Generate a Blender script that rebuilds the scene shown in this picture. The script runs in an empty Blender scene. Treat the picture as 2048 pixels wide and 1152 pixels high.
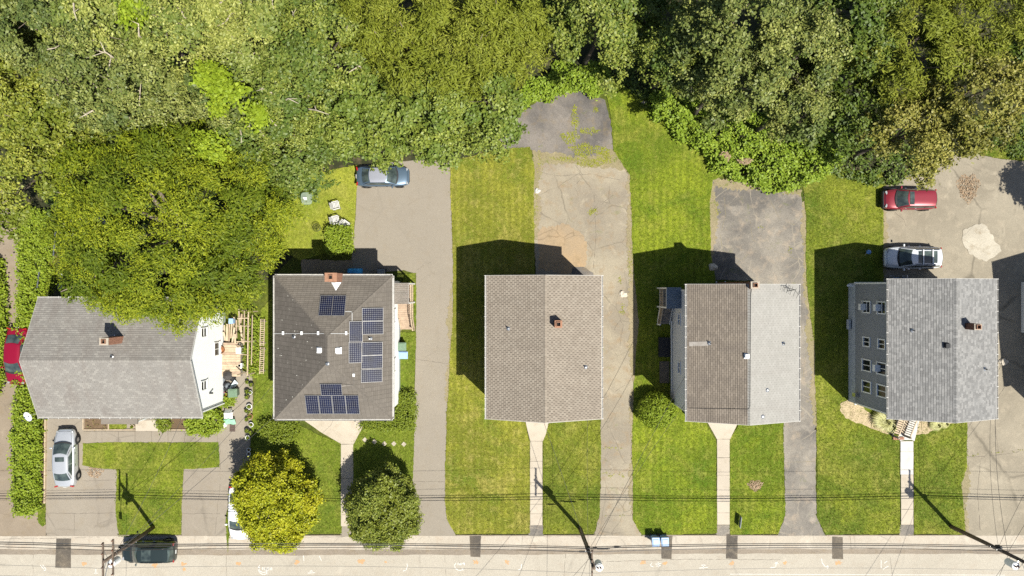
import bpy, bmesh, math, random
import numpy as np
from mathutils import Vector, Matrix
from mathutils.geometry import tessellate_polygon

D = bpy.data
SC = bpy.context.scene
COL = SC.collection
PI = math.pi
HC = 58.0            # height of the drone above the street, metres
S = 24.0             # ground pixels of the photograph per metre

# ------------------------------------------------------------------ camera, sky, sun, exposure
cam = D.objects.new('camera', D.cameras.new('camera'))
COL.objects.link(cam)
cam.location = (0, 0, HC)
cam.rotation_euler = (0, 0, 0)
cam.data.sensor_width = 36
cam.data.lens = 36 / 2 / (2048 / S / 2) * HC
cam.data.clip_start = 1
cam.data.clip_end = 3000
SC.camera = cam

SUN_DIR = Vector((0.4157, -0.395, 1.0)).normalized()
elev = math.asin(SUN_DIR.z)
azim = math.atan2(SUN_DIR.x, SUN_DIR.y)
w = D.worlds.new('World')
SC.world = w
w.use_nodes = True
nt = w.node_tree
nt.nodes.clear()
sky = nt.nodes.new('ShaderNodeTexSky')
sky.sky_type = 'NISHITA'
sky.sun_disc = False
sky.sun_elevation = elev
sky.sun_rotation = azim
bg = nt.nodes.new('ShaderNodeBackground')
bg.inputs['Strength'].default_value = 0.07
out = nt.nodes.new('ShaderNodeOutputWorld')
nt.links.new(sky.outputs[0], bg.inputs[0])
nt.links.new(bg.outputs[0], out.inputs[0])

sl = D.lights.new('sun', 'SUN')
sl.energy = 5.0
sl.angle = math.radians(0.5)
sl.color = (1.0, 0.97, 0.87)
so = D.objects.new('sun', sl)
COL.objects.link(so)
so.rotation_euler = SUN_DIR.to_track_quat('Z', 'Y').to_euler()
so.location = (20, -20, 80)

SC.view_settings.view_transform = 'Standard'
SC.view_settings.look = 'None'
SC.view_settings.gamma = 1
SC.view_settings.use_curve_mapping = False
SC.view_settings.exposure = 0.66
SC.cycles.max_bounces = 6
SC.cycles.diffuse_bounces = 3
SC.cycles.transparent_max_bounces = 8
SC.cycles.use_denoising = False


# ------------------------------------------------------------------ helpers
def g(px, py):
    return ((px - 1024) / S, (576 - py) / S)


def at(px, py, h=0.0):
    k = 1 - h / HC
    return ((px - 1024) / S * k, (576 - py) / S * k, h)


def origin(o):
    v = Vector((0, 0, 0))
    while o is not None:
        v += o.location
        o = o.parent
    return v


def tag(o, label=None, cat=None, group=None, kind=None):
    if label:
        o['label'] = label
    if cat:
        o['category'] = cat
    if group:
        o['group'] = group
    if kind:
        o['kind'] = kind
    return o


def thing(name, label, cat, loc=(0, 0, 0), rz=0, group=None):
    o = D.objects.new(name, None)
    o.empty_display_size = 0.3
    COL.objects.link(o)
    o.location = loc
    o.rotation_euler = (0, 0, rz)
    return tag(o, label, cat, group)


def kids(o):
    return [c for c in D.objects if c.parent == o]


def copy_tree(o, parent=None):
    c = o.copy()
    COL.objects.link(c)
    c.parent = parent
    for ch in kids(o):
        copy_tree(ch, c)
    return c


class MB:
    """collects shapes for ONE mesh object"""

    def __init__(self):
        self.v = []
        self.f = []
        self.a = []      # one random number per face
        self.cur = 0.5

    def add(self, verts, faces):
        b = len(self.v)
        self.v += [tuple(p) for p in verts]
        for f in faces:
            self.f.append([b + i for i in f])
            self.a.append(self.cur)

    def box(self, c, s, rz=0.0, tilt=None):
        x, y, z = s[0] / 2, s[1] / 2, s[2] / 2
        pts = [(-x, -y, -z), (x, -y, -z), (x, y, -z), (-x, y, -z), (-x, -y, z), (x, -y, z), (x, y, z), (-x, y, z)]
        m = Matrix.Rotation(rz, 3, 'Z')
        if tilt is not None:
            m = m @ tilt
        self.add([m @ Vector(p) + Vector(c) for p in pts],
                 [(0, 3, 2, 1), (4, 5, 6, 7), (0, 1, 5, 4), (1, 2, 6, 5), (2, 3, 7, 6), (3, 0, 4, 7)])

    def bar(self, a, b, wd, ht):
        a, b = Vector(a), Vector(b)
        d = (b - a)
        L = d.length
        if L < 1e-6:
            return
        q = d.to_track_quat('X', 'Z').to_matrix()
        x, y, z = L / 2, wd / 2, ht / 2
        pts = [(-x, -y, -z), (x, -y, -z), (x, y, -z), (-x, y, -z), (-x, -y, z), (x, -y, z), (x, y, z), (-x, y, z)]
        c = (a + b) / 2
        self.add([q @ Vector(p) + c for p in pts],
                 [(0, 3, 2, 1), (4, 5, 6, 7), (0, 1, 5, 4), (1, 2, 6, 5), (2, 3, 7, 6), (3, 0, 4, 7)])

    def prism(self, poly, z0, z1, bottom=True):
        n = len(poly)
        vs = [(p[0], p[1], z0) for p in poly] + [(p[0], p[1], z1) for p in poly]
        fs = [list(range(n, 2 * n))]
        if bottom:
            fs.append(list(range(n))[::-1])
        for i in range(n):
            j = (i + 1) % n
            fs.append((i, j, n + j, n + i))
        self.add(vs, fs)

    def tube(self, pts, rad, n=6, cap=True):
        pts = [Vector(p) for p in pts]
        if not hasattr(rad, '__len__'):
            rad = [rad] * len(pts)
        vs, fs = [], []
        for i, p in enumerate(pts):
            d = pts[min(i + 1, len(pts) - 1)] - pts[max(i - 1, 0)]
            q = d.to_track_quat('Z', 'Y').to_matrix()
            for k in range(n):
                t = 2 * PI * k / n
                vs.append(p + q @ Vector((math.cos(t) * rad[i], math.sin(t) * rad[i], 0)))
        for i in range(len(pts) - 1):
            for k in range(n):
                k2 = (k + 1) % n
                fs.append((i * n + k, i * n + k2, (i + 1) * n + k2, (i + 1) * n + k))
        if cap:
            fs.append(list(range(n))[::-1])
            fs.append([(len(pts) - 1) * n + k for k in range(n)])
        self.add(vs, fs)

    def lathe(self, prof, c=(0, 0, 0), n=14):
        vs, fs = [], []
        for r, z in prof:
            for k in range(n):
                t = 2 * PI * k / n
                vs.append((c[0] + r * math.cos(t), c[1] + r * math.sin(t), c[2] + z))
        for i in range(len(prof) - 1):
            for k in range(n):
                k2 = (k + 1) % n
                fs.append((i * n + k, i * n + k2, (i + 1) * n + k2, (i + 1) * n + k))
        fs.append(list(range(n))[::-1])
        fs.append([(len(prof) - 1) * n + k for k in range(n)])
        self.add(vs, fs)

    def build(self, name, mat, parent=None, kind=None, smooth=False, bevel=0, subsurf=0, label=None):
        me = D.meshes.new(name)
        o0 = origin(parent) if parent is not None else Vector((0, 0, 0))
        vs = [(p[0] - o0.x, p[1] - o0.y, p[2] - o0.z) for p in self.v]
        me.from_pydata(vs, [], self.f)
        at_ = me.attributes.new('rnd', 'FLOAT', 'FACE')
        at_.data.foreach_set('value', np.array(self.a, dtype=np.float32))
        me.materials.append(mat)
        if smooth:
            me.polygons.foreach_set('use_smooth', [True] * len(me.polygons))
        me.update()
        o = D.objects.new(name, me)
        COL.objects.link(o)
        if parent is not None:
            o.parent = parent
        if bevel:
            b = o.modifiers.new('b', 'BEVEL')
            b.width = bevel
            b.segments = 2
            b.limit_method = 'ANGLE'
        if subsurf:
            s_ = o.modifiers.new('s', 'SUBSURF')
            s_.levels = s_.render_levels = subsurf
        if kind:
            o['kind'] = kind
        if label:
            o['label'] = label
        return o


# ------------------------------------------------------------------ materials
class NT:
    def __init__(self, name):
        self.m = D.materials.new(name)
        self.m.use_nodes = True
        self.t = self.m.node_tree
        self.t.nodes.clear()
        self.out = self.n('OutputMaterial')

    def n(self, kind, **kw):
        nd = self.t.nodes.new('ShaderNode' + kind)
        for k, v in kw.items():
            setattr(nd, k, v)
        return nd

    def l(self, a, b):
        self.t.links.new(a, b)

    def pos(self):
        if not hasattr(self, '_p'):
            self._p = self.n('NewGeometry').outputs['Position']
        return self._p

    def mapv(self, vec, scale=(1, 1, 1), loc=(0, 0, 0), rot=0):
        m = self.n('Mapping')
        self.l(vec, m.inputs['Vector'])
        m.inputs['Scale'].default_value = scale
        m.inputs['Location'].default_value = loc
        m.inputs['Rotation'].default_value = (0, 0, rot)
        return m.outputs[0]

    def noise(self, vec, scale, detail=3, rough=0.55, dist=0.0):
        n = self.n('TexNoise')
        self.l(vec, n.inputs['Vector'])
        n.inputs['Scale'].default_value = scale
        n.inputs['Detail'].default_value = detail
        n.inputs['Roughness'].default_value = rough
        n.inputs['Distortion'].default_value = dist
        return n.outputs['Fac']

    def voronoi(self, vec, scale, feature='DISTANCE_TO_EDGE'):
        n = self.n('TexVoronoi', feature=feature)
        self.l(vec, n.inputs['Vector'])
        n.inputs['Scale'].default_value = scale
        return n.outputs['Distance']

    def ramp(self, fac, a, b, lo=0.0, hi=1.0):
        r = self.n('MapRange')
        r.clamp = True
        self.l(fac, r.inputs['Value'])
        r.inputs['From Min'].default_value = a
        r.inputs['From Max'].default_value = b
        r.inputs['To Min'].default_value = lo
        r.inputs['To Max'].default_value = hi
        return r.outputs[0]

    def math(self, op, a, b=None):
        m = self.n('Math', operation=op)
        for i, x in enumerate((a, b)):
            if x is None:
                continue
            if isinstance(x, (int, float)):
                m.inputs[i].default_value = x
            else:
                self.l(x, m.inputs[i])
        return m.outputs[0]

    def mix(self, fac, a, b, mode='MIX'):
        m = self.n('MixRGB', blend_type=mode)
        if isinstance(fac, (int, float)):
            m.inputs[0].default_value = fac
        else:
            self.l(fac, m.inputs[0])
        for i, x in ((1, a), (2, b)):
            if isinstance(x, (tuple, list)):
                m.inputs[i].default_value = (x[0], x[1], x[2], 1)
            else:
                self.l(x, m.inputs[i])
        return m.outputs[0]

    def attr(self, name):
        a = self.n('Attribute', attribute_name=name)
        return a.outputs['Fac']

    def bump(self, h, strength=0.3, dist=0.02):
        b = self.n('Bump')
        b.inputs['Strength'].default_value = strength
        b.inputs['Distance'].default_value = dist
        self.l(h, b.inputs['Height'])
        return b.outputs[0]

    def finish(self, col, rough=0.8, spec=0.3, metal=0.0, normal=None, translucent=0.0, coat=0.0, alpha=None):
        p = self.n('BsdfPrincipled')
        if isinstance(col, (tuple, list)):
            p.inputs['Base Color'].default_value = (col[0], col[1], col[2], 1)
        else:
            self.l(col, p.inputs['Base Color'])
        if isinstance(rough, (int, float)):
            p.inputs['Roughness'].default_value = rough
        else:
            self.l(rough, p.inputs['Roughness'])
        p.inputs['Specular IOR Level'].default_value = spec
        p.inputs['Metallic'].default_value = metal
        p.inputs['Coat Weight'].default_value = coat
        p.inputs['Coat Roughness'].default_value = 0.04
        if alpha is not None:
            p.inputs['Alpha'].default_value = alpha
        if normal is not None:
            self.l(normal, p.inputs['Normal'])
        sh = p.outputs[0]
        if translucent:
            t = self.n('BsdfTranslucent')
            if isinstance(col, (tuple, list)):
                t.inputs['Color'].default_value = (col[0], col[1], col[2], 1)
            else:
                self.l(col, t.inputs['Color'])
            m = self.n('MixShader')
            m.inputs[0].default_value = translucent
            self.l(sh, m.inputs[1])
            self.l(t.outputs[0], m.inputs[2])
            sh = m.outputs[0]
        self.l(sh, self.out.inputs['Surface'])
        return self.m


def simple(name, c, rough=0.6, spec=0.4, metal=0.0, var=0.18, scale=6.0, coat=0.0, c2=None, bump=0.0, alpha=None):
    t = NT(name)
    tc = t.n('TexCoord').outputs['Object']
    f = t.noise(tc, scale, 4)
    if c2 is None:
        c2 = tuple(x * (1 - var) for x in c)
        c = tuple(min(1, x * (1 + var * 0.6)) for x in c)
    col = t.mix(t.ramp(f, 0.3, 0.7), c2, c)
    nrm = t.bump(t.noise(tc, scale * 6, 3), bump, 0.02) if bump else None
    return t.finish(col, rough, spec, metal, nrm, coat=coat, alpha=alpha)


def asphalt(name, c, dark, speck=0.3, crack=0.0, stain=0.35, seed=0, crackscale=0.45, dirt=(0.2, 0.15, 0.09), moss=0.0, patch=0.5, vein=None):
    t = NT(name)
    p = t.mapv(t.pos(), loc=(seed * 7.3, seed * 3.1, 0))
    big = t.noise(p, 0.22, 5, 0.6, 0.4)
    mid = t.noise(p, 1.3, 4, 0.6)
    fine = t.noise(p, 14, 3, 0.75)
    grit = t.noise(p, 38, 2, 0.8)
    col = t.mix(t.ramp(big, 0.40, 0.62, 0, patch), c, dark)
    col = t.mix(t.ramp(mid, 0.52, 0.72, 0, stain), col, dirt)
    col = t.mix(t.ramp(t.noise(p, 0.6, 5, 0.65, 1.0), 0.58, 0.70, 0, stain * 0.8), col, tuple(x * 1.35 for x in c))
    k = t.math('ADD', t.math('MULTIPLY', t.math('SUBTRACT', fine, 0.5), speck * 1.6), 1.0)
    k = t.math('ADD', k, t.math('MULTIPLY', t.math('SUBTRACT', grit, 0.5), speck * 1.8))
    cv = t.n('CombineColor')
    for i in range(3):
        t.l(k, cv.inputs[i])
    col = t.mix(1.0, col, cv.outputs[0], 'MULTIPLY')
    if crack:
        wv = t.n('TexNoise')
        t.l(p, wv.inputs['Vector'])
        wv.inputs['Scale'].default_value = 1.1
        wv.inputs['Detail'].default_value = 5
        mx = t.mix(0.35, p, wv.outputs['Color'], 'ADD')
        ed = t.voronoi(mx, crackscale)
        msk = t.ramp(t.noise(p, 0.35, 3), 0.42, 0.56)
        f = t.math('MULTIPLY', t.ramp(ed, 0.0, 0.016, crack, 0), msk)
        col = t.mix(f, col, vein or tuple(x * 0.35 for x in c))
        ed2 = t.voronoi(mx, crackscale * 3.3)
        f2 = t.math('MULTIPLY', t.ramp(ed2, 0.0, 0.03, crack * 0.6, 0), t.ramp(t.noise(p, 0.5, 3), 0.55, 0.66))
        col = t.mix(f2, col, vein or tuple(x * 0.45 for x in c))
    if moss:
        f = t.ramp(t.noise(p, 0.9, 6, 0.75, 0.5), 0.60, 0.68, 0, moss)
        col = t.mix(f, col, (0.12, 0.14, 0.02))
    return t.finish(col, 0.9, 0.25, normal=t.bump(t.math('ADD', fine, grit), 0.35, 0.02))


def lawn_mat(name, green, bright, dry, dryness=0.5, stripe=0.0, seed=0, leaf=False, rot=0.0):
    t = NT(name)
    p = t.mapv(t.pos(), loc=(seed * 5.7, seed * 9.1, 0))
    big = t.noise(p, 0.16, 4, 0.55, 0.3)
    mid = t.noise(p, 0.75, 5, 0.65)
    small = t.noise(p, 4.0, 5, 0.7)
    fine = t.noise(p, 17, 3, 0.8)
    col = t.mix(t.ramp(big, 0.42, 0.58), green, bright)
    deep = (green[0] * 0.62, green[1] * 0.84, green[2] * 0.7)
    col = t.mix(t.ramp(t.noise(p, 0.27, 4, 0.6, 0.6), 0.50, 0.66, 0, 0.8), col, deep)
    col = t.mix(t.ramp(t.noise(p, 0.42, 4, 0.6), 0.55, 0.70, 0, 0.7), col, (bright[0] * 1.15, bright[1] * 1.12, bright[2]))
    col = t.mix(t.ramp(mid, 0.53, 0.72, 0, dryness), col, dry)
    col = t.mix(t.ramp(t.noise(p, 0.33, 5, 0.65, 0.8), 0.53, 0.66, 0, min(1, dryness * 1.3)), col, (dry[0] * 0.8, dry[1] * 0.86, dry[2] * 0.6))
    col = t.mix(t.ramp(small, 0.40, 0.62, 0.55, 0), col, tuple(x * 0.48 for x in green))
    col = t.mix(t.ramp(t.noise(p, 7.5, 4, 0.7), 0.56, 0.7, 0, 0.4 + dryness * 0.35), col, tuple(x * 1.15 for x in dry))
    if stripe:
        wv = t.n('TexWave', wave_type='BANDS', bands_direction='X')
        t.l(t.mapv(p, rot=rot), wv.inputs['Vector'])
        wv.inputs['Scale'].default_value = 0.55
        wv.inputs['Distortion'].default_value = 1.2
        wv.inputs['Detail'].default_value = 2
        col = t.mix(t.ramp(wv.outputs['Fac'], 0.2, 0.8, 0, stripe), col, tuple(x * 0.6 for x in green))
    if leaf:
        a = t.attr('rnd')
        col = t.mix(t.ramp(a, 0, 1, 0.0, 0.55), col, tuple(x * 1.25 for x in bright))
        col = t.mix(t.ramp(a, 0.9, 1, 0.0, 0.5), col, dry)
        return t.finish(col, 0.6, 0.25, translucent=0.2)
    k = t.ramp(fine, 0.3, 0.7, 0.62, 1.22)
    cv = t.n('CombineColor')
    for i in range(3):
        t.l(k, cv.inputs[i])
    col = t.mix(1.0, col, cv.outputs[0], 'MULTIPLY')
    return t.finish(col, 0.85, 0.15, normal=t.bump(fine, 0.8, 0.06))


def leaf_mat(name, a, b, c=None, rough=0.5, spec=0.35, tr=0.13):
    """a..b by leaf, c by branch (its own colour in the real tree)"""
    t = NT(name)
    r1 = t.attr('rnd')
    r2 = t.attr('clump')
    col = t.mix(t.ramp(r1, 0, 1), a, b)
    if c is not None:
        col = t.mix(t.ramp(r2, 0.35, 1.0, 0, 0.85), col, c)
    return t.finish(col, rough, spec, translucent=tr)


def shingle_mat(name, cols, stain=(0.05, 0.05, 0.05), stn=0.3, streak_axis='X', seed=0, rough=0.95, gran=0.25):
    t = NT(name)
    a = t.attr('rnd')
    cr = t.n('ValToRGB')
    cr.color_ramp.interpolation = 'CONSTANT'
    el = cr.color_ramp.elements
    n = len(cols)
    for i, c in enumerate(cols):
        if i < 2:
            e = el[i]
            e.position = i / n
        else:
            e = el.new(i / n)
        e.color = (c[0], c[1], c[2], 1)
    t.l(a, cr.inputs[0])
    p = t.mapv(t.pos(), loc=(seed, seed * 2, 0))
    sc = (0.25, 1.0, 0.3) if streak_axis == 'X' else (1.0, 0.25, 0.3)
    st = t.noise(t.mapv(p, scale=sc), 1.2, 5, 0.65)
    col = t.mix(t.ramp(st, 0.47, 0.72, 0, stn), cr.outputs[0], stain)
    col = t.mix(t.ramp(t.noise(p, 0.35, 4), 0.52, 0.7, 0, stn * 0.6), col, tuple(min(1, x * 1.3) for x in cols[0]))
    k = t.ramp(t.noise(p, 30, 2, 0.8), 0.3, 0.7, 1 - gran, 1 + gran)
    cv = t.n('CombineColor')
    for i in range(3):
        t.l(k, cv.inputs[i])
    col = t.mix(1.0, col, cv.outputs[0], 'MULTIPLY')
    return t.finish(col, rough, 0.15, normal=t.bump(t.noise(p, 45, 2), 0.3, 0.01))


M = {}
M['white'] = simple('white paint', (0.78, 0.77, 0.74), 0.5, var=0.08)
M['white_metal'] = simple('weathered white gutter', (0.50, 0.48, 0.45), 0.5, var=0.2)
M['dark'] = simple('dark rubber', (0.02, 0.02, 0.022), 0.7)
M['black_metal'] = simple('black metal', (0.03, 0.03, 0.03), 0.45, metal=0.5)
M['steel'] = simple('galvanised steel', (0.5, 0.5, 0.5), 0.35, metal=0.9)
M['chrome'] = simple('chrome', (0.75, 0.75, 0.76), 0.15, metal=1.0)
M['glass'] = simple('window glass', (0.012, 0.015, 0.018), 0.08, 0.35, var=0.3)
M['carglass'] = simple('car glass', (0.085, 0.11, 0.10), 0.07, 0.6, c2=(0.012, 0.018, 0.02), scale=1.6, coat=0.3)
M['brick'] = simple('chimney brick', (0.29, 0.145, 0.095), 0.9, var=0.35, scale=9)
M['brick_brown'] = simple('brown chimney brick', (0.20, 0.10, 0.065), 0.9, var=0.35, scale=9)
M['mortar'] = simple('mortar cap', (0.36, 0.31, 0.25), 0.9)
M['clay'] = simple('clay flue', (0.30, 0.155, 0.095), 0.8)
M['soot'] = simple('soot', (0.012, 0.01, 0.01), 0.95)
M['concrete'] = asphalt('pale concrete', (0.43, 0.372, 0.30), (0.335, 0.29, 0.23), 0.25, 0, 0.25, 3)
M['concrete_white'] = asphalt('new white concrete', (0.50, 0.475, 0.44), (0.43, 0.41, 0.38), 0.15, 0, 0.15, 5)
M['concrete_patch'] = asphalt('rough pale concrete patch', (0.41, 0.37, 0.30), (0.31, 0.275, 0.22), 0.5, 0.4, 0.5, 6, patch=0.9)
M['foundation'] = simple('foundation wall', (0.40, 0.43, 0.47), 0.9, bump=0.3)
M['wood_pole'] = simple('weathered pole wood', (0.13, 0.095, 0.07), 0.85, var=0.4, scale=3)
M['wood_light'] = simple('light weathered wood', (0.46, 0.36, 0.25), 0.8, var=0.25, scale=3)
M['wood_deck'] = simple('tan deck boards', (0.36, 0.265, 0.19), 0.8, var=0.25, scale=3)
M['wood_grey'] = simple('grey wood', (0.27, 0.24, 0.21), 0.85, var=0.3, scale=3)
M['branch'] = simple('bark', (0.20, 0.16, 0.12), 0.9, var=0.35, scale=4)
M['bare_wood'] = simple('sun bleached dead wood', (0.42, 0.36, 0.27), 0.9, var=0.3, scale=4)
M['trunk'] = simple('trunk bark', (0.09, 0.07, 0.055), 0.95, var=0.4, scale=5, bump=0.5)
M['wire'] = simple('cable sheath', (0.025, 0.023, 0.022), 0.6)
M['wire_light'] = simple('bare aluminium wire', (0.30, 0.28, 0.26), 0.4, metal=0.7)
M['bin_blue'] = simple('faded blue plastic', (0.27, 0.40, 0.62), 0.45, var=0.12)
M['bin_green'] = simple('green plastic', (0.13, 0.20, 0.13), 0.5)
M['bin_grey'] = simple('grey plastic', (0.16, 0.18, 0.2), 0.5)
M['tarp'] = simple('blue tarpaulin', (0.06, 0.42, 0.85), 0.45, bump=0.6, scale=4)
M['plastic_white'] = simple('white plastic', (0.75, 0.75, 0.74), 0.4, var=0.06)
M['green_cloth'] = simple('pale green cloth', (0.25, 0.50, 0.33), 0.8)
M['red_plastic'] = simple('red plastic', (0.55, 0.04, 0.04), 0.4)
M['terracotta'] = simple('terracotta', (0.33, 0.15, 0.09), 0.8)
M['soil'] = asphalt('brown mulch', (0.13, 0.085, 0.05), (0.08, 0.055, 0.03), 0.9, 0, 0.5, 9)
M['gravel_bed'] = asphalt('tan stone bed', (0.42, 0.33, 0.21), (0.30, 0.24, 0.14), 1.0, 0, 0.5, 4, moss=0.5)
M['stone'] = simple('pale stone', (0.50, 0.44, 0.36), 0.9, var=0.3, scale=3, bump=0.5)
M['weed'] = leaf_mat('weed blades', (0.26, 0.29, 0.02), (0.42, 0.42, 0.05))
M['litter'] = leaf_mat('dry leaves', (0.30, 0.20, 0.12), (0.42, 0.32, 0.22), rough=0.9, tr=0.05)
M['blue_glaze'] = simple('blue glazed ball', (0.10, 0.25, 0.55), 0.15, coat=0.5)

M['drive_b'] = asphalt('smooth grey driveway', (0.245, 0.213, 0.172), (0.222, 0.193, 0.156), 0.32, 0.10, 0.16, 1, 0.16)
M['drive_a'] = asphalt('warm grey driveway', (0.255, 0.220, 0.176), (0.218, 0.185, 0.148), 0.34, 0.35, 0.25, 2, 0.2)
M['drive_left'] = asphalt('brown dusty driveway', (0.24, 0.193, 0.142), (0.185, 0.147, 0.11), 0.38, 0.2, 0.45, 8)
M['drive_c'] = asphalt('cracked tan driveway', (0.285, 0.245, 0.182), (0.20, 0.170, 0.132), 0.5, 0.6, 0.65, 12, 0.35, patch=0.8, dirt=(0.24, 0.17, 0.10), moss=0.35)
M['lot_dark'] = asphalt('dark worn asphalt', (0.185, 0.163, 0.143), (0.075, 0.070, 0.068), 0.75, 0.2, 0.5, 13, moss=0.4, patch=0.9)
M['drive_d'] = asphalt('patchy grey asphalt', (0.225, 0.20, 0.168), (0.10, 0.092, 0.085), 0.75, 0.75, 0.6, 14, 0.4, dirt=(0.32, 0.255, 0.19), moss=0.3, patch=0.85, vein=(0.30, 0.26, 0.20))
M['drive_e'] = asphalt('tan asphalt lot', (0.265, 0.230, 0.175), (0.20, 0.172, 0.130), 0.45, 0.65, 0.6, 15, 0.13, dirt=(0.33, 0.28, 0.21), patch=0.8)
M['road'] = asphalt('pale street asphalt', (0.365, 0.328, 0.270), (0.315, 0.28, 0.228), 0.5, 0.25, 0.25, 16, 0.1, dirt=(0.29, 0.23, 0.17))
M['shoulder'] = asphalt('pale street shoulder', (0.40, 0.352, 0.288), (0.315, 0.27, 0.215), 0.45, 0.4, 0.5, 17, 0.3, dirt=(0.33, 0.25, 0.18))
M['gutter_strip'] = asphalt('dark seam of asphalt', (0.235, 0.195, 0.152), (0.15, 0.125, 0.10), 0.7, 0, 0.5, 18)
M['patch'] = asphalt('dark trench patch', (0.135, 0.112, 0.085), (0.065, 0.057, 0.05), 0.9, 0, 0.7, 19, patch=0.8, dirt=(0.22, 0.18, 0.13))
M['rust_stain'] = asphalt('rusty worn asphalt', (0.34, 0.24, 0.14), (0.27, 0.21, 0.145), 0.45, 0.5, 0.5, 21, patch=0.9)
M['crack'] = simple('dark crack filler', (0.12, 0.10, 0.08), 0.95)
M['paint_white'] = simple('white road paint', (0.62, 0.60, 0.56), 0.8, var=0.3, scale=20)
M['paint_orange'] = simple('orange survey paint', (0.50, 0.27, 0.10), 0.8, c2=(0.34, 0.24, 0.16), scale=7)
M['forest_floor'] = asphalt('shade painted forest litter', (0.03, 0.032, 0.012), (0.018, 0.022, 0.008), 0.8, 0, 0.4, 22, moss=0.5)  # litter soil colour kept dark to stand in for shade under the crowns

G1 = ((0.13, 0.168, 0.016), (0.18, 0.215, 0.022), (0.37, 0.33, 0.09))
LM = {
    'a': (G1[0], (0.19, 0.235, 0.02), G1[2], 0.45, 0.0, 1),
    'b': ((0.125, 0.17, 0.016), (0.185, 0.23, 0.022), G1[2], 0.28, 0.0, 2),
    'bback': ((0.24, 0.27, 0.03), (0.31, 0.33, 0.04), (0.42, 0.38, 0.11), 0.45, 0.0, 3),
    'c': ((0.18, 0.20, 0.022), (0.285, 0.285, 0.036), (0.44, 0.36, 0.12), 0.68, 0.32, 4),
    'c2': ((0.14, 0.17, 0.018), (0.20, 0.225, 0.024), (0.36, 0.32, 0.09), 0.5, 0.15, 5),
    'd': ((0.13, 0.185, 0.014), (0.25, 0.30, 0.022), (0.38, 0.34, 0.085), 0.48, 0.28, 6),
    'e': ((0.12, 0.162, 0.016), (0.215, 0.245, 0.024), (0.37, 0.335, 0.09), 0.55, 0.15, 7),
    'g': ((0.08, 0.10, 0.014), (0.12, 0.14, 0.02), (0.2, 0.18, 0.06), 0.4, 0.0, 8),
}
for k, v in LM.items():
    M['lawn_' + k] = lawn_mat('lawn turf ' + k, *v[:5], seed=v[5])
    M['blade_' + k] = lawn_mat('grass blades ' + k, *v[:5], seed=v[5], leaf=True)

# ------------------------------------------------------------------ ground sheets
rng = np.random.default_rng(11)


def ragged(poly, amp=0.04, step=0.22, seed=0, closed=True):
    r = random.Random(seed)
    res = []
    n = len(poly)
    for i in range(n):
        a, b = Vector(poly[i]), Vector(poly[(i + 1) % n])
        L = (b - a).length
        k = max(1, int(L / step))
        d = (b - a).normalized() if L > 0 else Vector((0, 0))
        nn = Vector((-d.y, d.x))
        ph = r.random() * 6
        for j in range(k):
            t = j / k
            off = amp * (r.uniform(-1, 1) + 0.9 * math.sin(t * L * 1.1 + ph))
            res.append(a + (b - a) * t + nn * (off if j else off * 0.3))
    return [(p.x, p.y) for p in res]


def slab(name, pxpoly, z, thick, mat, amp=0.03, parent=None, seed=1, kind='structure', step=0.22):
    poly = ragged([g(*p) for p in pxpoly], amp, step, seed) if amp else [g(*p) for p in pxpoly]
    # orient counter-clockwise
    ar = sum(poly[i][0] * poly[(i + 1) % len(poly)][1] - poly[(i + 1) % len(poly)][0] * poly[i][1] for i in range(len(poly)))
    if ar < 0:
        poly = poly[::-1]
    m = MB()
    n = len(poly)
    vs = [(p[0], p[1], z) for p in poly]
    tris = tessellate_polygon([[Vector(v) for v in vs]])
    fs = []
    for t_ in tris:
        a, b, c = [Vector(vs[i]) for i in t_]
        fs.append(t_ if (b - a).cross(c - a).z > 0 else t_[::-1])
    m.add(vs, fs)
    vs2 = vs + [(p[0], p[1], z - thick) for p in poly]
    m.add(vs2, [(n + i, n + (i + 1) % n, (i + 1) % n, i) for i in range(n)])
    o = m.build(name, mat, parent)
    if parent is None:
        o['kind'] = kind
    return o


def inside(poly, x, y):
    px = np.array([p[0] for p in poly])
    py = np.array([p[1] for p in poly])
    res = np.zeros(x.shape, bool)
    n = len(poly)
    for i in range(n):
        j = (i + 1) % n
        c = ((py[i] > y) != (py[j] > y))
        d = (py[j] - py[i])
        d = d if abs(d) > 1e-9 else 1e-9
        xi = px[i] + (y - py[i]) * (px[j] - px[i]) / d
        res ^= (c & (x < xi))
    return res


def np_mesh(name, verts, faces, mat, parent=None, attrs=None, kind=None):
    """verts (N,3), faces (F,k) -> one mesh object, fast"""
    me = D.meshes.new(name)
    nf, k = faces.shape
    o0 = origin(parent) if parent is not None else Vector((0, 0, 0))
    me.vertices.add(len(verts))
    me.vertices.foreach_set('co', (verts - np.array(o0)).astype(np.float32).ravel())
    me.loops.add(nf * k)
    me.loops.foreach_set('vertex_index', faces.astype(np.int32).ravel())
    me.polygons.add(nf)
    me.polygons.foreach_set('loop_start', np.arange(0, nf * k, k, dtype=np.int32))
    for an, av in (attrs or {}).items():
        a_ = me.attributes.new(an, 'FLOAT', 'FACE')
        a_.data.foreach_set('value', av.astype(np.float32))
    me.update(calc_edges=True)
    me.materials.append(mat)
    o = D.objects.new(name, me)
    COL.objects.link(o)
    if parent is not None:
        o.parent = parent
    if kind:
        o['kind'] = kind
    return o


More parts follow.
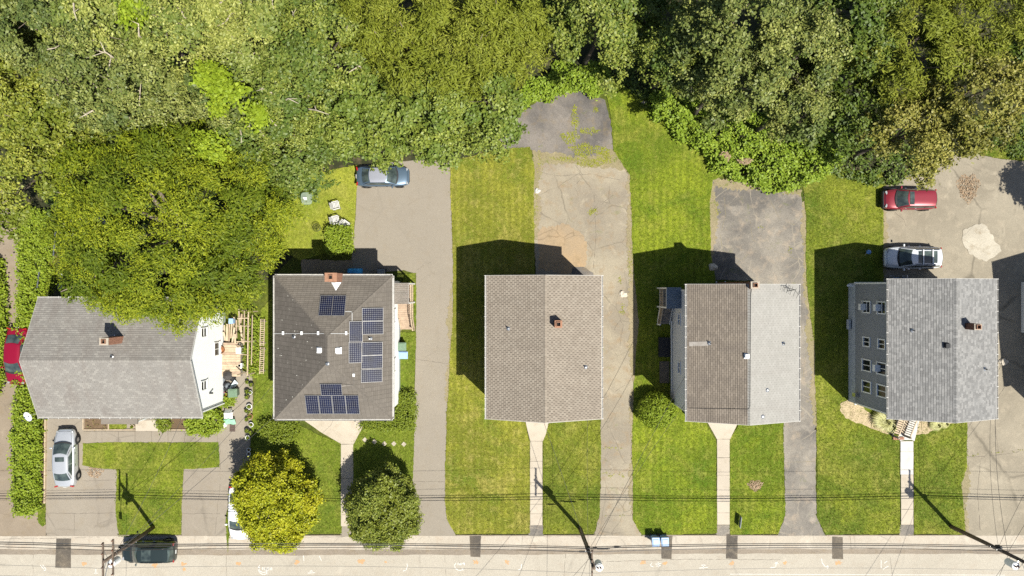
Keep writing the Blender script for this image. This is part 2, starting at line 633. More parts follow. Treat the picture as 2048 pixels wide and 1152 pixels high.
def grass(pxpolys, z, mat, dens, seed=0, hmin=0.04, hmax=0.09, name='grass', skip=()):
    r = np.random.default_rng(seed)
    allv, allf, alla = [], [], []
    for pp in pxpolys:
        poly = [g(*p) for p in pp]
        xs = [p[0] for p in poly]
        ys = [p[1] for p in poly]
        A = (max(xs) - min(xs)) * (max(ys) - min(ys))
        n = int(A * dens)
        x = r.uniform(min(xs), max(xs), n)
        y = r.uniform(min(ys), max(ys), n)
        k = inside(poly, x, y)
        # blades hang a little over the edge
        x, y = x[k], y[k]
        for sk in skip:
            q = inside([g(*p) for p in sk], x, y)
            x, y = x[~q], y[~q]
        allv.append(np.stack([x + r.normal(0, 0.045, len(x)), y + r.normal(0, 0.045, len(x))], 1))
    P = np.concatenate(allv)
    n = len(P)
    B = 3
    base = np.repeat(P, B, 0)
    th = r.uniform(0, 2 * PI, n * B)
    lean = r.uniform(0.03, 0.10, n * B)
    h = r.uniform(hmin, hmax, n * B)
    wd = r.uniform(0.012, 0.028, n * B)
    dx, dy = np.cos(th), np.sin(th)
    zz = np.full(n * B, z)
    v0 = np.stack([base[:, 0] - dy * wd, base[:, 1] + dx * wd, zz], 1)
    v1 = np.stack([base[:, 0] + dy * wd, base[:, 1] - dx * wd, zz], 1)
    v2 = np.stack([base[:, 0] + dx * lean, base[:, 1] + dy * lean, zz + h], 1)
    verts = np.stack([v0, v1, v2], 1).reshape(-1, 3)
    faces = np.arange(n * B * 3).reshape(-1, 3)
    o = np_mesh(name, verts, faces, mat, attrs={'rnd': r.uniform(0, 1, n * B)}, kind='stuff')
    return o


# the sheet to the horizon
m = MB()
R_ = 600
m.add([(-R_, -R_, 0), (R_, -R_, 0), (R_, R_, 0), (-R_, R_, 0)], [(0, 1, 2, 3)])
tag(m.build('ground', M['lawn_g']), kind='structure')

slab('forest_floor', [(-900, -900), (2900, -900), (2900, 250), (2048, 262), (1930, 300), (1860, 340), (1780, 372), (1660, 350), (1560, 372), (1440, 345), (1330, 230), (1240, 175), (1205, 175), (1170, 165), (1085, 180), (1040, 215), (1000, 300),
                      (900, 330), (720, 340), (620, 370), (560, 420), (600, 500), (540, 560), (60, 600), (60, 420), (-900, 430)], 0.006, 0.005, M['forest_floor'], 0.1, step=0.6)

drive_a = [(92, 838), (150, 836), (500, 700), (505, 860), (498, 900), (460, 1074), (92, 1074)]
slab('driveway', [(92, 836), (445, 830), (442, 745), (505, 742), (506, 820), (500, 905), (505, 960), (505, 1074), (92, 1074)], 0.022, 0.02, M['drive_a'], 0.01)
slab('driveway', [(-60, 418), (20, 410), (50, 420), (50, 520), (46, 640), (44, 780), (38, 850), (38, 1020), (92, 1020), (92, 1074), (-60, 1074)], 0.022, 0.02, M['drive_left'], 0.04)
slab('driveway', [(715, 330), (900, 315), (905, 500), (908, 560), (893, 860), (890, 1000), (894, 1035), (912, 1072), (838, 1072), (830, 1040), (825, 960), (828, 860), (832, 660), (832, 548), (808, 540), (700, 552), (706, 495), (712, 420)], 0.022, 0.02, M['drive_b'], 0.012)
slab('driveway', [(1068, 318), (1160, 318), (1240, 330), (1258, 350), (1262, 480), (1268, 560), (1276, 640), (1268, 760), (1264, 860), (1264, 1030), (1284, 1072), (1188, 1072), (1199, 1030), (1202, 900), (1200, 700), (1150, 560), (1070, 560), (1068, 480)], 0.022, 0.02, M['drive_c'], 0.05)
slab('parking_pad', [(1075, 200), (1120, 185), (1165, 180), (1210, 200), (1222, 240), (1226, 310), (1160, 322), (1080, 312), (1060, 298), (985, 298), (1030, 240)], 0.026, 0.02, M['lot_dark'], 0.06)
slab('driveway', [(1425, 362), (1500, 366), (1560, 378), (1600, 386), (1610, 430), (1610, 560), (1624, 640), (1628, 700), (1632, 860), (1632, 1030), (1652, 1072), (1554, 1072), (1570, 1030), (1567, 850), (1560, 700), (1500, 560), (1430, 560), (1420, 500), (1420, 400)], 0.022, 0.02, M['drive_d'], 0.04)
slab('parking_lot', [(1766, 375), (1850, 335), (1900, 312), (1940, 305), (2000, 318), (2060, 322), (2500, 330), (2500, 1074), (1932, 1074), (1930, 1010), (1926, 965), (1934, 930), (1932, 848), (1880, 700), (1766, 570)], 0.022, 0.02, M['drive_e'], 0.03)

lawns = {
    'a': [[(167, 886), (300, 884), (437, 884), (439, 934), (368, 938), (364, 1000), (362, 1070), (300, 1072), (238, 1072), (232, 1020), (234, 938), (200, 936), (165, 930)],
          [(76, 1020), (92, 1012), (92, 1048), (86, 1053), (78, 1045)],
          [(218, 838), (252, 838), (254, 856), (218, 858)],
          [(452, 1040), (458, 1000), (461, 1060), (456, 1105)]],
    'b': [[(522, 620), (548, 590), (560, 700), (548, 850), (600, 850), (640, 870), (682, 884), (684, 1066), (600, 1070), (506, 1070), (500, 960), (500, 900), (508, 800), (516, 740)],
          [(705, 886), (722, 852), (830, 850), (828, 900), (825, 960), (830, 1040), (838, 1068), (720, 1068), (706, 1000)],
          [(796, 664), (832, 664), (829, 790), (796, 800)],
          [(806, 547), (832, 546), (832, 650), (816, 655), (808, 600)]],
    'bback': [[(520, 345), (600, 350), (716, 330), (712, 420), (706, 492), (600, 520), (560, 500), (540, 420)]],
    'c': [[(900, 325), (985, 300), (1060, 294), (1068, 330), (1068, 480), (1070, 556), (1080, 700), (1050, 846), (1060, 880), (1060, 1066), (912, 1068), (895, 1040), (890, 1000), (893, 840), (907, 600), (905, 500)]],
    'c2': [[(1086, 882), (1098, 846), (1150, 760), (1200, 760), (1202, 900), (1199, 1030), (1188, 1066), (1086, 1068)]],
    'd': [[(1210, 170), (1240, 168), (1310, 205), (1400, 250), (1450, 350), (1425, 360), (1420, 400), (1421, 500), (1430, 560), (1440, 660), (1440, 780), (1412, 848), (1432, 882), (1434, 1066), (1284, 1070), (1266, 1040), (1264, 860), (1268, 760), (1278, 640), (1268, 560), (1264, 480), (1260, 350), (1226, 300), (1222, 240)],
          [(1459, 882), (1478, 846), (1500, 760), (1566, 760), (1567, 900), (1570, 1030), (1556, 1068), (1459, 1068)]],
    'e': [[(1605, 352), (1660, 335), (1766, 345), (1766, 560), (1780, 700), (1790, 846), (1798, 882), (1800, 1066), (1652, 1070), (1634, 1036), (1633, 860), (1629, 700), (1612, 560), (1612, 430)],
          [(1827, 882), (1835, 846), (1850, 760), (1932, 760), (1934, 930), (1922, 965), (1928, 1040), (1932, 1068), (1827, 1068)],
          [(1920, 300), (1930, 240), (2300, 230), (2300, 330), (2040, 322), (1990, 316), (1940, 300)]],
}
blocks = [  # no blades where houses and beds stand
    [(804, 560), (804, 800), (600, 810), (605, 560)], [(598, 552), (812, 552), (812, 812), (598, 812)],
    [(984, 558), (1178, 558), (1178, 805), (984, 805)], [(1340, 574), (1530, 574), (1530, 808), (1340, 808)],
    [(1697, 564), (1885, 564), (1885, 805), (1697, 805)]]
lawn_objs = []
for i, (k, polys) in enumerate(lawns.items()):
    for j, pp in enumerate(polys):
        o = slab('lawn', pp, 0.055, 0.05, M['lawn_' + k], 0.035, seed=i * 7 + j)
        lawn_objs.append(o)
    tag(grass(polys, 0.05, M['blade_' + k], 85, seed=i, skip=blocks),
        {'a': 'short green turf of the T-shaped front lawn by the silver sedan',
         'b': 'fresh green turf round the house with solar panels',
         'bback': 'pale sunlit turf behind the house with solar panels',
         'c': 'yellowish mown turf left of the tan roofed house',
         'c2': 'green turf patch right of the walk of the tan roofed house',
         'd': 'bright green turf round the two-tone roofed house',
         'e': 'deep green turf round the grey sided house'}[k], 'grass')

# street
street = slab('road', [(-1400, 1096), (3400, 1096), (3400, 1330), (-1400, 1330)], 0.018, 0.017, M['road'], 0)
shoulder = slab('street_shoulder', [(-1400, 1073), (3400, 1070), (3400, 1098), (-1400, 1099)], 0.026, 0.02, M['shoulder'], 0.012, step=1.0)
gut = slab('street_seam', [(-1400, 1097), (700, 1099), (1500, 1098), (3400, 1098), (3400, 1109), (1500, 1107), (700, 1110), (330, 1110), (-1400, 1103)], 0.030, 0.01, M['gutter_strip'], 0.025, step=0.5)
for q in [[(113, 1077), (143, 1077), (142, 1136), (111, 1135)], [(939, 1070), (962, 1070), (961, 1114), (941, 1113)],
          [(1322, 1068), (1345, 1068), (1343, 1118), (1323, 1117)], [(1453, 1068), (1475, 1069), (1475, 1118), (1452, 1117)],
          [(1664, 1073), (1685, 1074), (1686, 1118), (1664, 1117)]]:
    slab('asphalt_patch', q, 0.034, 0.01, M['patch'], 0.012)
slab('street_shoulder', [(685, 1050), (712, 1050), (712, 1073), (680, 1073)], 0.030, 0.01, M['drive_b'], 0)
for a, b in ((1059, 1086), (1434, 1459), (1800, 1827)):
    slab('walk_apron', [(a, 1050), (b, 1050), (b + 2, 1071), (a - 3, 1071)], 0.030, 0.01, M['drive_d'], 0.01)
# kerb along the lawns (a low worn kerb)
for a, b in ((236, 364), (505, 684), (716, 838), (912, 1058), (1087, 1190), (1284, 1434), (1460, 1556), (1652, 1799), (1828, 1932)):
    m = MB()
    x0, y0 = g(a, 1069.0)
    x1, _ = g(b, 1069)
    m.box(((x0 + x1) / 2, y0 - 0.04, 0.05), (x1 - x0, 0.07, 0.08))
    tag(m.build('kerb', M['gutter_strip'], bevel=0.01), kind='structure')

M['dirt'] = asphalt('bare tan dirt', (0.25, 0.205, 0.13), (0.17, 0.155, 0.07), 0.9, 0, 0.5, 25, moss=0.9)
for q in [[(1252, 330), (1264, 350), (1268, 480), (1276, 560), (1282, 640), (1272, 760), (1262, 760), (1258, 640), (1256, 480), (1254, 380)],
          [(1062, 318), (1078, 318), (1080, 360), (1076, 480), (1062, 480)], [(1226, 300), (1262, 330), (1258, 345), (1150, 326), (1070, 326), (1064, 300), (1150, 315)],
          [(1414, 362), (1430, 360), (1434, 420), (1428, 560), (1416, 520)], [(1604, 386), (1616, 392), (1618, 560), (1634, 700), (1638, 860), (1628, 860), (1612, 640), (1606, 500)],
          [(1425, 358), (1500, 362), (1560, 374), (1605, 382), (1602, 392), (1540, 384), (1425, 372)],
          [(1760, 375), (1772, 375), (1774, 560), (1762, 560)], [(1926, 930), (1938, 925), (1934, 1000), (1936, 1066), (1926, 1066), (1918, 980)],
          [(900, 560), (908, 560), (898, 860), (890, 860)], [(1262, 780), (1270, 780), (1268, 1030), (1260, 1030)]]:
    slab('dirt_edge', q, 0.031 + 0.0011 * (int(q[0][0] + q[0][1]) % 9), 0.01, M['dirt'], 0.14, step=0.13, seed=int(q[0][0]))

# rust coloured wear and pale patch
slab('worn_asphalt', [(1075, 470), (1090, 452), (1130, 448), (1165, 470), (1175, 500), (1165, 545), (1120, 548), (1078, 540)], 0.0265, 0.01, M['rust_stain'], 0.12, step=0.15)
slab('concrete_pad', [(1925, 462), (1962, 447), (1974, 452), (2002, 502), (1972, 523), (1935, 505), (1924, 485)], 0.05, 0.04, M['concrete_patch'], 0.09, step=0.2)
slab('asphalt_patch', [(1145, 535), (1168, 534), (1185, 545), (1192, 562), (1140, 562)], 0.028, 0.01, M['lot_dark'], 0.03)


# walks made of single slabs
def walk(name, slabs, mat, label=None):
    r = D.objects.new(name, None)
    COL.objects.link(r)
    r.location = (*g(*slabs[0][0]), 0)
    r['kind'] = 'structure'
    for i, q in enumerate(slabs):
        ctr = Vector((sum(p[0] for p in q) / len(q), sum(p[1] for p in q) / len(q)))
        q2 = [tuple(Vector(p) + (ctr - Vector(p)).normalized() * 0.35) for p in q]
        slab('concrete_slab', q2, 0.075 + 0.004 * ((i * 7) % 3), 0.06, mat, 0.006, parent=r, seed=i)
    return r


def strip(x0, x1, ys, dx=0):
    return [[(x0, a), (x1, a), (x1, b), (x0, b)] for a, b in zip(ys[:-1], ys[1:])]


walk('path', [[(1050, 838), (1099, 838), (1092, 868), (1086, 882), (1060, 882), (1055, 862)]] + strip(1060, 1085, [882, 922, 965, 1008, 1027, 1050]), M['concrete'])
walk('path', [[(1411, 838), (1479, 838), (1460, 878), (1433, 878)]] + strip(1433.5, 1459, [878, 915, 950, 991, 1025, 1049]), M['concrete'])
walk('path', [[(1790, 838), (1808, 838), (1808, 880), (1799, 882)], [(1808, 838), (1822, 838), (1822, 880), (1808, 880)], [(1822, 838), (1838, 838), (1828, 882), (1822, 880)]] + strip(1800, 1826, [882, 903, 949]), M['concrete_white'])
walk('path', strip(1801, 1826, [949, 985, 1018, 1049]), M['concrete'])
walk('path', [[(605, 838), (668, 838), (662, 850), (645, 866)], [(668, 838), (728, 838), (727, 852), (708, 888), (683, 888), (645, 866), (662, 850)]] + strip(682, 707, [888, 922, 957, 1012, 1029, 1052]), M['concrete'])
walk('path', [[(272, 840), (318, 840), (322, 862), (272, 862)]], M['concrete'])
walk('path', strip(168, 205, [862, 884]) + [[(205 + i * 33, 862), (238 + i * 33, 862), (238 + i * 33, 884), (205 + i * 33, 884)] for i in range(7)], M['drive_a'])
# stepping stones
for i, (x, y) in enumerate([(730, 879), (749, 883), (769, 887), (788, 887), (808, 888)]):
    m = MB()
    c = g(x, y)
    a = PI / 4 + 0.1 * math.sin(i * 2)
    m.box((c[0], c[1], 0.065), (0.31, 0.31, 0.05), a)
    o = m.build('stepping_stone', M['concrete'], bevel=0.015)
    tag(o, ['leftmost square stepping stone in the row across the lawn', 'second square stepping stone from the walk', 'middle square stepping stone of the row of five',
            'second square stepping stone from the driveway', 'square stepping stone nearest the driveway, end of its row'][i], 'stepping stone', 'square stepping stones across the lawn')

# beds
bed1 = slab('flower_bed', [(170, 836), (217, 836), (217, 857), (170, 857)], 0.07, 0.06, M['soil'], 0.0)
bed2 = slab('flower_bed', [(322, 836), (378, 836), (378, 857), (322, 857)], 0.07, 0.06, M['soil'], 0.0)
bed3 = slab('flower_bed', [(1680, 808), (1700, 798), (1716, 806), (1742, 832), (1742, 857), (1712, 846), (1690, 836), (1679, 820)], 0.08, 0.06, M['gravel_bed'], 0.06)
bed4 = slab('flower_bed', [(1742, 832), (1795, 838), (1798, 868), (1768, 866), (1742, 857)], 0.078, 0.06, M['gravel_bed'], 0.05)
bed5 = slab('flower_bed', [(1836, 838), (1935, 838), (1880, 852), (1850, 868), (1829, 869)], 0.078, 0.06, M['gravel_bed'], 0.05)
slab('flower_bed', [(604, 520), (704, 520), (704, 560), (604, 560)], 0.058, 0.04, M['drive_left'], 0.05)


# ------------------------------------------------------------------ road paint
def paint(name, strokes, mat, wd=0.05):
    m = MB()
    for st in strokes:
        pts = [Vector((*g(*p), 0.0225)) for p in st]
        for a, b in zip(pts[:-1], pts[1:]):
            d = (b - a).normalized()
            n_ = Vector((-d.y, d.x, 0)) * wd / 2
            a2, b2 = a - d * 0.008, b + d * 0.008
            m.add([a2 - n_, b2 - n_, b2 + n_, a2 + n_], [(0, 1, 2, 3)])
    for i in range(len(m.v)):
        pass
    o = m.build(name, mat, street)
    return o


def swoosh(x, y, s=1, flip=1):
    return [[(x - 8 * s, y - 6), (x - 11 * s, y - 2), (x - 9 * s, y + 5), (x - 2 * s, y + 9 * flip), (x + 7 * s, y + 7 * flip)], [(x + 4 * s, y + 4), (x + 8 * s, y + 8 * flip)]]


def smallmarks(x, y):
    r = random.Random(int(x))
    res = []
    for i in range(5):
        xx = x - 6 + i * 3.2
        res.append([(xx, y - 2.6), (xx, y + 2)])
        if i % 2:
            res.append([(xx, y + (2 if r.random() > .5 else -2.6)), (xx + 2.4, y + (2 if r.random() > .5 else -2.6))])
    return res


paint('road_marking', swoosh(528, 1140) + smallmarks(531, 1137), M['paint_white'])
paint('road_marking', swoosh(528, 1136) + smallmarks(537, 1138), M['paint_white'])
paint('road_marking', swoosh(920, 1132) + smallmarks(922, 1128), M['paint_white'])
paint('road_marking', [[(616, 1146), (630, 1145)], [(623, 1140), (623, 1147)], [(620, 1142), (626, 1142)]], M['paint_white'])
paint('road_marking', [[(1398, 1136), (1416, 1134)], [(1407, 1128), (1406, 1138)], [(1402, 1130), (1411, 1130)]], M['paint_white'])
paint('road_marking', [[(806, 1142), (812, 1140), (815, 1132), (814, 1127)]], M['paint_white'])
paint('road_marking', [[(1036, 1140), (1042, 1137), (1043, 1128)]], M['paint_white'])
paint('road_marking', [[(1541, 1135), (1551, 1134), (1553, 1124)], [(1550, 1127), (1553, 1123), (1556, 1127)]], M['paint_white'])
paint('road_marking', [[(1643, 1117), (1644, 1125), (1650, 1133), (1658, 1134)], [(1654, 1131), (1658, 1134), (1654, 1137)]], M['paint_white'])
paint('road_marking', [[(1304, 1125), (1300, 1131), (1306, 1133)], [(1311, 1128), (1322, 1127)], [(1313, 1132), (1321, 1131)], [(1316, 1124), (1317, 1134)]], M['paint_white'])
paint('road_marking', [[(81, 1130), (88, 1138)], [(86, 1130), (93, 1139), (88, 1141)]], M['paint_white'])
paint('road_marking', [[(192, 1138), (192, 1148)], [(188, 1146), (196, 1146)]], M['paint_white'])
paint('road_marking', [[(1762, 1120), (1762, 1136)], [(1768, 1126), (1774, 1122)], [(1766, 1138), (1776, 1132)]], M['paint_white'])
paint('road_marking', [[(607, 1110), (608, 1122)], [(639, 1112), (643, 1121)], [(1460, 1148), (2010, 1150)]], M['paint_white'], 0.04)
for i, (x, y, r_) in enumerate([(168, 1127, 6), (310, 1131, 7), (367, 1128, 6), (368, 1138, 5), (479, 1127, 7), (594, 1125, 6), (722, 1122, 8), (771, 1124, 4), (803, 1106, 3), (952, 1124, 7), (1014, 1124, 6), (1286, 1125, 7), (1330, 1126, 6), (1463, 1127, 7), (1570, 1126, 5), (1677, 1125, 7)]):
    rr = random.Random(i)
    pts = []
    for k in range(14):
        t = 2 * PI * k / 14
        q = r_ * rr.uniform(0.35, 1.2) / S
        c = g(x, y)
        pts.append((c[0] + q * math.cos(t), c[1] + q * 0.8 * math.sin(t)))
    m = MB()
    m.add([(p[0], p[1], 0.0222) for p in pts], [list(range(14))])
    zt = 0.0
    o = m.build('survey_mark', M['paint_orange'], street)

def cracks(lines, z, parent, wd=0.03, seed=0, mat=None):
    rr = random.Random(seed)
    m = MB()
    for st in lines:
        pts = []
        for a, b in zip(st[:-1], st[1:]):
            n = max(1, int(math.dist(a, b) / 7))
            for k in range(n):
                t = k / n
                pts.append((a[0] + (b[0] - a[0]) * t + rr.uniform(-.7, .7), a[1] + (b[1] - a[1]) * t + rr.uniform(-.7, .7)))
        pts.append(st[-1])
        for a, b in zip(pts[:-1], pts[1:]):
            if rr.random() < 0.08:
                continue
            A_, B_ = Vector((*g(*a), z)), Vector((*g(*b), z))
            d = (B_ - A_).normalized()
            n_ = Vector((-d.y, d.x, 0)) * wd * rr.uniform(.15, .5)
            m.add([A_ - n_, B_ - n_ + d * .01, B_ + n_ + d * .01, A_ + n_], [(0, 1, 2, 3)])
    return m.build('crack', mat or M['crack'], parent)


drv = {i: o for i, o in enumerate([o for o in D.objects if o.name.startswith('driveway')])}
cracks([[(67, 1100), (66, 1152)], [(453, 1100), (453, 1152)], [(890, 1110), (892, 1152)], [(1131, 1108), (1128, 1152)], [(1780, 1108), (1784, 1152)], [(1192, 1124), (1290, 1121), (1390, 1118), (1460, 1119)], [(1475, 1119), (1560, 1119)], [(605, 1104), (604, 1120)]], 0.0222, street, 0.03, 1)
cracks([[(67, 1074), (67, 1097)], [(0, 1078), (200, 1074)], [(600, 1075), (690, 1073)], [(1045, 1072), (1044, 1097)], [(1700, 1072), (1702, 1098)]], 0.0302, shoulder, 0.03, 2)
cracks([[(92, 1026), (160, 1027), (232, 1025)], [(366, 1027), (440, 1027)], [(149, 1027), (149, 1070)], [(168, 962), (232, 960)], [(440, 880), (441, 960), (430, 1070)]], 0.0262, drv[0], 0.03, 3)
cracks([[(828, 963), (891, 963)], [(833, 540), (848, 530), (862, 524)], [(828, 718), (900, 728)]], 0.0262, drv[2], 0.03, 4)
cracks([[(1202, 1030), (1264, 1031)], [(1150, 330), (1165, 350), (1150, 375), (1160, 400)], [(1190, 420), (1215, 398), (1228, 390)], [(1080, 345), (1120, 352), (1180, 348), (1240, 360)], [(1070, 465), (1110, 468), (1170, 464)], [(1228, 660), (1240, 640), (1246, 650), (1240, 690)], [(1188, 390), (1192, 470), (1185, 560)], [(1204, 800), (1250, 770)]], 0.0262, drv[3], 0.03, 5)
cracks([[(1932, 914), (1970, 912), (2010, 908), (2060, 900)], [(1990, 850), (1996, 905)], [(1790, 425), (1808, 440), (1812, 452)], [(1960, 920), (1955, 985), (1960, 1060)]], 0.0262, [o for o in D.objects if o.name == 'parking_lot'][0], 0.035, 6)
cracks([[(1448, 395), (1452, 430), (1440, 470), (1446, 500), (1480, 520)], [(1500, 440), (1505, 480), (1540, 500), (1600, 520)], [(1540, 400), (1560, 440), (1590, 450)], [(1460, 540), (1500, 505)], [(1600, 640), (1612, 700), (1605, 760)], [(1568, 925), (1630, 922)]], 0.0262, drv[4], 0.028, 7, M['dirt'])

# ------------------------------------------------------------------ leaves
def leaf_cloud(C_, N_, clump, r, length, width, radial=None, spread=0.6, up=0.7):
    n = len(C_)
    nr = N_ * (1 - up) + np.array([0, 0, 1.0]) * up + r.normal(0, spread, (n, 3)) * 0.6
    nr /= np.linalg.norm(nr, axis=1)[:, None] + 1e-9
    t = r.normal(0, 1, (n, 3))
    if radial is not None:
        t = radial + t * 0.35
    t -= nr * (t * nr).sum(1)[:, None]
    t /= np.linalg.norm(t, axis=1)[:, None] + 1e-9
    b = np.cross(nr, t)
    cs = 0.78 + 0.5 * np.asarray(clump)
    L = (length * cs * r.uniform(0.5, 1.45, n))[:, None]
    W = (width * cs * r.uniform(0.5, 1.45, n))[:, None]
    v0 = C_ - t * L * 0.5
    v1 = C_ + b * W * 0.5 + nr * W * 0.15
    v2 = C_ + t * L * 0.5 - nr * L * 0.08
    v3 = C_ - b * W * 0.5 + nr * W * 0.15
    verts = np.stack([v0, v1, v2, v3], 1).reshape(-1, 3)
    faces = np.arange(n * 4).reshape(-1, 4)
    return verts, faces, {'rnd': r.uniform(0, 1, n), 'clump': clump}


KINDS = {
    # leaf length, width, lobe radius, sprays per lobe, leaves per spray, spray radius, up, spread, radial
    'oak': dict(L=0.20, W=0.13, lobe=1.15, sp=26, lv=20, sr=0.16, up=0.45, spread=0.8),
    'maple': dict(L=0.21, W=0.165, lobe=1.0, sp=24, lv=19, sr=0.17, up=0.5, spread=0.7),
    'ash': dict(L=0.20, W=0.12, lobe=1.2, sp=28, lv=21, sr=0.17, up=0.5, spread=0.75),
    'locust': dict(L=0.24, W=0.07, lobe=1.25, sp=38, lv=22, sr=0.22, up=0.65, spread=0.6, radial=True),
    'willow': dict(L=0.30, W=0.07, lobe=1.2, sp=28, lv=20, sr=0.2, up=0.5, spread=0.7, radial=True),
    'street': dict(L=0.16, W=0.11, lobe=0.62, sp=26, lv=19, sr=0.13, up=0.45, spread=0.8),
    'dark': dict(L=0.22, W=0.16, lobe=0.9, sp=22, lv=14, sr=0.18, up=0.5, spread=0.8),
}


def crown_mesh(name, c, rx, ry, rz, kind, mat, r, parent, low=-0.15, dens=1.0, irr=0.22, skew=0.0):
    K = KINDS[kind]
    lr = K['lobe']
    # lobe centres on the ellipsoid, uneven outline
    area = 2 * PI * ((rx * ry + rx * rz + ry * rz) / 3) * (1 + max(0, -low))
    nl = max(6, int(area / (PI * lr * lr) * 1.75 * dens))
    gi = np.arange(nl) + 0.5
    zz_ = 1 - (1 - low) * gi / nl
    th_ = gi * 2.399963 + r.uniform(0, 6.28)
    rr_ = np.sqrt(np.maximum(0, 1 - zz_ ** 2))
    d = np.stack([rr_ * np.cos(th_), rr_ * np.sin(th_), zz_], 1) + r.normal(0, 0.32 * lr / max(rx, ry), (nl, 3))
    d /= np.linalg.norm(d, axis=1)[:, None]
    nl = len(d)
    if irr >= 0.3:
        q0 = r.uniform(0, 6.28, 3)
        wv = np.sin(d[:, 0] * rx * 1.25 + q0[0]) + np.sin(d[:, 1] * ry * 1.45 + q0[1]) + np.sin((d[:, 0] * rx + d[:, 1] * ry) * 0.9 + q0[2])
        d = d[wv < 1.55]
        nl = len(d)
    az = np.arctan2(d[:, 1], d[:, 0])
    ph = r.uniform(0, 6.28, 4)
    wob = 1 + irr * (0.5 * np.sin(3 * az + ph[0]) + 0.35 * np.sin(5 * az + ph[1]) + 0.3 * np.sin(8 * az + ph[2]) * 1.0)
    k = r.uniform(0.64, 1.0, nl) ** 0.8 * wob
    k = k * (0.92 - 0.45 * lr / max(rx, ry))+0.08
    ctr = np.array(c) + d * k[:, None] * np.array([rx, ry, rz])
    ctr[:, 0] -= skew * (ctr[:, 1] - c[1])
    rad = lr * r.uniform(0.55, 1.2, nl)
    ns = K['sp']
    e = r.normal(0, 1, (nl, ns, 3))
    e /= np.linalg.norm(e, axis=2)[:, :, None]
    e = e + d[:, None, :] * 0.55 + np.array([0, 0, 0.45])
    e /= np.linalg.norm(e, axis=2)[:, :, None]
    sc = ctr[:, None, :] + e * (rad[:, None, None] * r.uniform(0.3, 1.15, (nl, ns, 1))) * np.array([1, 1, 0.8])
    sc = sc.reshape(-1, 3)
    sn = e.reshape(-1, 3)
    cl = np.repeat(r.uniform(0, 1, nl), ns)
    lv = K['lv']
    off = r.normal(0, 1, (len(sc), lv, 3)) * K['sr'] * np.array([1, 1, 0.45])
    P = (sc[:, None, :] + off).reshape(-1, 3)
    Nn = np.repeat(sn, lv, 0)
    cl = np.repeat(cl, lv)
    rad_dir = None
    if K.get('radial'):
        rd = np.repeat(sn, lv, 0) + np.repeat(r.normal(0, 0.4, (len(sc), 3)), lv, 0)
        rad_dir = rd
    v, f, a = leaf_cloud(P, Nn, np.clip(cl + r.normal(0, 0.08, len(cl)), 0, 1), r, K['L'], K['W'], rad_dir, K['spread'], K['up'])
    return np_mesh(name, v, f, mat, parent, a), ctr


tree_seed = [100]


def limbs(root, base, top, ctr, r, n=7, rb=0.25, pale=False):
    m = MB()
    b, t = Vector(base), Vector(top)
    mid = b.lerp(t, 0.5) + Vector((r.normal(0, 0.2), r.normal(0, 0.2), 0))
    m.tube([b, b.lerp(mid, 0.4), mid, t], [rb, rb * 0.85, rb * 0.7, rb * 0.4], 8)
    m.build('trunk', M['trunk'], root, smooth=True)
    idx = r.choice(len(ctr), min(n, len(ctr)), replace=False)
    for i in idx:
        e = Vector(ctr[i])
        s_ = b.lerp(t, r.uniform(0.5, 0.85))
        m = MB()
        k1 = s_.lerp(e, 0.5) + Vector((r.normal(0, 0.3), r.normal(0, 0.3), 0.3))
        m.tube([s_, k1, e, e + (e - k1) * 0.35 + Vector((0, 0, 0.25))], [rb * 0.45, rb * 0.3, rb * 0.16, rb * 0.05], 6)
        for _ in range(3):
            q = k1.lerp(e, r.uniform(0.2, 1))
            m.tube([q, q + Vector((r.normal(0, 0.6), r.normal(0, 0.6), r.uniform(0.2, 0.8)))], [rb * 0.12, rb * 0.04], 5)
        m.build('limb', M['branch'], root, smooth=True)


def tree(name, label, cx, cy, rpx, H, kind, mat, ryk=1.0, rzk=0.6, dens=1.0, irr=0.22, group=None, hm=None, low=-0.15, nlimb=6, skew=0.0, bare=0):
    tree_seed[0] += 1
    r = np.random.default_rng(tree_seed[0])
    hm = hm if hm is not None else H * 0.66
    c = at(cx, cy, hm)
    k = 1 - hm / HC
    rx = rpx / S * k
    ry = rx * ryk
    rz = (H - hm)
    root = thing(name, label, 'tree', (c[0], c[1], 0), 0, group)
    o, ctr = crown_mesh('crown', c, rx, ry, rz, kind, mat, r, root, low=low, dens=dens, irr=irr, skew=skew)
    for _ in range(bare):
        q = ctr[r.integers(len(ctr))]
        dd = np.array([r.normal(0, 1), r.normal(0, 1), r.uniform(0.1, 0.5)]); dd /= np.linalg.norm(dd)
        a_ = Vector(q) + Vector((0, 0, 0.75)); L_ = r.uniform(0.6, 1.7)
        m = MB(); b_ = a_ + Vector(dd) * L_ * 0.5 + Vector((r.normal(0, .12), r.normal(0, .12), .05)); e_ = a_ + Vector(dd) * L_
        m.tube([a_ - Vector((0, 0, .6)), a_, b_, e_], [.07, .055, .04, .015], 5); m.tube([b_, b_ + Vector((r.normal(0, .35), r.normal(0, .35), .15))], [.03, .01], 4)
        m.build('bare_branch', M['bare_wood'], root, smooth=True)
    limbs(root, (c[0], c[1], 0), (c[0] + r.normal(0, .3), c[1] + r.normal(0, .3), hm + rz * 0.3), ctr, r, nlimb, 0.05 * rx + 0.06)
    return root


def LF(name, *a, **k):
    M[name] = leaf_mat(name, *a, **k)
    return M[name]


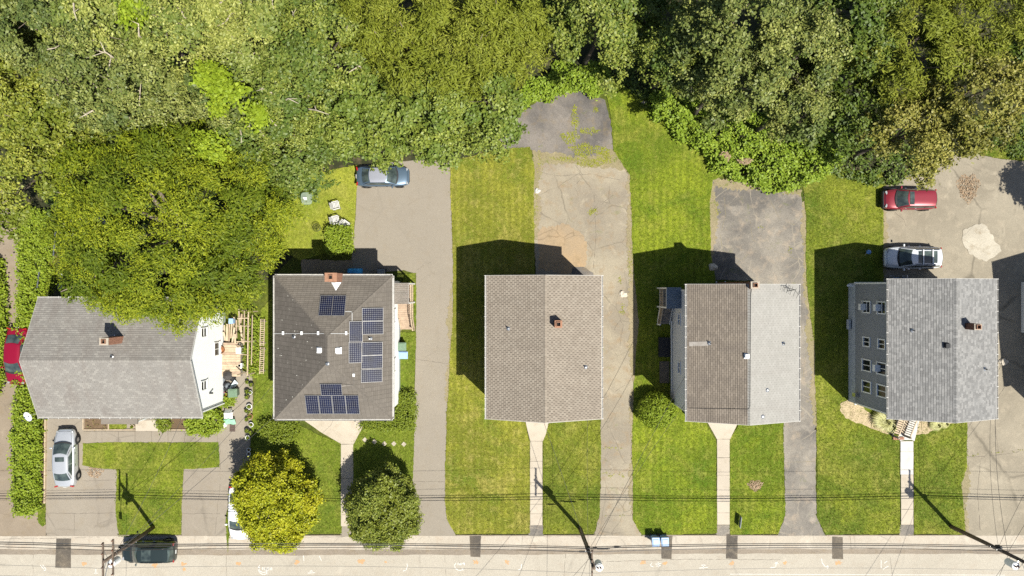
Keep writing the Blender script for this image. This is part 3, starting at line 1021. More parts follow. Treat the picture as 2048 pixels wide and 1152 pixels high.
LF('leaf olive gold', (0.11, 0.14, 0.012), (0.34, 0.345, 0.055), (0.10, 0.135, 0.012), rough=0.5, spec=0.3)
LF('leaf grey green', (0.09, 0.12, 0.020), (0.305, 0.32, 0.085), (0.065, 0.10, 0.024), rough=0.5, spec=0.3)
LF('leaf pale green', (0.125, 0.155, 0.020), (0.385, 0.395, 0.10), (0.10, 0.145, 0.026), rough=0.5, spec=0.3)
LF('leaf mid green', (0.082, 0.12, 0.014), (0.28, 0.305, 0.055), (0.065, 0.11, 0.018), rough=0.5, spec=0.3)
LF('leaf maple green', (0.09, 0.13, 0.016), (0.255, 0.29, 0.048), (0.095, 0.145, 0.022), rough=0.5, spec=0.3)
LF('leaf locust', (0.085, 0.125, 0.006), (0.29, 0.315, 0.016), (0.065, 0.10, 0.006), rough=0.6, spec=0.2)
LF('leaf willow', (0.11, 0.135, 0.010), (0.26, 0.275, 0.035), (0.14, 0.165, 0.014), rough=0.6, spec=0.2)
LF('leaf thicket', (0.12, 0.19, 0.012), (0.29, 0.37, 0.04), (0.15, 0.22, 0.015), rough=0.55, spec=0.25)
LF('leaf vine', (0.13, 0.19, 0.010), (0.29, 0.36, 0.025), (0.18, 0.25, 0.014), rough=0.6, spec=0.2)
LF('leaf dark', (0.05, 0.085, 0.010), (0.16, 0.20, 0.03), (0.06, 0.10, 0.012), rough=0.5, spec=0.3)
LF('leaf grey', (0.09, 0.12, 0.020), (0.32, 0.33, 0.085), (0.075, 0.11, 0.024), rough=0.5, spec=0.3)
LF('leaf tan oak', (0.12, 0.13, 0.014), (0.36, 0.32, 0.075), (0.13, 0.13, 0.02), rough=0.5, spec=0.3)
LF('leaf yellow', (0.17, 0.205, 0.008), (0.44, 0.44, 0.02), (0.34, 0.32, 0.016), rough=0.5, spec=0.25)
LF('leaf street green', (0.095, 0.135, 0.014), (0.27, 0.295, 0.05), (0.15, 0.17, 0.016), rough=0.5, spec=0.3)
LF('leaf hedge', (0.13, 0.195, 0.012), (0.28, 0.335, 0.03), (0.17, 0.23, 0.014), rough=0.55, spec=0.25)
LF('leaf hedge dark', (0.10, 0.145, 0.010), (0.21, 0.245, 0.02), (0.14, 0.18, 0.014), rough=0.55, spec=0.25)
LF('leaf rust', (0.16, 0.12, 0.03), (0.26, 0.20, 0.06), (0.08, 0.11, 0.02))

FG = 'trees of the wood behind the houses'
T_ = [
    # cx, cy, r, H, kind, mat, ryk, label
    (-40, 90, 110, 15, 'oak', 'leaf olive gold', 1, 'olive tree at the upper left corner, half outside the photo'),
    (30, 130, 90, 13, 'oak', 'leaf olive gold', 1, 'small dark olive tree left of the grey-green crowns'),
    (60, 330, 130, 14, 'oak', 'leaf olive gold', 0.95, 'golden olive oak overhanging the narrow left driveway'),
    (140, 250, 115, 13.5, 'oak', 'leaf olive gold', 1.1, 'golden olive oak right beside the overhanging one'),
    (120, 60, 120, 17, 'ash', 'leaf grey green', 1, 'grey-green tree left of the pale crowns at the top'),
    (260, 40, 120, 18, 'ash', 'leaf pale green', 1, 'pale grey-green tree at the top edge above the dark gap'),
    (255, 165, 110, 17, 'ash', 'leaf grey green', 1, 'grey-green tree between the golden oaks and the yellow vines'),
    (400, 60, 115, 18, 'ash', 'leaf pale green', 1, 'palest broad crown at the top, with bare limbs showing'),
    (330, 225, 90, 13, 'ash', 'leaf grey green', 1, 'dull green tree just above the big fine-leaved tree'),
    (530, 70, 110, 18, 'ash', 'leaf pale green', 1, 'pale tree at the top edge right of the palest crown'),
    (485, 185, 92, 14.5, 'ash', 'leaf grey green', 1, 'tree draped with yellow vines above the big fine-leaved tree'),
    (515, 285, 80, 13, 'ash', 'leaf mid green', 1, 'mid green tree between the fine-leaved tree and the maples'),
    (590, 300, 90, 13, 'ash', 'leaf mid green', 0.95, 'mid green tree overhanging the lawn with the white chairs'),
    (660, 110, 115, 17, 'ash', 'leaf mid green', 1, 'green tree left of the olive feathery crown'),
    (600, 190, 90, 16, 'ash', 'leaf mid green', 1, 'green crown in the middle of the left wood'),
    (800, 70, 120, 17, 'willow', 'leaf willow', 1, 'olive feathery tree at the top edge'),
    (915, 100, 110, 16, 'willow', 'leaf willow', 1, 'olive feathery tree above the big maple'),
    (1010, 90, 85, 14, 'willow', 'leaf willow', 1.15, 'olive feathery tree beside the open gap in the wood'),
    (744, 240, 100, 13, 'maple', 'leaf maple green', 1, 'maple overhanging the blue sedan'),
    (870, 235, 115, 13.5, 'maple', 'leaf maple green', 0.9, 'big maple overhanging the top of the wide driveway'),
    (965, 225, 85, 12, 'maple', 'leaf maple green', 1, 'maple at the edge of the dark parking pad'),
    (1190, 60, 95, 12, 'maple', 'leaf mid green', 1.1, 'bright green tree above the dark parking pad'),
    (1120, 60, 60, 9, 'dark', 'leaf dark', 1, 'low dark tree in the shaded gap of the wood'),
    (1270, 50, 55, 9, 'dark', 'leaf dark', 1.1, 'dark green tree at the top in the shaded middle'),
    (1350, 110, 75, 13, 'oak', 'leaf mid green', 1.2, 'loose green tree left of the broad grey crown'),
    (1450, 70, 115, 17, 'oak', 'leaf grey', 1, 'broad grey-leaved crown at the top of the right wood'),
    (1455, 165, 98, 14, 'oak', 'leaf grey', 0.9, 'grey-leaved tree above the bright thicket'),
    (1580, 110, 90, 16, 'oak', 'leaf grey', 1, 'grey-leaved tree left of the olive feathery crowns'),
    (1585, 215, 74, 12, 'oak', 'leaf grey', 1, 'grey tree over the right end of the bright thicket'),
    (1690, 60, 100, 15, 'maple', 'leaf dark', 1, 'dark green tree at the top between grey and olive crowns'),
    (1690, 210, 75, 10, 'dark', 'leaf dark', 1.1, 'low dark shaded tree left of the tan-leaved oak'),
    (1800, 90, 110, 15, 'willow', 'leaf willow', 1, 'olive feathery tree at the top of the right wood'),
    (1930, 60, 105, 15, 'willow', 'leaf willow', 1, 'olive feathery tree near the upper right corner'),
    (1810, 270, 90, 12, 'oak', 'leaf tan oak', 1, 'tan-leaved oak overhanging the red hatchback'),
    (1910, 210, 115, 14, 'oak', 'leaf tan oak', 1, 'large tan-leaved oak above the leaf pile'),
    (2040, 120, 70, 12, 'dark', 'leaf dark', 1, 'dark tree at the right edge of the photo'),
    (2335, 440, 70, 11.5, 'maple', 'leaf mid green', 1, 'tree right of the parking lot, only its shadow in the photo'),
]
for i, (cx, cy, rr, H, kind, mt, ryk, lab) in enumerate(T_):
    tree({'oak': 'oak_tree', 'ash': 'ash_tree', 'maple': 'maple_tree', 'willow': 'willow_tree', 'dark': 'broadleaf_tree'}[kind],
         lab, cx, cy, rr, H, kind, M[mt], ryk, irr=0.3, low=0.0, bare=7 if kind == 'ash' else 0, group=FG, nlimb=9 if 'pale' in mt or 'grey green' in mt else 5,
         dens=0.7 if kind == 'dark' else 0.9)
tree('locust_tree', 'huge bright green fine-leaved tree leaning over the left house roof', 350, 452, 236, 15.5, 'locust', M['leaf locust'], 0.875, dens=1.05, irr=0.14, hm=9.5, nlimb=6)
tree('street_tree', 'rounded street tree with yellow leaves over a white car', 552, 1001, 77, 6.0, 'street', M['leaf yellow'], 1.24, irr=0.12, hm=2.4, low=-0.25, dens=1.15, skew=0.13)
tree('street_tree', 'rounded dark green street tree beside the wide driveway', 770, 1015, 72, 5.6, 'street', M['leaf street green'], 1.12, irr=0.1, hm=2.4, low=-0.25, dens=1.1)


def mass(name, label, cat, pxpoly, hfun, mat, dens=26, seed=5, kind=None, L=0.2, W=0.14, sr=0.16, lv=9, up=0.6, group=None, edge=True):
    """leaf mass over a polygon, height by a function of x, y (metres)"""
    r = np.random.default_rng(seed)
    poly = [g(*p) for p in pxpoly]
    if kind == 'stuff':
        poly = ragged(poly, 0.28, 0.5, seed)
    xs = [p[0] for p in poly]
    ys = [p[1] for p in poly]
    n = int((max(xs) - min(xs)) * (max(ys) - min(ys)) * dens)
    x = r.uniform(min(xs), max(xs), n)
    y = r.uniform(min(ys), max(ys), n)
    k = inside(poly, x, y)
    x, y = x[k], y[k]
    h = hfun(x, y)
    z = h * r.uniform(0.45, 1.05, len(x)) + 0.04
    # sides
    sx, sy, sz = [], [], []
    if edge:
        for i in range(len(poly)):
            a, b = Vector(poly[i]), Vector(poly[(i + 1) % len(poly)])
            c = int((b - a).length * dens * 0.55)
            t = r.uniform(0, 1, c)
            ex, ey = a.x + (b.x - a.x) * t, a.y + (b.y - a.y) * t
            sx.append(ex); sy.append(ey)
            sz.append(r.uniform(0.05, 0.95, c) * hfun(ex, ey))
        x = np.concatenate([x] + sx)
        y = np.concatenate([y] + sy)
        z = np.concatenate([z] + sz)
    sc = np.stack([x, y, z], 1)
    P = (sc[:, None, :] + r.normal(0, 1, (len(sc), lv, 3)) * sr * np.array([1, 1, 0.5])).reshape(-1, 3)
    P[:, 2] = np.maximum(P[:, 2], 0.07)
    cl = np.repeat(r.uniform(0, 1, len(sc)), lv)
    Nn = np.tile(np.array([0, 0, 1.0]), (len(P), 1))
    v, f, a = leaf_cloud(P, Nn, cl, r, L, W, None, 0.7, up)
    cxy = (sum(xs) / len(xs), sum(ys) / len(ys), 0)
    if kind == 'stuff':
        return tag(np_mesh(name, v, f, mat, None, a, 'stuff'), label, cat, group)
    root = thing(name, label, cat, cxy, 0, group)
    np_mesh('foliage', v, f, mat, root, a)
    m = MB()
    rr = random.Random(seed)
    for _ in range(12):
        i = rr.randrange(len(sc))
        p = sc[i]
        m.tube([(p[0] * 0.9 + cxy[0] * 0.1, p[1] * 0.9 + cxy[1] * 0.1, 0), (p[0], p[1], max(0.1, p[2] - 0.1))], [0.03, 0.012], 5)
    m.build('stem', M['branch'], root)
    return root


def bumpy(h0, amp, sc=1.0, ph=0.0):
    return lambda x, y: h0 + amp * (np.sin(x * 1.9 * sc + ph) * np.cos(y * 2.3 * sc + ph * 2) + 0.5 * np.sin(x * 4.1 * sc + y * 3.3 * sc + ph))


mass('undergrowth', 'bright green thicket of vines along the edge of the right lawn', 'thicket',
     [(1300, 195), (1400, 200), (1500, 230), (1640, 270), (1668, 325), (1640, 352), (1590, 372), (1545, 378), (1490, 360), (1440, 345), (1400, 300), (1350, 265), (1310, 240)],
     bumpy(1.1, 0.6, 0.8), M['leaf thicket'], 20, 31, 'stuff', 0.2, 0.16)
mass('undergrowth', 'low bright bushes at the head of the dark parking pad', 'thicket',
     [(1040, 190), (1090, 160), (1120, 130), (1190, 130), (1215, 165), (1200, 185), (1160, 178), (1110, 186), (1070, 200), (1035, 225)],
     bumpy(0.6, 0.3, 0.9), M['leaf thicket'], 20, 32, 'stuff', 0.2, 0.16)
for i, (px, py, hz, rp, ryk_, lab) in enumerate([
        (445, 178, 15.0, 42, 0.8, 'largest yellow-green vine patch climbing over the crowns of the left wood'),
        (408, 148, 15.3, 18, 1.2, 'small vine tongue just above the largest vine patch'),
        (412, 288, 13.4, 26, 0.5, 'flat vine patch on the crowns above the huge fine-leaved tree'),
        (510, 222, 13.8, 13, 1.4, 'narrow vine tuft right of the largest vine patch'),
        (262, 6, 17.0, 16, 0.8, 'vine tuft at the top edge of the photo')]):
    r = np.random.default_rng(900 + i)
    c = at(px, py, hz)
    rt_ = thing('vine', lab, 'vine', (c[0], c[1], 0), 0, 'yellow-green vines over the left wood')
    rx_ = rp / S * (1 - hz / HC)
    crown_mesh('foliage', (c[0], c[1], hz - 0.9), rx_, rx_ * ryk_, 1.2, 'dark', M['leaf vine'], r, rt_, low=0.0, dens=0.8, irr=0.9)
    m = MB(); m.tube([(c[0], c[1], 0), (c[0] + .3, c[1], hz * .5), (c[0], c[1] + .2, hz - .8)], [.07, .05, .03], 6); m.build('stem', M['branch'], rt_)
hedge_long = [(46, 440), (56, 420), (100, 430), (112, 500), (100, 560), (84, 600), (70, 700), (60, 760), (86, 840), (84, 1010), (74, 1020), (40, 1022), (38, 860), (45, 780), (46, 640), (52, 560)]
mass('hedge', 'long rough hedge between the two left driveways', 'hedge', hedge_long, bumpy(0.9, 0.25, 1.2, 1), M['leaf hedge'], 30, 34, None, 0.17, 0.12)
mass('hedge', 'bushy hedge on the left edge beside the red sedan', 'hedge', [(-30, 520), (8, 520), (18, 600), (18, 700), (8, 780), (-30, 830)], bumpy(1.2, 0.4, 1.1, 2), M['leaf hedge'], 30, 35, None, 0.2, 0.13)
mass('hedge', 'square clipped bright hedge beside the lawn chairs', 'hedge', [(664, 459), (703, 459), (704, 503), (663, 503)], lambda x, y: x * 0 + 1.45, M['leaf hedge'], 60, 36, None, 0.13, 0.09, up=0.5)
mass('hedge', 'clipped dark hedge at the front left corner of the solar house', 'hedge', [(530, 842), (596, 845), (594, 868), (578, 880), (545, 878), (530, 866)], lambda x, y: x * 0 + 1.1, M['leaf hedge dark'], 60, 37, None, 0.11, 0.08)
mass('hedge', 'clipped hedge at the right front corner of the solar house', 'hedge', [(790, 786), (828, 786), (827, 854), (728, 854), (730, 842), (782, 840)], lambda x, y: x * 0 + 1.0, M['leaf hedge dark'], 60, 38, None, 0.11, 0.08)
mass('shrub', 'bright shrub at the right front corner of the left house', 'shrub', [(385, 836), (402, 820), (428, 815), (446, 830), (448, 850), (430, 862), (385, 861)], bumpy(0.9, 0.15, 1.5), M['leaf hedge'], 40, 39, None, 0.2, 0.12)
mass('shrub', 'small shrub in the bed left of the mulch strip', 'shrub', [(318, 840), (334, 838), (342, 852), (326, 858)], bumpy(0.35, 0.1, 2), M['leaf hedge dark'], 45, 41, None, 0.14, 0.08)
mass('shrub', 'green plant behind the green bin beside the white wall', 'shrub', [(446, 793), (468, 793), (465, 806), (448, 806)], bumpy(0.4, 0.1, 2), M['leaf hedge'], 45, 42, None, 0.15, 0.09)
mass('shrub', 'weedy shrub by the ladders behind the timber frame', 'shrub', [(500, 640), (520, 640), (522, 745), (505, 748), (496, 720)], bumpy(0.5, 0.3, 2), M['leaf hedge'], 24, 43, None, 0.15, 0.09)
mass('weeds', 'bramble patch left of the backyard of the left house', 'weeds', [(88, 470), (130, 460), (150, 520), (120, 545), (100, 590), (84, 600)], bumpy(0.3, 0.15, 2), M['leaf locust'], 16, 44, 'stuff', 0.15, 0.08)
mass('weeds', 'dry brown weeds by the wire fence at the left', 'weeds', [(96, 500), (122, 495), (120, 520), (100, 526)], bumpy(0.35, 0.1, 2), M['leaf rust'], 26, 45, 'stuff', 0.16, 0.05)
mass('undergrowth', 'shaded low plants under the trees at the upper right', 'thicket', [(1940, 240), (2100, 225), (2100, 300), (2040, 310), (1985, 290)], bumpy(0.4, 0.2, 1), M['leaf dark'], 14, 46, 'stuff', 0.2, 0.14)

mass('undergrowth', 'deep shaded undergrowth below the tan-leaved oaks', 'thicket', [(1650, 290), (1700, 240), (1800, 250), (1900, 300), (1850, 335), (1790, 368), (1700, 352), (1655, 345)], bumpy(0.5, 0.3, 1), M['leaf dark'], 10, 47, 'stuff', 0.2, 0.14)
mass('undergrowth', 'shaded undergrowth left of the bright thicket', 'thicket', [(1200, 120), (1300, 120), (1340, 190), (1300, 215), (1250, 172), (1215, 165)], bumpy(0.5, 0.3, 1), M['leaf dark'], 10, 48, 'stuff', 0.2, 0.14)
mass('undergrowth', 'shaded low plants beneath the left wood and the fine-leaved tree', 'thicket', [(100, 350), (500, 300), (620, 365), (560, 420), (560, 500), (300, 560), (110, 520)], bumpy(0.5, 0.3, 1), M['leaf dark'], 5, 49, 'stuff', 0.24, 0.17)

# spherical spiky bush at the two-tone house
r = np.random.default_rng(77)
c = at(1313, 820, 1.0)
root = thing('shrub', 'large round spiky bush left of the two-tone roofed house', 'bush', (c[0], c[1], 0))
n = 9500
d = r.normal(0, 1, (n, 3)); d /= np.linalg.norm(d, axis=1)[:, None]
d = d[d[:, 2] > -0.5]
P = np.array([c[0], c[1], 1.05]) + d * np.array([1.55, 1.5, 1.15]) * r.uniform(0.72, 1.03, (len(d), 1))
v, f, a = leaf_cloud(P, d, r.uniform(0, 1, len(d)), r, 0.26, 0.06, d * 1.0 + r.normal(0, .5, d.shape), 0.9, 0.15)
np_mesh('foliage', v, f, M['leaf hedge'], root, a)
m = MB(); m.tube([(c[0], c[1], 0), (c[0], c[1], 1.2)], [0.12, 0.05], 8); m.build('stem', M['branch'], root)

# ornamental grasses
for i, (px, py, rr, lab) in enumerate([(1762, 838, 1.15, 'tallest clump of ornamental grass at the corner of the grey house'), (1778, 851, 0.7, 'smaller clump of ornamental grass next to the white walk'),
                                       (1868, 848, 0.65, 'clump of ornamental grass under the eave right of the steps'), (1886, 846, 0.5, 'small clump of ornamental grass at the far end of the front bed')]):
    c = g(px, py)
    n = 700
    th = r.uniform(0, 2 * PI, n); q = rr * np.sqrt(r.uniform(0.02, 1, n))
    h = 0.75 * rr + 0.3 - 0.4 * (q / rr) ** 2
    b0 = np.stack([c[0] + np.cos(th) * 0.12, c[1] + np.sin(th) * 0.12, np.full(n, 0.08)], 1)
    md = np.stack([c[0] + np.cos(th) * q * 0.55, c[1] + np.sin(th) * q * 0.55, h], 1)
    tp = np.stack([c[0] + np.cos(th) * q, c[1] + np.sin(th) * q, h * 0.55], 1)
    sd = np.stack([-np.sin(th), np.cos(th), th * 0], 1) * 0.014
    verts = np.stack([b0 - sd, b0 + sd, md + sd, md - sd, tp], 1).reshape(-1, 3)
    fidx = np.arange(n)[:, None] * 5
    fc = np.concatenate([fidx + np.array([[0, 1, 2, 3]]), fidx + np.array([[3, 2, 4, 4]])])
    f3 = np.concatenate([fidx + np.array([[0, 1, 2]]), fidx + np.array([[0, 2, 3]]), fidx + np.array([[3, 2, 4]])])
    root = thing('ornamental_grass', lab, 'plant', (c[0], c[1], 0), 0, 'ornamental grass clumps at the grey house')
    np_mesh('foliage', verts, f3, leaf_mat('grass plume', (0.30, 0.30, 0.08), (0.46, 0.44, 0.20)) if i == 0 else D.materials['grass plume'], root, {'rnd': r.uniform(0, 1, len(f3)), 'clump': r.uniform(0, 1, len(f3))})

# weeds in the cracks of old asphalt
def weeds(pxpolys, dens, seed, label, mat=None, h=(0.03, 0.1), thr=0.5):
    o = grass(pxpolys, 0.024, mat or M['weed'], dens, seed, h[0], h[1], 'weeds')
    return tag(o, label, 'weeds')


rw = random.Random(5)


def crack_poly(pts, wd):
    a = [(x + rw.uniform(-1, 1), y - wd * rw.uniform(0.3, 1)) for x, y in pts]
    b = [(x + rw.uniform(-1, 1), y + wd * rw.uniform(0.3, 1)) for x, y in pts[::-1]]
    return a + b


def blob(x, y, rx, ry, s):
    q = random.Random(s)
    return [(x + rx * q.uniform(0.5, 1.2) * math.cos(t * PI / 7), y + ry * q.uniform(0.5, 1.2) * math.sin(t * PI / 7)) for t in range(14)]


wz = [blob(1150, 235, 9, 30, 1), blob(1140, 275, 18, 18, 2), blob(1180, 262, 22, 8, 3), blob(1165, 302, 30, 16, 4), blob(1200, 300, 20, 12, 5), blob(1185, 325, 38, 9, 6), blob(1130, 318, 40, 5, 7), blob(1192, 220, 8, 7, 8), blob(1210, 315, 16, 12, 9), blob(1185, 424, 10, 6, 10)]
weeds(wz, 230, 1, 'yellow-green weeds growing out of the dark parking pad')
weeds([crack_poly([(1205 + i * 10, 895 + rw.uniform(-2, 2)) for i in range(5)], 1.5), crack_poly([(1204 + i * 9, 950 + rw.uniform(-5, 5)) for i in range(6)], 2),
       crack_poly([(1204 + i * 12, 1031 + rw.uniform(-.6, .6)) for i in range(6)], 0.8), blob(1260, 540, 5, 30, 12), blob(1245, 620, 6, 14, 13), blob(1240, 560, 4, 10, 14)], 110, 2, 'thin lines of weeds crossing the cracked tan driveway')
weeds([blob(1575, 385, 22, 4, 15), blob(1540, 380, 18, 4, 16), blob(1612, 560, 4, 20, 17), blob(1436, 420, 6, 16, 18), blob(1580, 500, 4, 10, 19), blob(1520, 455, 10, 3, 20)], 60, 3, 'sparse weeds round the patchy asphalt lot')
weeds([blob(1080, 330, 6, 40, 21), blob(1072, 420, 4, 60, 22), blob(1264, 420, 5, 60, 23), blob(1262, 520, 5, 40, 24)], 45, 4, 'weeds along both edges of the cracked driveway')
weeds([crack_poly([(455 + rw.uniform(-1, 1), 1040 + i * 8) for i in range(8)], 3), blob(50, 560, 4, 60, 31), blob(48, 470, 5, 30, 32)], 60, 5, 'weeds along the seams of the left driveways')
weeds([crack_poly([(1935 + i * 14, 910 - i * 1.2 + rw.uniform(-1, 1)) for i in range(9)], 1.0)], 60, 6, 'thin weeds along the crack across the right parking lot')

# pile of dry leaves
def litter(px, py, rx, ry, n, label, seed, z=0.03):
    r = np.random.default_rng(seed)
    c = g(px, py)
    th = r.uniform(0, 2 * PI, n); q = np.sqrt(r.uniform(0, 1, n)) * (1 + 0.15 * np.sin(3 * th) + 0.1 * np.sin(7 * th))
    P = np.stack([c[0] + np.cos(th) * q * rx, c[1] + np.sin(th) * q * ry, z + (1 - np.clip(q, 0, 1) ** 2) * 0.08 * r.uniform(0.2, 1, n)], 1)
    v, f, a = leaf_cloud(P, np.tile([0, 0, 1.0], (n, 1)), r.uniform(0, 1, n), r, 0.12, 0.07, None, 0.8, 0.8)
    return tag(np_mesh('dry_leaves', v, f, M['litter'], None, a, 'stuff'), label, 'leaf pile')


litter(1936, 375, 0.9, 1.15, 900, 'round patch of dry brown leaves on the right lot', 3)
litter(1510, 970, 0.6, 0.45, 500, 'patch of dry straw on the lawn right of the middle walk', 4, 0.06)
litter(1442, 320, 0.4, 0.5, 260, 'dead brown leaves lying in the bright thicket', 5, 1.2)
litter(1480, 328, 0.6, 0.25, 260, 'pale dead twigs on top of the thicket', 6, 1.25)
litter(190, 944, 0.7, 0.5, 260, 'scattered brown leaves on the driveway by the T-shaped lawn', 7, 0.026)


# ------------------------------------------------------------------ houses
M['asphalt_c'] = shingle_mat('tan shingles', [(0.245, 0.208, 0.168), (0.23, 0.194, 0.156), (0.257, 0.22, 0.178), (0.216, 0.182, 0.146), (0.238, 0.202, 0.163)], (0.175, 0.148, 0.12), 0.35, seed=3)
M['shingle_e'] = shingle_mat('grey architectural shingles', [(0.21, 0.205, 0.198), (0.18, 0.176, 0.171), (0.245, 0.238, 0.23), (0.195, 0.191, 0.186), (0.225, 0.219, 0.212), (0.165, 0.161, 0.157)], (0.2, 0.19, 0.18), 0.15, seed=5)
M['shingle_a'] = shingle_mat('light grey shingles', [(0.215, 0.20, 0.182), (0.20, 0.186, 0.17), (0.228, 0.213, 0.195), (0.207, 0.193, 0.177), (0.25, 0.234, 0.212), (0.212, 0.197, 0.18)], (0.155, 0.13, 0.115), 0.5, 'Y', seed=8)
M['shingle_b'] = shingle_mat('dark grey hip shingles', [(0.138, 0.121, 0.102), (0.128, 0.112, 0.095), (0.147, 0.129, 0.11), (0.133, 0.117, 0.10)], (0.10, 0.087, 0.075), 0.45, seed=11)
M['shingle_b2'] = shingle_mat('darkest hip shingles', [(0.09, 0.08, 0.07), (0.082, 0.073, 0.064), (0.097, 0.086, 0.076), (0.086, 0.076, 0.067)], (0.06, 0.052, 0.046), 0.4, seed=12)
M['shingle_d'] = shingle_mat('brown grey shingles', [(0.185, 0.155, 0.125), (0.165, 0.138, 0.112), (0.205, 0.172, 0.14), (0.175, 0.147, 0.12)], (0.125, 0.105, 0.09), 0.55, seed=14)
M['shingle_d2'] = shingle_mat('pale grey shingles', [(0.285, 0.272, 0.25), (0.272, 0.26, 0.238), (0.298, 0.285, 0.262), (0.28, 0.268, 0.245)], (0.23, 0.21, 0.19), 0.35, seed=15, gran=0.12)
M['shingle_porch'] = shingle_mat('grey porch shingles', [(0.21, 0.18, 0.155), (0.19, 0.165, 0.14)], seed=16)
M['shingle_porch_blue'] = shingle_mat('slate blue porch shingles', [(0.19, 0.225, 0.26), (0.16, 0.195, 0.23)], (0.12, 0.15, 0.18), seed=17)
M['underlay'] = simple('roof felt', (0.085, 0.072, 0.06), 0.95)
M['underlay_light'] = simple('pale roof felt', (0.20, 0.19, 0.18), 0.95)
M['siding_white'] = simple('white siding', (0.80, 0.80, 0.79), 0.55, var=0.05)
M['siding_grey'] = simple('slate grey siding', (0.235, 0.245, 0.26), 0.7, var=0.1)
M['siding_pale'] = simple('pale grey siding', (0.60, 0.61, 0.62), 0.6, var=0.08)
M['siding_tan'] = simple('beige siding', (0.50, 0.45, 0.38), 0.6, var=0.08)


def hit(px, py, P0, N):
    d = Vector(((px - 1024) / S, (576 - py) / S, -HC))
    o_ = Vector((0, 0, HC))
    t = (Vector(P0) - o_).dot(N) / d.dot(N)
    return o_ + d * t


def shingles(name, O, U, V, poly, mat, parent, course=0.19, tab=0.31, gap=0.03, thick=0.012, seed=0, stagger=0.5, cgap=0.02):
    """overlapping shingle tabs over the (u, v) polygon of a roof plane"""
    O, U, V = Vector(O), Vector(U).normalized(), Vector(V).normalized()
    N = U.cross(V)
    if N.z < 0:
        N = -N
    rr = random.Random(seed)
    vmax = max(p[1] for p in poly)
    m = MB()
    i = 0
    v = 0.0

    def urange(vv):
        xs = []
        n = len(poly)
        for k in range(n):
            a, b = poly[k], poly[(k + 1) % n]
            if (a[1] - vv) * (b[1] - vv) <= 0 and abs(a[1] - b[1]) > 1e-6:
                xs.append(a[0] + (vv - a[1]) * (b[0] - a[0]) / (b[1] - a[1]))
        return (min(xs), max(xs)) if len(xs) > 1 else None
    while v < vmax - 0.02:
        v2 = min(v + course - cgap, vmax)
        r0 = urange(v + 0.001)
        r1 = urange(v2 - 0.001)
        if not r0 or not r1:
            break
        u = r0[0] - (i % 2) * tab * stagger - rr.random() * tab * (0.0 if stagger == 0.5 else 1.0)
        while u < r0[1]:
            wd = tab * (rr.uniform(0.65, 1.35) if stagger != 0.5 else 1)
            a0, b0 = max(u, r0[0]), min(u + wd - gap, r0[1])
            a1, b1 = max(u, r1[0]), min(u + wd - gap, r1[1])
            if b0 - a0 > 0.02 or b1 - a1 > 0.02:
                b0, b1 = max(a0, b0), max(a1, b1)
                t = thick * rr.uniform(0.7, 1.5)
                vf = v + (rr.uniform(0, 0.02) if stagger != 0.5 else 0)
                q = [O + U * a0 + V * vf, O + U * b0 + V * vf, O + U * b1 + V * v2, O + U * a1 + V * v2]
                top = [q[0] + N * (t + 0.012), q[1] + N * (t + 0.012), q[2] + N * 0.004, q[3] + N * 0.004]
                m.cur = rr.random()
                m.add(q[:2] + top, [(2, 3, 4, 5) if U.cross(V).z > 0 else (5, 4, 3, 2), (0, 1, 3, 2), (0, 2, 5), (1, 4, 3)])
            u += wd
        v += course
        i += 1
    m.cur = 0.5
    return m.build(name, mat, parent, kind='stuff')


def ridge_caps(parent, a, b, mat, seed=0):
    a, b = Vector(a), Vector(b)
    L = (b - a).length
    n = int(L / 0.2)
    d = (b - a) / n
    q = (b - a).to_track_quat('X', 'Z').to_matrix()
    sd, up = q @ Vector((0, 1, 0)), Vector((0, 0, 1))
    m = MB()
    rr = random.Random(seed)
    for i in range(n):
        m.cur = rr.random()
        p, e = a + d * (i + 0.05), a + d * (i + 0.95)
        m.add([p + sd * 0.15 - up * 0.04, p + up * 0.045, p - sd * 0.15 - up * 0.04, e + sd * 0.15 - up * 0.045, e + up * 0.03, e - sd * 0.15 - up * 0.045],
              [(0, 3, 4, 1), (1, 4, 5, 2), (0, 1, 2)])
    return m.build('ridge_cap', mat, parent, kind='stuff')


def siding(parent, a, b, z0, z1, mat, outward, gable=None, lap=0.14, name='wall', thick=0.1):
    """lap siding from a to b (world xy); gable = height added at the middle"""
    a, b, n_ = Vector((*a, 0)), Vector((*b, 0)), Vector((*outward, 0))
    L = (b - a).length
    U = (b - a) / L
    m = MB()
    z = z0
    while z < z1 + (gable or 0) - 0.01:
        zt = min(z + lap, z1 + (gable or 0))

        def ur(zz):
            if gable and zz > z1:
                k = (zz - z1) / gable * L / 2
                return k, L - k
            return 0, L
        u0, u1 = ur(z)
        w0, w1 = ur(zt)
        if w1 - w0 < 0.01:
            w0 = w1 = L / 2
        p = [a + U * u0 + n_ * 0.022 + Vector((0, 0, z)), a + U * u1 + n_ * 0.022 + Vector((0, 0, z)), a + U * w1 + n_ * 0.006 + Vector((0, 0, zt)), a + U * w0 + n_ * 0.006 + Vector((0, 0, zt))]
        p += [a + U * u0 - n_ * thick + Vector((0, 0, z)), a + U * u1 - n_ * thick + Vector((0, 0, z)), a + U * w1 - n_ * thick + Vector((0, 0, zt)), a + U * w0 - n_ * thick + Vector((0, 0, zt))]
        m.add(p, [(0, 1, 2, 3), (7, 6, 5, 4), (0, 4, 5, 1), (0, 3, 7, 4), (1, 5, 6, 2)])
        z = zt
    return m.build(name, mat, parent)


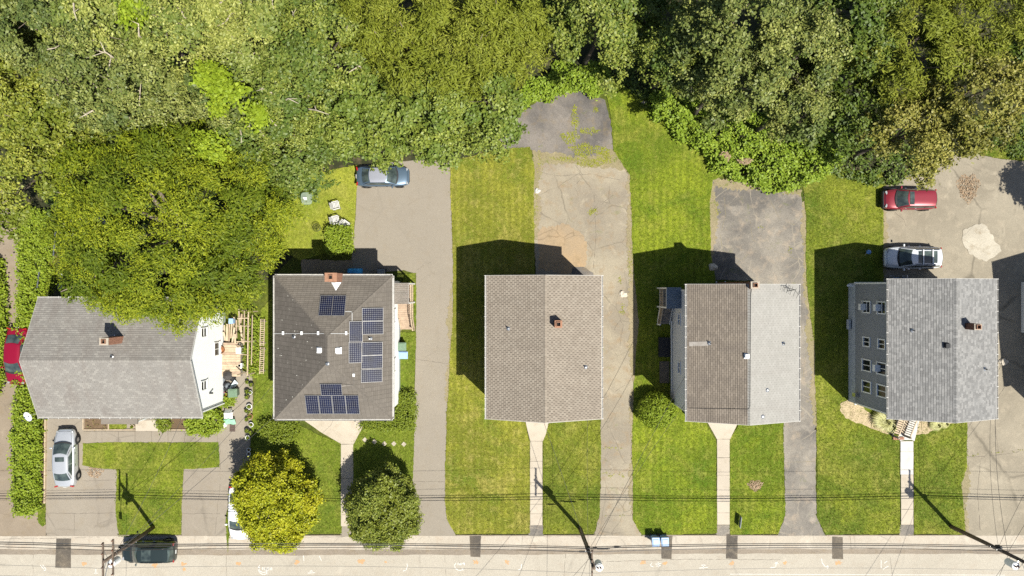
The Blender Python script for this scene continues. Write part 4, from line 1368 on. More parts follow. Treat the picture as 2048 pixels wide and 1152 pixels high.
def window(parent, c, U, N, wd, ht, split='v', ac=False, label=None):
    c, U, N = Vector(c), Vector((*U, 0)), Vector((*N, 0))
    Z = Vector((0, 0, 1))

    def bx(m, uc, zc, su, sz, dep, off):
        p = c + U * uc + Z * zc + N * off
        vs = []
        for dz in (-sz / 2, sz / 2):
            for du, dn in ((-su / 2, -dep / 2), (su / 2, -dep / 2), (su / 2, dep / 2), (-su / 2, dep / 2)):
                vs.append(p + U * du + N * dn + Z * dz)
        m.add(vs, [(0, 3, 2, 1), (4, 5, 6, 7), (0, 1, 5, 4), (1, 2, 6, 5), (2, 3, 7, 6), (3, 0, 4, 7)])
    m = MB()
    f = 0.09
    bx(m, 0, ht / 2, wd + 2 * f, f, 0.08, 0.04)
    bx(m, -(wd + f) / 2, 0, f, ht - f, 0.08, 0.04)
    bx(m, (wd + f) / 2, 0, f, ht - f, 0.08, 0.04)
    o = m.build('window', M['white'], parent, label=label)
    m = MB(); bx(m, 0, -ht / 2 - 0.01, wd + 2 * f + 0.04, f, 0.13, 0.065); m.build('sill', M['white'], o)
    m = MB()
    if split == 'v':
        bx(m, 0, 0, 0.05, ht - f, 0.05, 0.035)
    else:
        bx(m, 0, 0, wd, 0.05, 0.05, 0.035)
    m.build('sash_bar', M['white'], o)
    for s_ in (-1, 1):
        m = MB()
        if split == 'v':
            bx(m, s_ * (wd / 4 + 0.012), 0, wd / 2 - 0.026, ht - f, 0.02, 0.02)
        else:
            bx(m, 0, s_ * (ht / 4), wd, ht / 2 - 0.07, 0.02, 0.02)
        m.build('pane', M['glass'], o)
    if ac:
        m = MB(); bx(m, 0, -ht / 2 + 0.24, wd * 0.62, 0.36, 0.42, 0.25)
        m.build('air_conditioner', M['plastic_white'], o)
    return o


def door(parent, c, U, N, mat):
    c, U, N = Vector(c), Vector((*U, 0)), Vector((*N, 0))
    m = MB()
    ang = math.atan2(U.y, U.x)
    m.box(c + Vector((0, 0, 1.02)) + N * 0.04, (0.92, 0.06, 2.04), ang)
    o = m.build('door', mat, parent)
    m = MB()
    for s_ in (-1, 1):
        m.box(c + U * s_ * 0.52 + Vector((0, 0, 1.05)) + N * 0.05, (0.1, 0.1, 2.1), ang)
    m.box(c + Vector((0, 0, 2.15)) + N * 0.05, (1.14, 0.1, 0.1), ang)
    m.build('door_frame', M['white'], o)
    m = MB(); m.box(c + U * 0.38 + Vector((0, 0, 1.0)) + N * 0.09, (0.04, 0.05, 0.1), ang); m.build('handle', M['steel'], o)
    return o


def gutter(parent, a, b, z, out, mat=None, brackets=True):
    a, b, n_ = Vector((*a, z)), Vector((*b, z)), Vector((*out, 0))
    m = MB()
    L = (b - a).length
    up = Vector((0, 0, 1))
    for off, w_, zz, h_ in ((0.045, 0.09, -0.09, 0.012), (0.09, 0.012, -0.045, 0.1), (0.006, 0.012, -0.045, 0.1)):
        m.bar(a + n_ * off + up * zz, b + n_ * off + up * zz, w_, h_)
    o = m.build('gutter', mat or M['white_metal'], parent)
    if brackets:
        m = MB()
        d = (b - a).normalized()
        k = int(L / 0.75)
        for i in range(k + 1):
            p = a + d * (L * i / k)
            m.bar(p - d * 0.02 + n_ * 0.06 + up * 0.006, p + d * 0.02 + n_ * 0.06 + up * 0.006, 0.15, 0.012)
        m.build('gutter_strap', M['white_metal'], o)
    return o


def chimney(parent, x, y, z0, z1, sx, sy, brick='brick', cap='mortar', flue=True):
    m = MB()
    m.box((x, y, (z0 + z1) / 2), (sx - 0.03, sy - 0.03, z1 - z0))
    ch = m.build('chimney', M['mortar'], parent)
    m = MB()
    rr = random.Random(3)
    z = z0
    i = 0
    while z < z1 - 0.03:
        for (ax, fixed, half, run) in (('x', y - sy / 2, sy / 2, sx), ('x', y + sy / 2, sy / 2, sx), ('y', x - sx / 2, sx / 2, sy), ('y', x + sx / 2, sx / 2, sy)):
            n = max(2, round(run / 0.21))
            bl = run / n
            k0 = -0.5 if i % 2 else 0
            k = k0
            while k < n:
                s0, s1 = max(0, k * bl), min(run, (k + 1) * bl)
                if s1 - s0 > 0.04:
                    m.cur = rr.random()
                    cc = (s0 + s1) / 2 - run / 2
                    if ax == 'x':
                        m.box((x + cc, fixed, z + 0.035), (s1 - s0 - 0.012, 0.035, 0.06))
                    else:
                        m.box((fixed, y + cc, z + 0.035), (0.035, s1 - s0 - 0.012, 0.06))
                k += 1
        z += 0.075
        i += 1
    m.build('brick', M[brick], ch, kind='stuff')
    m = MB()
    fl = 0.16 if flue else 0.2
    for (cx_, cy_, bx_, by_) in ((x, y - sy / 2 + (sy / 2 - fl) / 2, sx + 0.04, sy / 2 - fl + 0.03), (x, y + sy / 2 - (sy / 2 - fl) / 2, sx + 0.04, sy / 2 - fl + 0.03),
                                 (x - sx / 2 + (sx / 2 - fl) / 2, y, sx / 2 - fl + 0.03, 2 * fl - 0.03), (x + sx / 2 - (sx / 2 - fl) / 2, y, sx / 2 - fl + 0.03, 2 * fl - 0.03)):
        m.box((cx_, cy_, z1 + 0.03), (bx_, by_, 0.07))
    m.build('chimney_cap', M[cap], ch)
    m = MB()
    for s_ in (-1, 1):
        m.box((x + s_ * (fl - 0.02), y, z1 + 0.08), (0.035, 2 * fl, 0.2))
        m.box((x, y + s_ * (fl - 0.02), z1 + 0.081), (2 * fl - 0.08, 0.035, 0.198))
    m.build('flue', M['clay'], ch)
    m = MB(); m.box((x, y, z1 + 0.004), (2 * fl - 0.07, 2 * fl - 0.07, 0.01)); m.build('flue_opening', M['soot'], ch)
    m = MB()
    for s_ in (-1, 1):
        m.box((x + s_ * (sx / 2 + 0.06), y, z0 + 0.35), (0.1, sy + 0.2, 0.02))
    m.build('flashing', M['steel'], ch)
    return ch


def vent_pipe(parent, p, h=0.45, r_=0.05, mat='dark', flash=0.16, fm='steel'):
    m = MB()
    m.tube([p, Vector(p) + Vector((0, 0, h))], r_, 10)
    o = m.build('vent_pipe', M[mat], parent)
    m = MB()
    m.lathe([(flash, 0.02), (flash * 0.9, 0.045), (r_ + 0.02, 0.09), (r_ + 0.01, 0.12)], p, 12)
    m.build('flashing', M[fm], o)
    return o


def roof_vent(parent, p, s_=0.34, h=0.2, mat='plastic_white', rz=0):
    m = MB()
    m.box(Vector(p) + Vector((0, 0, 0.04)), (s_ * 1.3, s_ * 1.3, 0.05), rz)
    o = m.build('roof_vent', M[mat], parent)
    m = MB()
    m.box(Vector(p) + Vector((0, 0, 0.04 + h / 2)), (s_, s_, h), rz)
    m.build('vent_hood', M[mat], o, bevel=0.02)
    return o


def house(name, label, x0, x1, y0, y1, ze, zr, axis, mats, wallmat, sh, oh=0.3, rk=0.3, deckmat='underlay', base=0.9, caps=None, loc_rz=0, gutters=True, facade=None):
    root = thing(name, label, 'house', ((x0 + x1) / 2, (y0 + y1) / 2, 0))
    xm, ym = (x0 + x1) / 2, (y0 + y1) / 2
    T = 0.16
    if axis == 'y':
        planes = [((x0, y0, ze), (0, 1, 0), (xm - x0, 0, zr - ze), y1 - y0), ((x1, y0, ze), (0, 1, 0), (xm - x1, 0, zr - ze), y1 - y0)]
    else:
        planes = [((x0, y1, ze), (1, 0, 0), (0, ym - y1, zr - ze), x1 - x0), ((x0, y0, ze), (1, 0, 0), (0, ym - y0, zr - ze), x1 - x0)]
    for i, (O, U, V, run) in enumerate(planes):
        O, U, V = Vector(O), Vector(U), Vector(V)
        m = MB()
        q = [O, O + U * run, O + U * run + V, O + V]
        lo = [p - Vector((0, 0, T)) for p in q]
        m.add(q + lo, [(0, 1, 2, 3), (7, 6, 5, 4), (0, 4, 5, 1), (1, 5, 6, 2), (3, 7, 4, 0)])
        rf = m.build('roof', M[deckmat if not isinstance(deckmat, tuple) else deckmat[i]], root)
        shingles('shingles', O + Vector((0, 0, 0.004)), U, V, [(0, 0), (run, 0), (run, V.length), (0, V.length)], mats[i], rf, seed=i + int(x0 * 3), **sh[i])
        # fascia and rake boards
        m = MB()
        outd = Vector((-V.x, -V.y, 0)).normalized()
        m.bar(O + outd * 0.012 - Vector((0, 0, 0.09)), O + U * run + outd * 0.012 - Vector((0, 0, 0.09)), 0.02, 0.17)
        m.build('fascia', M['white_metal'], rf)
        for e, s_ in ((0, -1), (run, 1)):
            m = MB()
            o_ = U * s_ * 0.013
            m.bar(O + U * e + o_ - Vector((0, 0, 0.075)), O + U * e + V + o_ - Vector((0, 0, 0.075)), 0.022, 0.17)
            m.build('rake_board', M['white_metal'], rf)
        if gutters:
            gutter(root, (O + outd * 0.024).xy, (O + U * run + outd * 0.024).xy, ze - 0.005, outd.xy)
    slope = (zr - ze) / ((xm - x0) if axis == 'y' else (ym - y0))
    if axis == 'y':
        ridge_caps(root, (xm, y0, zr + 0.01), (xm, y1, zr + 0.01), mats[0] if caps is None else caps)
        wx0, wx1, wy0, wy1 = x0 + oh, x1 - oh, y0 + rk, y1 - rk
        gh = (zr - ze) - slope * oh
        zt = ze + slope * oh - T - 0.01
        siding(root, (wx0, wy0), (wx0, wy1), base, zt, wallmat, (-1, 0))
        siding(root, (wx1, wy0), (wx1, wy1), base, zt, wallmat, (1, 0))
        siding(root, (wx0, wy0), (wx1, wy0), base, zt, wallmat, (0, -1), gh)
        siding(root, (wx0, wy1), (wx1, wy1), base, zt, wallmat, (0, 1), gh)
    else:
        ridge_caps(root, (x0, ym, zr + 0.01), (x1, ym, zr + 0.01), mats[0] if caps is None else caps)
        wx0, wx1, wy0, wy1 = x0 + rk, x1 - rk, y0 + oh, y1 - oh
        gh = (zr - ze) - slope * oh
        zt = ze + slope * oh - T - 0.01
        siding(root, (wx0, wy0), (wx0, wy1), base, zt, wallmat, (-1, 0), gh)
        siding(root, (wx1, wy0), (wx1, wy1), base, zt, wallmat, (1, 0), gh)
        siding(root, (wx0, wy0), (wx1, wy0), base, zt, wallmat, (0, -1))
        siding(root, (wx0, wy1), (wx1, wy1), base, zt, wallmat, (0, 1))
    m = MB()
    m.prism([(wx0 - 0.03, wy0 - 0.03), (wx1 + 0.03, wy0 - 0.03), (wx1 + 0.03, wy1 + 0.03), (wx0 - 0.03, wy1 + 0.03)], 0, base - 0.005)
    m.build('foundation', M['foundation'], root)
    # corner boards
    for cx_, cy_ in ((wx0, wy0), (wx1, wy0), (wx1, wy1), (wx0, wy1)):
        m = MB()
        m.box((cx_, cy_, (base + zt) / 2), (0.12, 0.12, zt - base))
        m.build('corner_board', M['white'] if wallmat != M['siding_white'] else wallmat, root)
    return root, (wx0, wx1, wy0, wy1, zt)


def plane_of(side, x0, x1, y0, y1, ze, zr):
    xm, ym = (x0 + x1) / 2, (y0 + y1) / 2
    if side == 'W':
        return Vector((x0, y0, ze)), Vector((-(zr - ze), 0, xm - x0)).normalized()
    if side == 'E':
        return Vector((x1, y0, ze)), Vector(((zr - ze), 0, x1 - xm)).normalized()
    if side == 'N':
        return Vector((x0, y1, ze)), Vector((0, (zr - ze), y1 - ym)).normalized()
    return Vector((x0, y0, ze)), Vector((0, -(zr - ze), ym - y0)).normalized()


# --- left house (A): white walls, ridge along the street
Ax = (-36.3, -23.72, -9.88, -0.79, 4.7, 6.72)
hA, wA = house('house', 'left white house with light grey roof, ridge parallel to the street', *Ax, 'x', (M['shingle_a'], M['shingle_a']), M['siding_white'],
               [dict(course=0.17, tab=0.3, gap=0.012)] * 2, oh=0.45, rk=0.2, deckmat='underlay_light', base=0.5)
wx = wA[1]
window(hA, (wx + 0.02, -4.93, 1.75), (0, 1), (1, 0), 0.95, 0.95, label='three-part window in the white side wall')
window(hA, (wx + 0.02, -3.44, 4.1), (0, 1), (1, 0), 0.6, 1.0, 'h')
window(hA, (wx + 0.02, -7.55, 4.1), (0, 1), (1, 0), 0.6, 1.0, 'h')
for xx in (-34.5, -31.8, -28.8, -25.6):
    window(hA, (xx, wA[2] - 0.02, 2.2), (1, 0), (0, -1), 1.0, 1.1, 'h')
door(hA, (-30.1, wA[2] - 0.02, 0.5), (1, 0), (0, -1), M['wood_light'])
chimney(hA, -29.35, -3.85, 5.6, 7.9, 0.62, 0.5, 'brick', 'mortar')
P0, N0 = plane_of('N', *Ax)
vent_pipe(hA, hit(224, 713, P0, N0), 0.2, 0.06)
# small porch roof over the front door
m = MB(); m.box((-31.15, -10.05, 2.75), (2.9, 1.5, 0.12)); pr = m.build('porch_roof', M['shingle_porch'], hA)
for xx in (-32.45, -29.85):
    m = MB(); m.box((xx, -10.65, 1.35), (0.1, 0.1, 2.66)); m.build('porch_post', M['white'], hA)
# slanting white trim along the foot of the gable
m = MB(); m.bar((wx + 0.12, wA[2] - 0.1, 0.45), (wx + 0.12, wA[2] - 0.1, 4.6), 0.1, 0.08); m.build('downspout', M['white'], hA)
# wall lamp
m = MB(); m.box((wx + 0.15, -8.3, 3.0), (0.25, 0.12, 0.16)); m.build('wall_lamp', M['dark'], hA)
# satellite dish on the corner of the roof
m = MB()
c = Vector((-36.75, -9.75, 5.1))
m.tube([(-36.2, -9.6, 4.75), (-36.6, -9.65, 4.8), c], 0.03, 6)
dsh = m.build('dish_arm', M['steel'], hA)
m = MB()
q = Vector((-0.25, -0.45, 1.0)).to_track_quat('Z', 'Y').to_matrix()
vs, fs = [], []
for i in range(6):
    for k in range(20):
        t = 2 * PI * k / 20
        r_ = 0.06 + 0.065 * i * 1.0
        vs.append(c + q @ Vector((math.cos(t) * r_ * 0.95, math.sin(t) * r_ * 1.1, 0.45 * r_ * r_)))
for i in range(5):
    for k in range(20):
        fs.append((i * 20 + k, i * 20 + (k + 1) % 20, (i + 1) * 20 + (k + 1) % 20, (i + 1) * 20 + k))
fs.append(list(range(20)))
m.add(vs, fs)
m.build('satellite_dish', M['siding_pale'], hA, smooth=True)
m = MB(); e = c + q @ Vector((0, -0.1, 0.5)); m.tube([c + q @ Vector((0, -0.5, 0.05)), e], 0.015, 5); m.box(e, (0.1, 0.08, 0.12)); m.build('dish_receiver', M['dark'], hA)

# --- solar house (B): hip roof
Bx = (-17.8, -8.96, -9.83, 0.92, 5.8, 7.5)
x0, x1, y0, y1, ze, zr = Bx
hB = thing('house', 'white house with dark hip roof carrying solar panels', 'house', ((x0 + x1) / 2, (y0 + y1) / 2, 0))
xm = (x0 + x1) / 2
hw = (x1 - x0) / 2
ra, rb_ = y1 - hw, y0 + hw          # ridge ends
T = 0.16
fac = [  # O, U, V, poly, side
    ((x0, y1, ze), (1, 0, 0), (0, -hw, zr - ze), 'tri', x1 - x0, 'N'),
    ((x0, y0, ze), (1, 0, 0), (0, hw, zr - ze), 'tri', x1 - x0, 'S'),
    ((x0, y0, ze), (0, 1, 0), (hw, 0, zr - ze), 'trap', y1 - y0, 'W'),
    ((x1, y0, ze), (0, 1, 0), (-hw, 0, zr - ze), 'trap', y1 - y0, 'E')]
for i, (O, U, V, kd, run, sd) in enumerate(fac):
    O, U, V = Vector(O), Vector(U), Vector(V)
    VL = V.length
    poly = [(0, 0), (run, 0), (run / 2, VL)] if kd == 'tri' else [(0, 0), (run, 0), (run - hw, VL), (hw, VL)]
    top = [O + U * a + V.normalized() * b for a, b in poly]
    m = MB()
    n = len(top)
    m.add(top + [p - Vector((0, 0, T)) for p in top], [list(range(n)), list(range(n, 2 * n))[::-1], (0, n, n + 1, 1)])
    rf = m.build('roof', M['underlay'], hB)
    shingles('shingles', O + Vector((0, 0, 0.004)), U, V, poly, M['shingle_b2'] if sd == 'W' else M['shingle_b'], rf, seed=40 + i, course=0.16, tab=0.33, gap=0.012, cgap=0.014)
    outd = Vector((-V.x, -V.y, 0)).normalized()
    m = MB()
    m.bar(O + outd * 0.012 - Vector((0, 0, 0.1)) - U * 0.02, O + U * (run + 0.02) + outd * 0.012 - Vector((0, 0, 0.1)), 0.02, 0.19)
    m.build('fascia', M['white'], rf)
    gutter(hB, (O + outd * 0.024).xy, (O + U * run + outd * 0.024).xy, ze - 0.005, outd.xy, brackets=False)
for a, b in (((x0, y1, ze), (xm, ra, zr)), ((x1, y1, ze), (xm, ra, zr)), ((x0, y0, ze), (xm, rb_, zr)), ((x1, y0, ze), (xm, rb_, zr)), ((xm, rb_, zr), (xm, ra, zr))):
    ridge_caps(hB, a, b, M['shingle_b'])
ohb = 0.38
wB = (x0 + ohb, x1 - ohb, y0 + ohb, y1 - ohb)
for a, b, nn in (((wB[0], wB[2]), (wB[0], wB[3]), (-1, 0)), ((wB[1], wB[2]), (wB[1], wB[3]), (1, 0)), ((wB[0], wB[2]), (wB[1], wB[2]), (0, -1)), ((wB[0], wB[3]), (wB[1], wB[3]), (0, 1))):
    siding(hB, a, b, 0.6, ze - 0.02, M['siding_white'], nn)
m = MB(); m.prism([(wB[0] - .03, wB[2] - .03), (wB[1] + .03, wB[2] - .03), (wB[1] + .03, wB[3] + .03), (wB[0] - .03, wB[3] + .03)], 0, 0.595); m.build('foundation', M['foundation'], hB)
m = MB(); m.prism([(x0 + .03, y0 + .03), (x1 - .03, y0 + .03), (x1 - .03, y1 - .03), (x0 + .03, y1 - .03)], ze - 0.18, ze - 0.161); m.build('soffit', M['white'], hB)
for yy, zz in ((-2.2, 2.9), (-6.1, 2.9), (-6.6, 4.6), (-3.0, 4.6)):
    window(hB, (wB[1] + 0.02, yy, zz), (0, 1), (1, 0), 0.9, 0.75)
for xx in (-16.4, -13.4, -10.4):
    for zz in (2.1, 4.6):
        if not (xx == -13.4 and zz < 3):
            window(hB, (xx, wB[2] - 0.02, zz), (1, 0), (0, -1), 1.0, 1.1, 'h')
door(hB, (-13.4, wB[2] - 0.02, 0.6), (1, 0), (0, -1), M['white'])
for yy in (-2.0, -6.5):
    window(hB, (wB[0] - 0.02, yy, 3.0), (0, 1), (-1, 0), 0.9, 1.0, 'h')
chimney(hB, -13.15, 0.78, 0.0, 7.45, 0.85, 0.62, 'brick', 'clay')
# white cricket behind the chimney
N_pl = plane_of('N', *Bx)
m = MB()
pc = Vector((-13.0, 0.05, 0))


def zN(y):
    return ze + (y1 - y) * (zr - ze) / hw


m.add([(-13.5, 0.42, zN(0.42) + 0.04), (-12.75, 0.42, zN(0.42) + 0.04), (-13.1, -0.2, zN(-0.2) + 0.03), (-13.1, 0.42, zN(0.42) + 0.25)], [(0, 3, 2), (3, 1, 2), (0, 1, 3)])
m.build('chimney_cricket', M['plastic_white'], hB)
# solar panels
M['cell'] = simple('solar cell', (0.008, 0.011, 0.038), 0.2, 0.4, c2=(0.012, 0.011, 0.02), scale=1.5, coat=0.2)
M['backsheet'] = simple('solar back sheet', (0.19, 0.195, 0.21), 0.5)
M['panel_frame'] = simple('panel frame aluminium', (0.22, 0.21, 0.20), 0.5, metal=0.3)


def solar(px, py, side, portrait, lw=1.0):
    P0_, N_ = plane_of(side, x0, x1, rb_ - (zr - ze) * 0, ra, ze, zr) if side in 'WE' else (None, None)
    if side == 'E':
        P0_, N_ = Vector((x1, 0, ze)), Vector((zr - ze, 0, hw)).normalized()
        A = Vector((0, 1, 0)); B_ = Vector((-hw, 0, zr - ze)).normalized()
    elif side == 'N':
        P0_, N_ = Vector((0, y1, ze)), Vector((0, zr - ze, hw)).normalized()
        A = Vector((1, 0, 0)); B_ = Vector((0, -hw, zr - ze)).normalized()
    else:
        P0_, N_ = Vector((0, y0, ze)), Vector((0, -(zr - ze), hw)).normalized()
        A = Vector((1, 0, 0)); B_ = Vector((0, hw, zr - ze)).normalized()
    P0_ = P0_ + N_ * 0.14
    c = hit(px, py, P0_, N_)
    if portrait:
        sa, sb = 0.98, 1.58       # across eave, up slope
        na, nb = 6, 10
    else:
        sa, sb = 0.98, 1.52
        na, nb = 6, 10
    # A: along eave, B_: up the slope
    if portrait == 'flat':
        sa, sb, na, nb = 1.58, 0.98, 10, 6
    root_p = MB()

    def quadbox(m, ca, cb, wa, wb, z0_, z1_):
        vs = []
        for zz in (z0_, z1_):
            for da, db in ((-wa / 2, -wb / 2), (wa / 2, -wb / 2), (wa / 2, wb / 2), (-wa / 2, wb / 2)):
                vs.append(c + A * (ca + da) + B_ * (cb + db) + N_ * zz)
        m.add(vs, [(0, 3, 2, 1), (4, 5, 6, 7), (0, 1, 5, 4), (1, 2, 6, 5), (2, 3, 7, 6), (3, 0, 4, 7)])
    m = MB(); quadbox(m, 0, 0, sa - 0.03, sb - 0.03, -0.05, 0.0)
    pn = m.build('solar_panel', M['backsheet'], hB)
    m = MB()
    for s_ in (-1, 1):
        quadbox(m, s_ * (sa / 2 - 0.012), 0, 0.024, sb, -0.055, 0.01)
        quadbox(m, 0, s_ * (sb / 2 - 0.012), sa - 0.05, 0.024, -0.055, 0.01)
    m.build('frame', M['panel_frame'], pn)
    m = MB()
    ca, cb = (sa - 0.07) / na, (sb - 0.07) / nb
    rr = random.Random(int(px * 3 + py))
    for i in range(na):
        for j in range(nb):
            m.cur = rr.random()
            u_, v_ = -(sa - 0.07) / 2 + ca * (i + .5), -(sb - 0.07) / 2 + cb * (j + .5)
            a_, b_ = ca * 0.47, cb * 0.47
            k = 0.3
            pts = [(-a_, -b_ * (1 - k)), (-a_ * (1 - k), -b_), (a_ * (1 - k), -b_), (a_, -b_ * (1 - k)), (a_, b_ * (1 - k)), (a_ * (1 - k), b_), (-a_ * (1 - k), b_), (-a_, b_ * (1 - k))]
            m.add([c + A * (u_ + p) + B_ * (v_ + q_) + N_ * 0.004 for p, q_ in pts], [list(range(8)) if A.cross(B_).z > 0 else list(range(8))[::-1]])
    m.build('solar_cells', M['cell'], pn, kind='stuff')
    m = MB()
    for s_ in (-1, 1):
        quadbox(m, s_ * sa * 0.3, 0, 0.04, sb, -0.12, -0.056)
    m.build('mounting_rail', M['panel_frame'], pn)


for px, py in ((652, 611), (677.5, 611)):
    solar(px, py, 'N', True)
for px, py in ((745.5, 629), (745.5, 655.5), (744, 697.5), (744, 724), (743.5, 751.5)):
    solar(px, py, 'E', True)
for px, py in ((712, 664), (711, 704.5)):
    solar(px, py, 'E', 'flat')
for px, py in ((624.5, 809.5), (651.5, 809.5), (678.5, 809.5), (705, 809.5)):
    solar(px, py, 'S', True)
solar(662.5, 779.5, 'S', 'flat')
PE = (Vector((x1, 0, ze)), Vector((zr - ze, 0, hw)).normalized())
PW = (Vector((x0, 0, ze)), Vector((-(zr - ze), 0, hw)).normalized())
PN = (Vector((0, y1, ze)), Vector((0, zr - ze, hw)).normalized())
PS = (Vector((0, y0, ze)), Vector((0, -(zr - ze), hw)).normalized())
roof_vent(hB, hit(640, 700, *PW), 0.34, 0.16)
roof_vent(hB, hit(677, 701, *PE), 0.38, 0.16)
vent_pipe(hB, hit(741, 677, *PE), 0.42, 0.05, 'plastic_white')
vent_pipe(hB, hit(588, 673, *PW), 0.3, 0.045)
vent_pipe(hB, hit(655, 727, *PW), 0.1, 0.045)
m = MB()
pts = [hit(548, 667, *PW), hit(600, 667, *PW), hit(648, 667, *PW)]
m.tube([p + Vector((0, 0, 0.08)) for p in pts], 0.013, 6)
cd = m.build('conduit', M['plastic_white'], hB)
m = MB(); m.tube([hit(662, 667, *PE) + Vector((0, 0, 0.07)), hit(700, 667, *PE) + Vector((0, 0, 0.07))], 0.012, 6); m.build('conduit', M['plastic_white'], hB)
m = MB(); m.tube([hit(690, 623, *PN) + Vector((0, 0, 0.05)), hit(703, 623, *PN) + Vector((0, 0, 0.05)), hit(704.5, 626, *PE) + Vector((0, 0, 0.05)), hit(704.5, 643, *PE) + Vector((0, 0, 0.05))], 0.015, 6); m.build('conduit', M['plastic_white'], hB)
m = MB(); m.tube([hit(708, 727, *PE) + Vector((0, 0, 0.05)), hit(708, 770, *PE) + Vector((0, 0, 0.05)), hit(684, 772, *PE) + Vector((0, 0, 0.08))], 0.015, 6); m.build('conduit', M['wire_light'], hB)
for px, pl in ((567, PW), (604, PW), (637, PW), (693, PE)):
    m = MB(); p = hit(px, 666, *pl); m.box(p + Vector((0, 0, 0.08)), (0.14, 0.26, 0.12)); m.build('junction_box', M['plastic_white'], hB)
m = MB(); p = hit(708, 750, *PE); m.box(p + Vector((0, 0, 0.08)), (0.16, 0.22, 0.1)); m.build('junction_box', M['plastic_white'], hB)
# lichen specks on the dark west slope
M['lichen'] = simple('lichen', (0.38, 0.37, 0.33), 0.9)
rr = random.Random(9)
m = MB()
for _ in range(45):
    px, py = rr.uniform(556, 640), rr.uniform(562, 830)
    if px - 556 > abs(py - 696) * -1 + 128 - (0) and False:
        continue
    if min(py - 552, 838 - py) < (px - 552) * 1.02 + 4:
        continue
    p = hit(px, py, *PW) + Vector((0, 0, 0.035))
    q = rr.uniform(0.02, 0.055)
    m.box(p, (q * 1.6, q, 0.01), rr.uniform(0, 3))
m.build('lichen', M['lichen'], hB, kind='stuff')
# front stoop
m = MB(); m.box((-13.4, -9.83, 0.3), (2.2, 0.9, 0.55)); m.build('stoop', M['concrete'], hB)

# --- tan house (C)
Cx = (-1.89, 6.63, -9.7, 0.92, 6.4, 7.95)
shC = dict(course=0.17, tab=0.27, gap=0.04, cgap=0.008)
hC, wC = house('house', 'house with plain tan shingle roof beside the wide driveway', *Cx, 'y', (M['asphalt_c'], M['asphalt_c']), M['siding_tan'], [shC, dict(shC)], gutters=True)
chimney(hC, 3.3, -2.57, 7.0, 8.55, 0.5, 0.5, 'brick_brown', 'clay')
for px, py, sd, mt in ((1017, 657, 'W', 'steel'), (1171, 734, 'E', 'plastic_white')):
    vent_pipe(hC, hit(px, py, *plane_of(sd, *Cx)), 0.4, 0.05, mt)
for xx in (-0.2, 2.4, 4.9):
    for zz in (2.6, 5.0):
        if not (xx == 2.4 and zz < 3):
            window(hC, (xx, wC[2] - 0.02, zz), (1, 0), (0, -1), 1.0, 1.1, 'h')
door(hC, (2.4, wC[2] - 0.02, 0.9), (1, 0), (0, -1), M['white'])
m = MB(); m.box((2.4, -9.75, 0.42), (1.8, 0.9, 0.82)); m.build('stoop', M['concrete'], hC)
for yy in (-2, -5, -8):
    for s_, xw in ((-1, wC[0] - 0.02), (1, wC[1] + 0.02)):
        window(hC, (xw, yy, 5.0), (0, 1), (s_, 0), 0.9, 1.0, 'h')

# --- two-tone house (D)
Dx = (12.92, 21.17, -9.83, 0.27, 6.6, 8.1)
hD, wD = house('house', 'pale grey house whose roof is brown on one slope and light grey on the other', *Dx, 'y', (M['shingle_d'], M['shingle_d2']), M['siding_pale'],
               [dict(course=0.155, tab=0.33, gap=0.012, cgap=0.022), dict(course=0.15, tab=0.33, gap=0.008, cgap=0.008)], oh=0.3, rk=0.45, deckmat=('underlay', 'underlay_light'), caps=M['shingle_d2'])
chimney(hD, 17.3, 0.2, 0.0, 8.45, 0.6, 0.5, 'brick', 'mortar')
pw, pe = plane_of('W', *Dx), plane_of('E', *Dx)
roof_vent(hD, hit(1493, 712, *pw), 0.3, 0.2)
vent_pipe(hD, hit(1419, 686, *pw), 0.35, 0.05)
vent_pipe(hD, hit(1566, 687, *pe), 0.3, 0.045)
vent_pipe(hD, hit(1534, 780, *pe), 0.12, 0.045)
vent_pipe(hD, hit(1525, 833, *pe), 0.12, 0.045)
m = MB()
a, b = hit(1378, 688, *pw) + Vector((0, 0, .03)), hit(1416, 687, *pw) + Vector((0, 0, .03))
m.bar(a, b, 0.32, 0.008); m.build('stain', simple('pale run-off stain', (0.34, 0.31, 0.28), 0.9, c2=(0.24, 0.21, 0.18), scale=3), hD)
m = MB()
for x_, y_, z_ in ((0, 0, 0),):
    p = hit(1575, 582, *pe)
    m.tube([p, p + Vector((0.2, 0.1, 0.9))], 0.025, 6)
    m.tube([p + Vector((-0.5, 0.3, 0.5)), p + Vector((0.2, 0.1, 0.75)), p + Vector((0.6, -0.3, 0.65))], 0.02, 5)
    for k in range(5):
        q = p + Vector((-0.4 + k * 0.22, 0.27 - k * 0.12, 0.52 + k * 0.05))
        m.tube([q + Vector((-0.12, -0.3, 0)), q + Vector((0.12, 0.3, 0))], 0.012, 5)
m.build('antenna', M['black_metal'], hD)
for yy in (-2.47, -6.27):
    window(hD, (wD[0] - 0.02, yy, 3.3), (0, 1), (-1, 0), 0.8, 0.5)
for xx in (14.4, 17.05, 19.7):
    for zz in (2.6, 5.1):
        if not (xx == 17.05 and zz < 3):
            window(hD, (xx, wD[2] - 0.02, zz), (1, 0), (0, -1), 1.0, 1.1, 'h')
door(hD, (17.05, wD[2] - 0.02, 0.9), (1, 0), (0, -1), M['white'])
m = MB(); m.box((17.05, -9.75, 0.42), (1.8, 0.8, 0.82)); m.build('stoop', M['concrete'], hD)
m = MB()
pk = lambda x_, y_: hit(x_, y_, *pw) + Vector((0, 0, .035))
m.tube([pk(1378, 816), pk(1440, 817), pk(1496, 818), pk(1499.5, 813), pk(1500, 740), pk(1500.5, 660), pk(1501, 590), pk(1503, 575)], .022, 5)
m.build('roof_seam', M['dark'], hD)
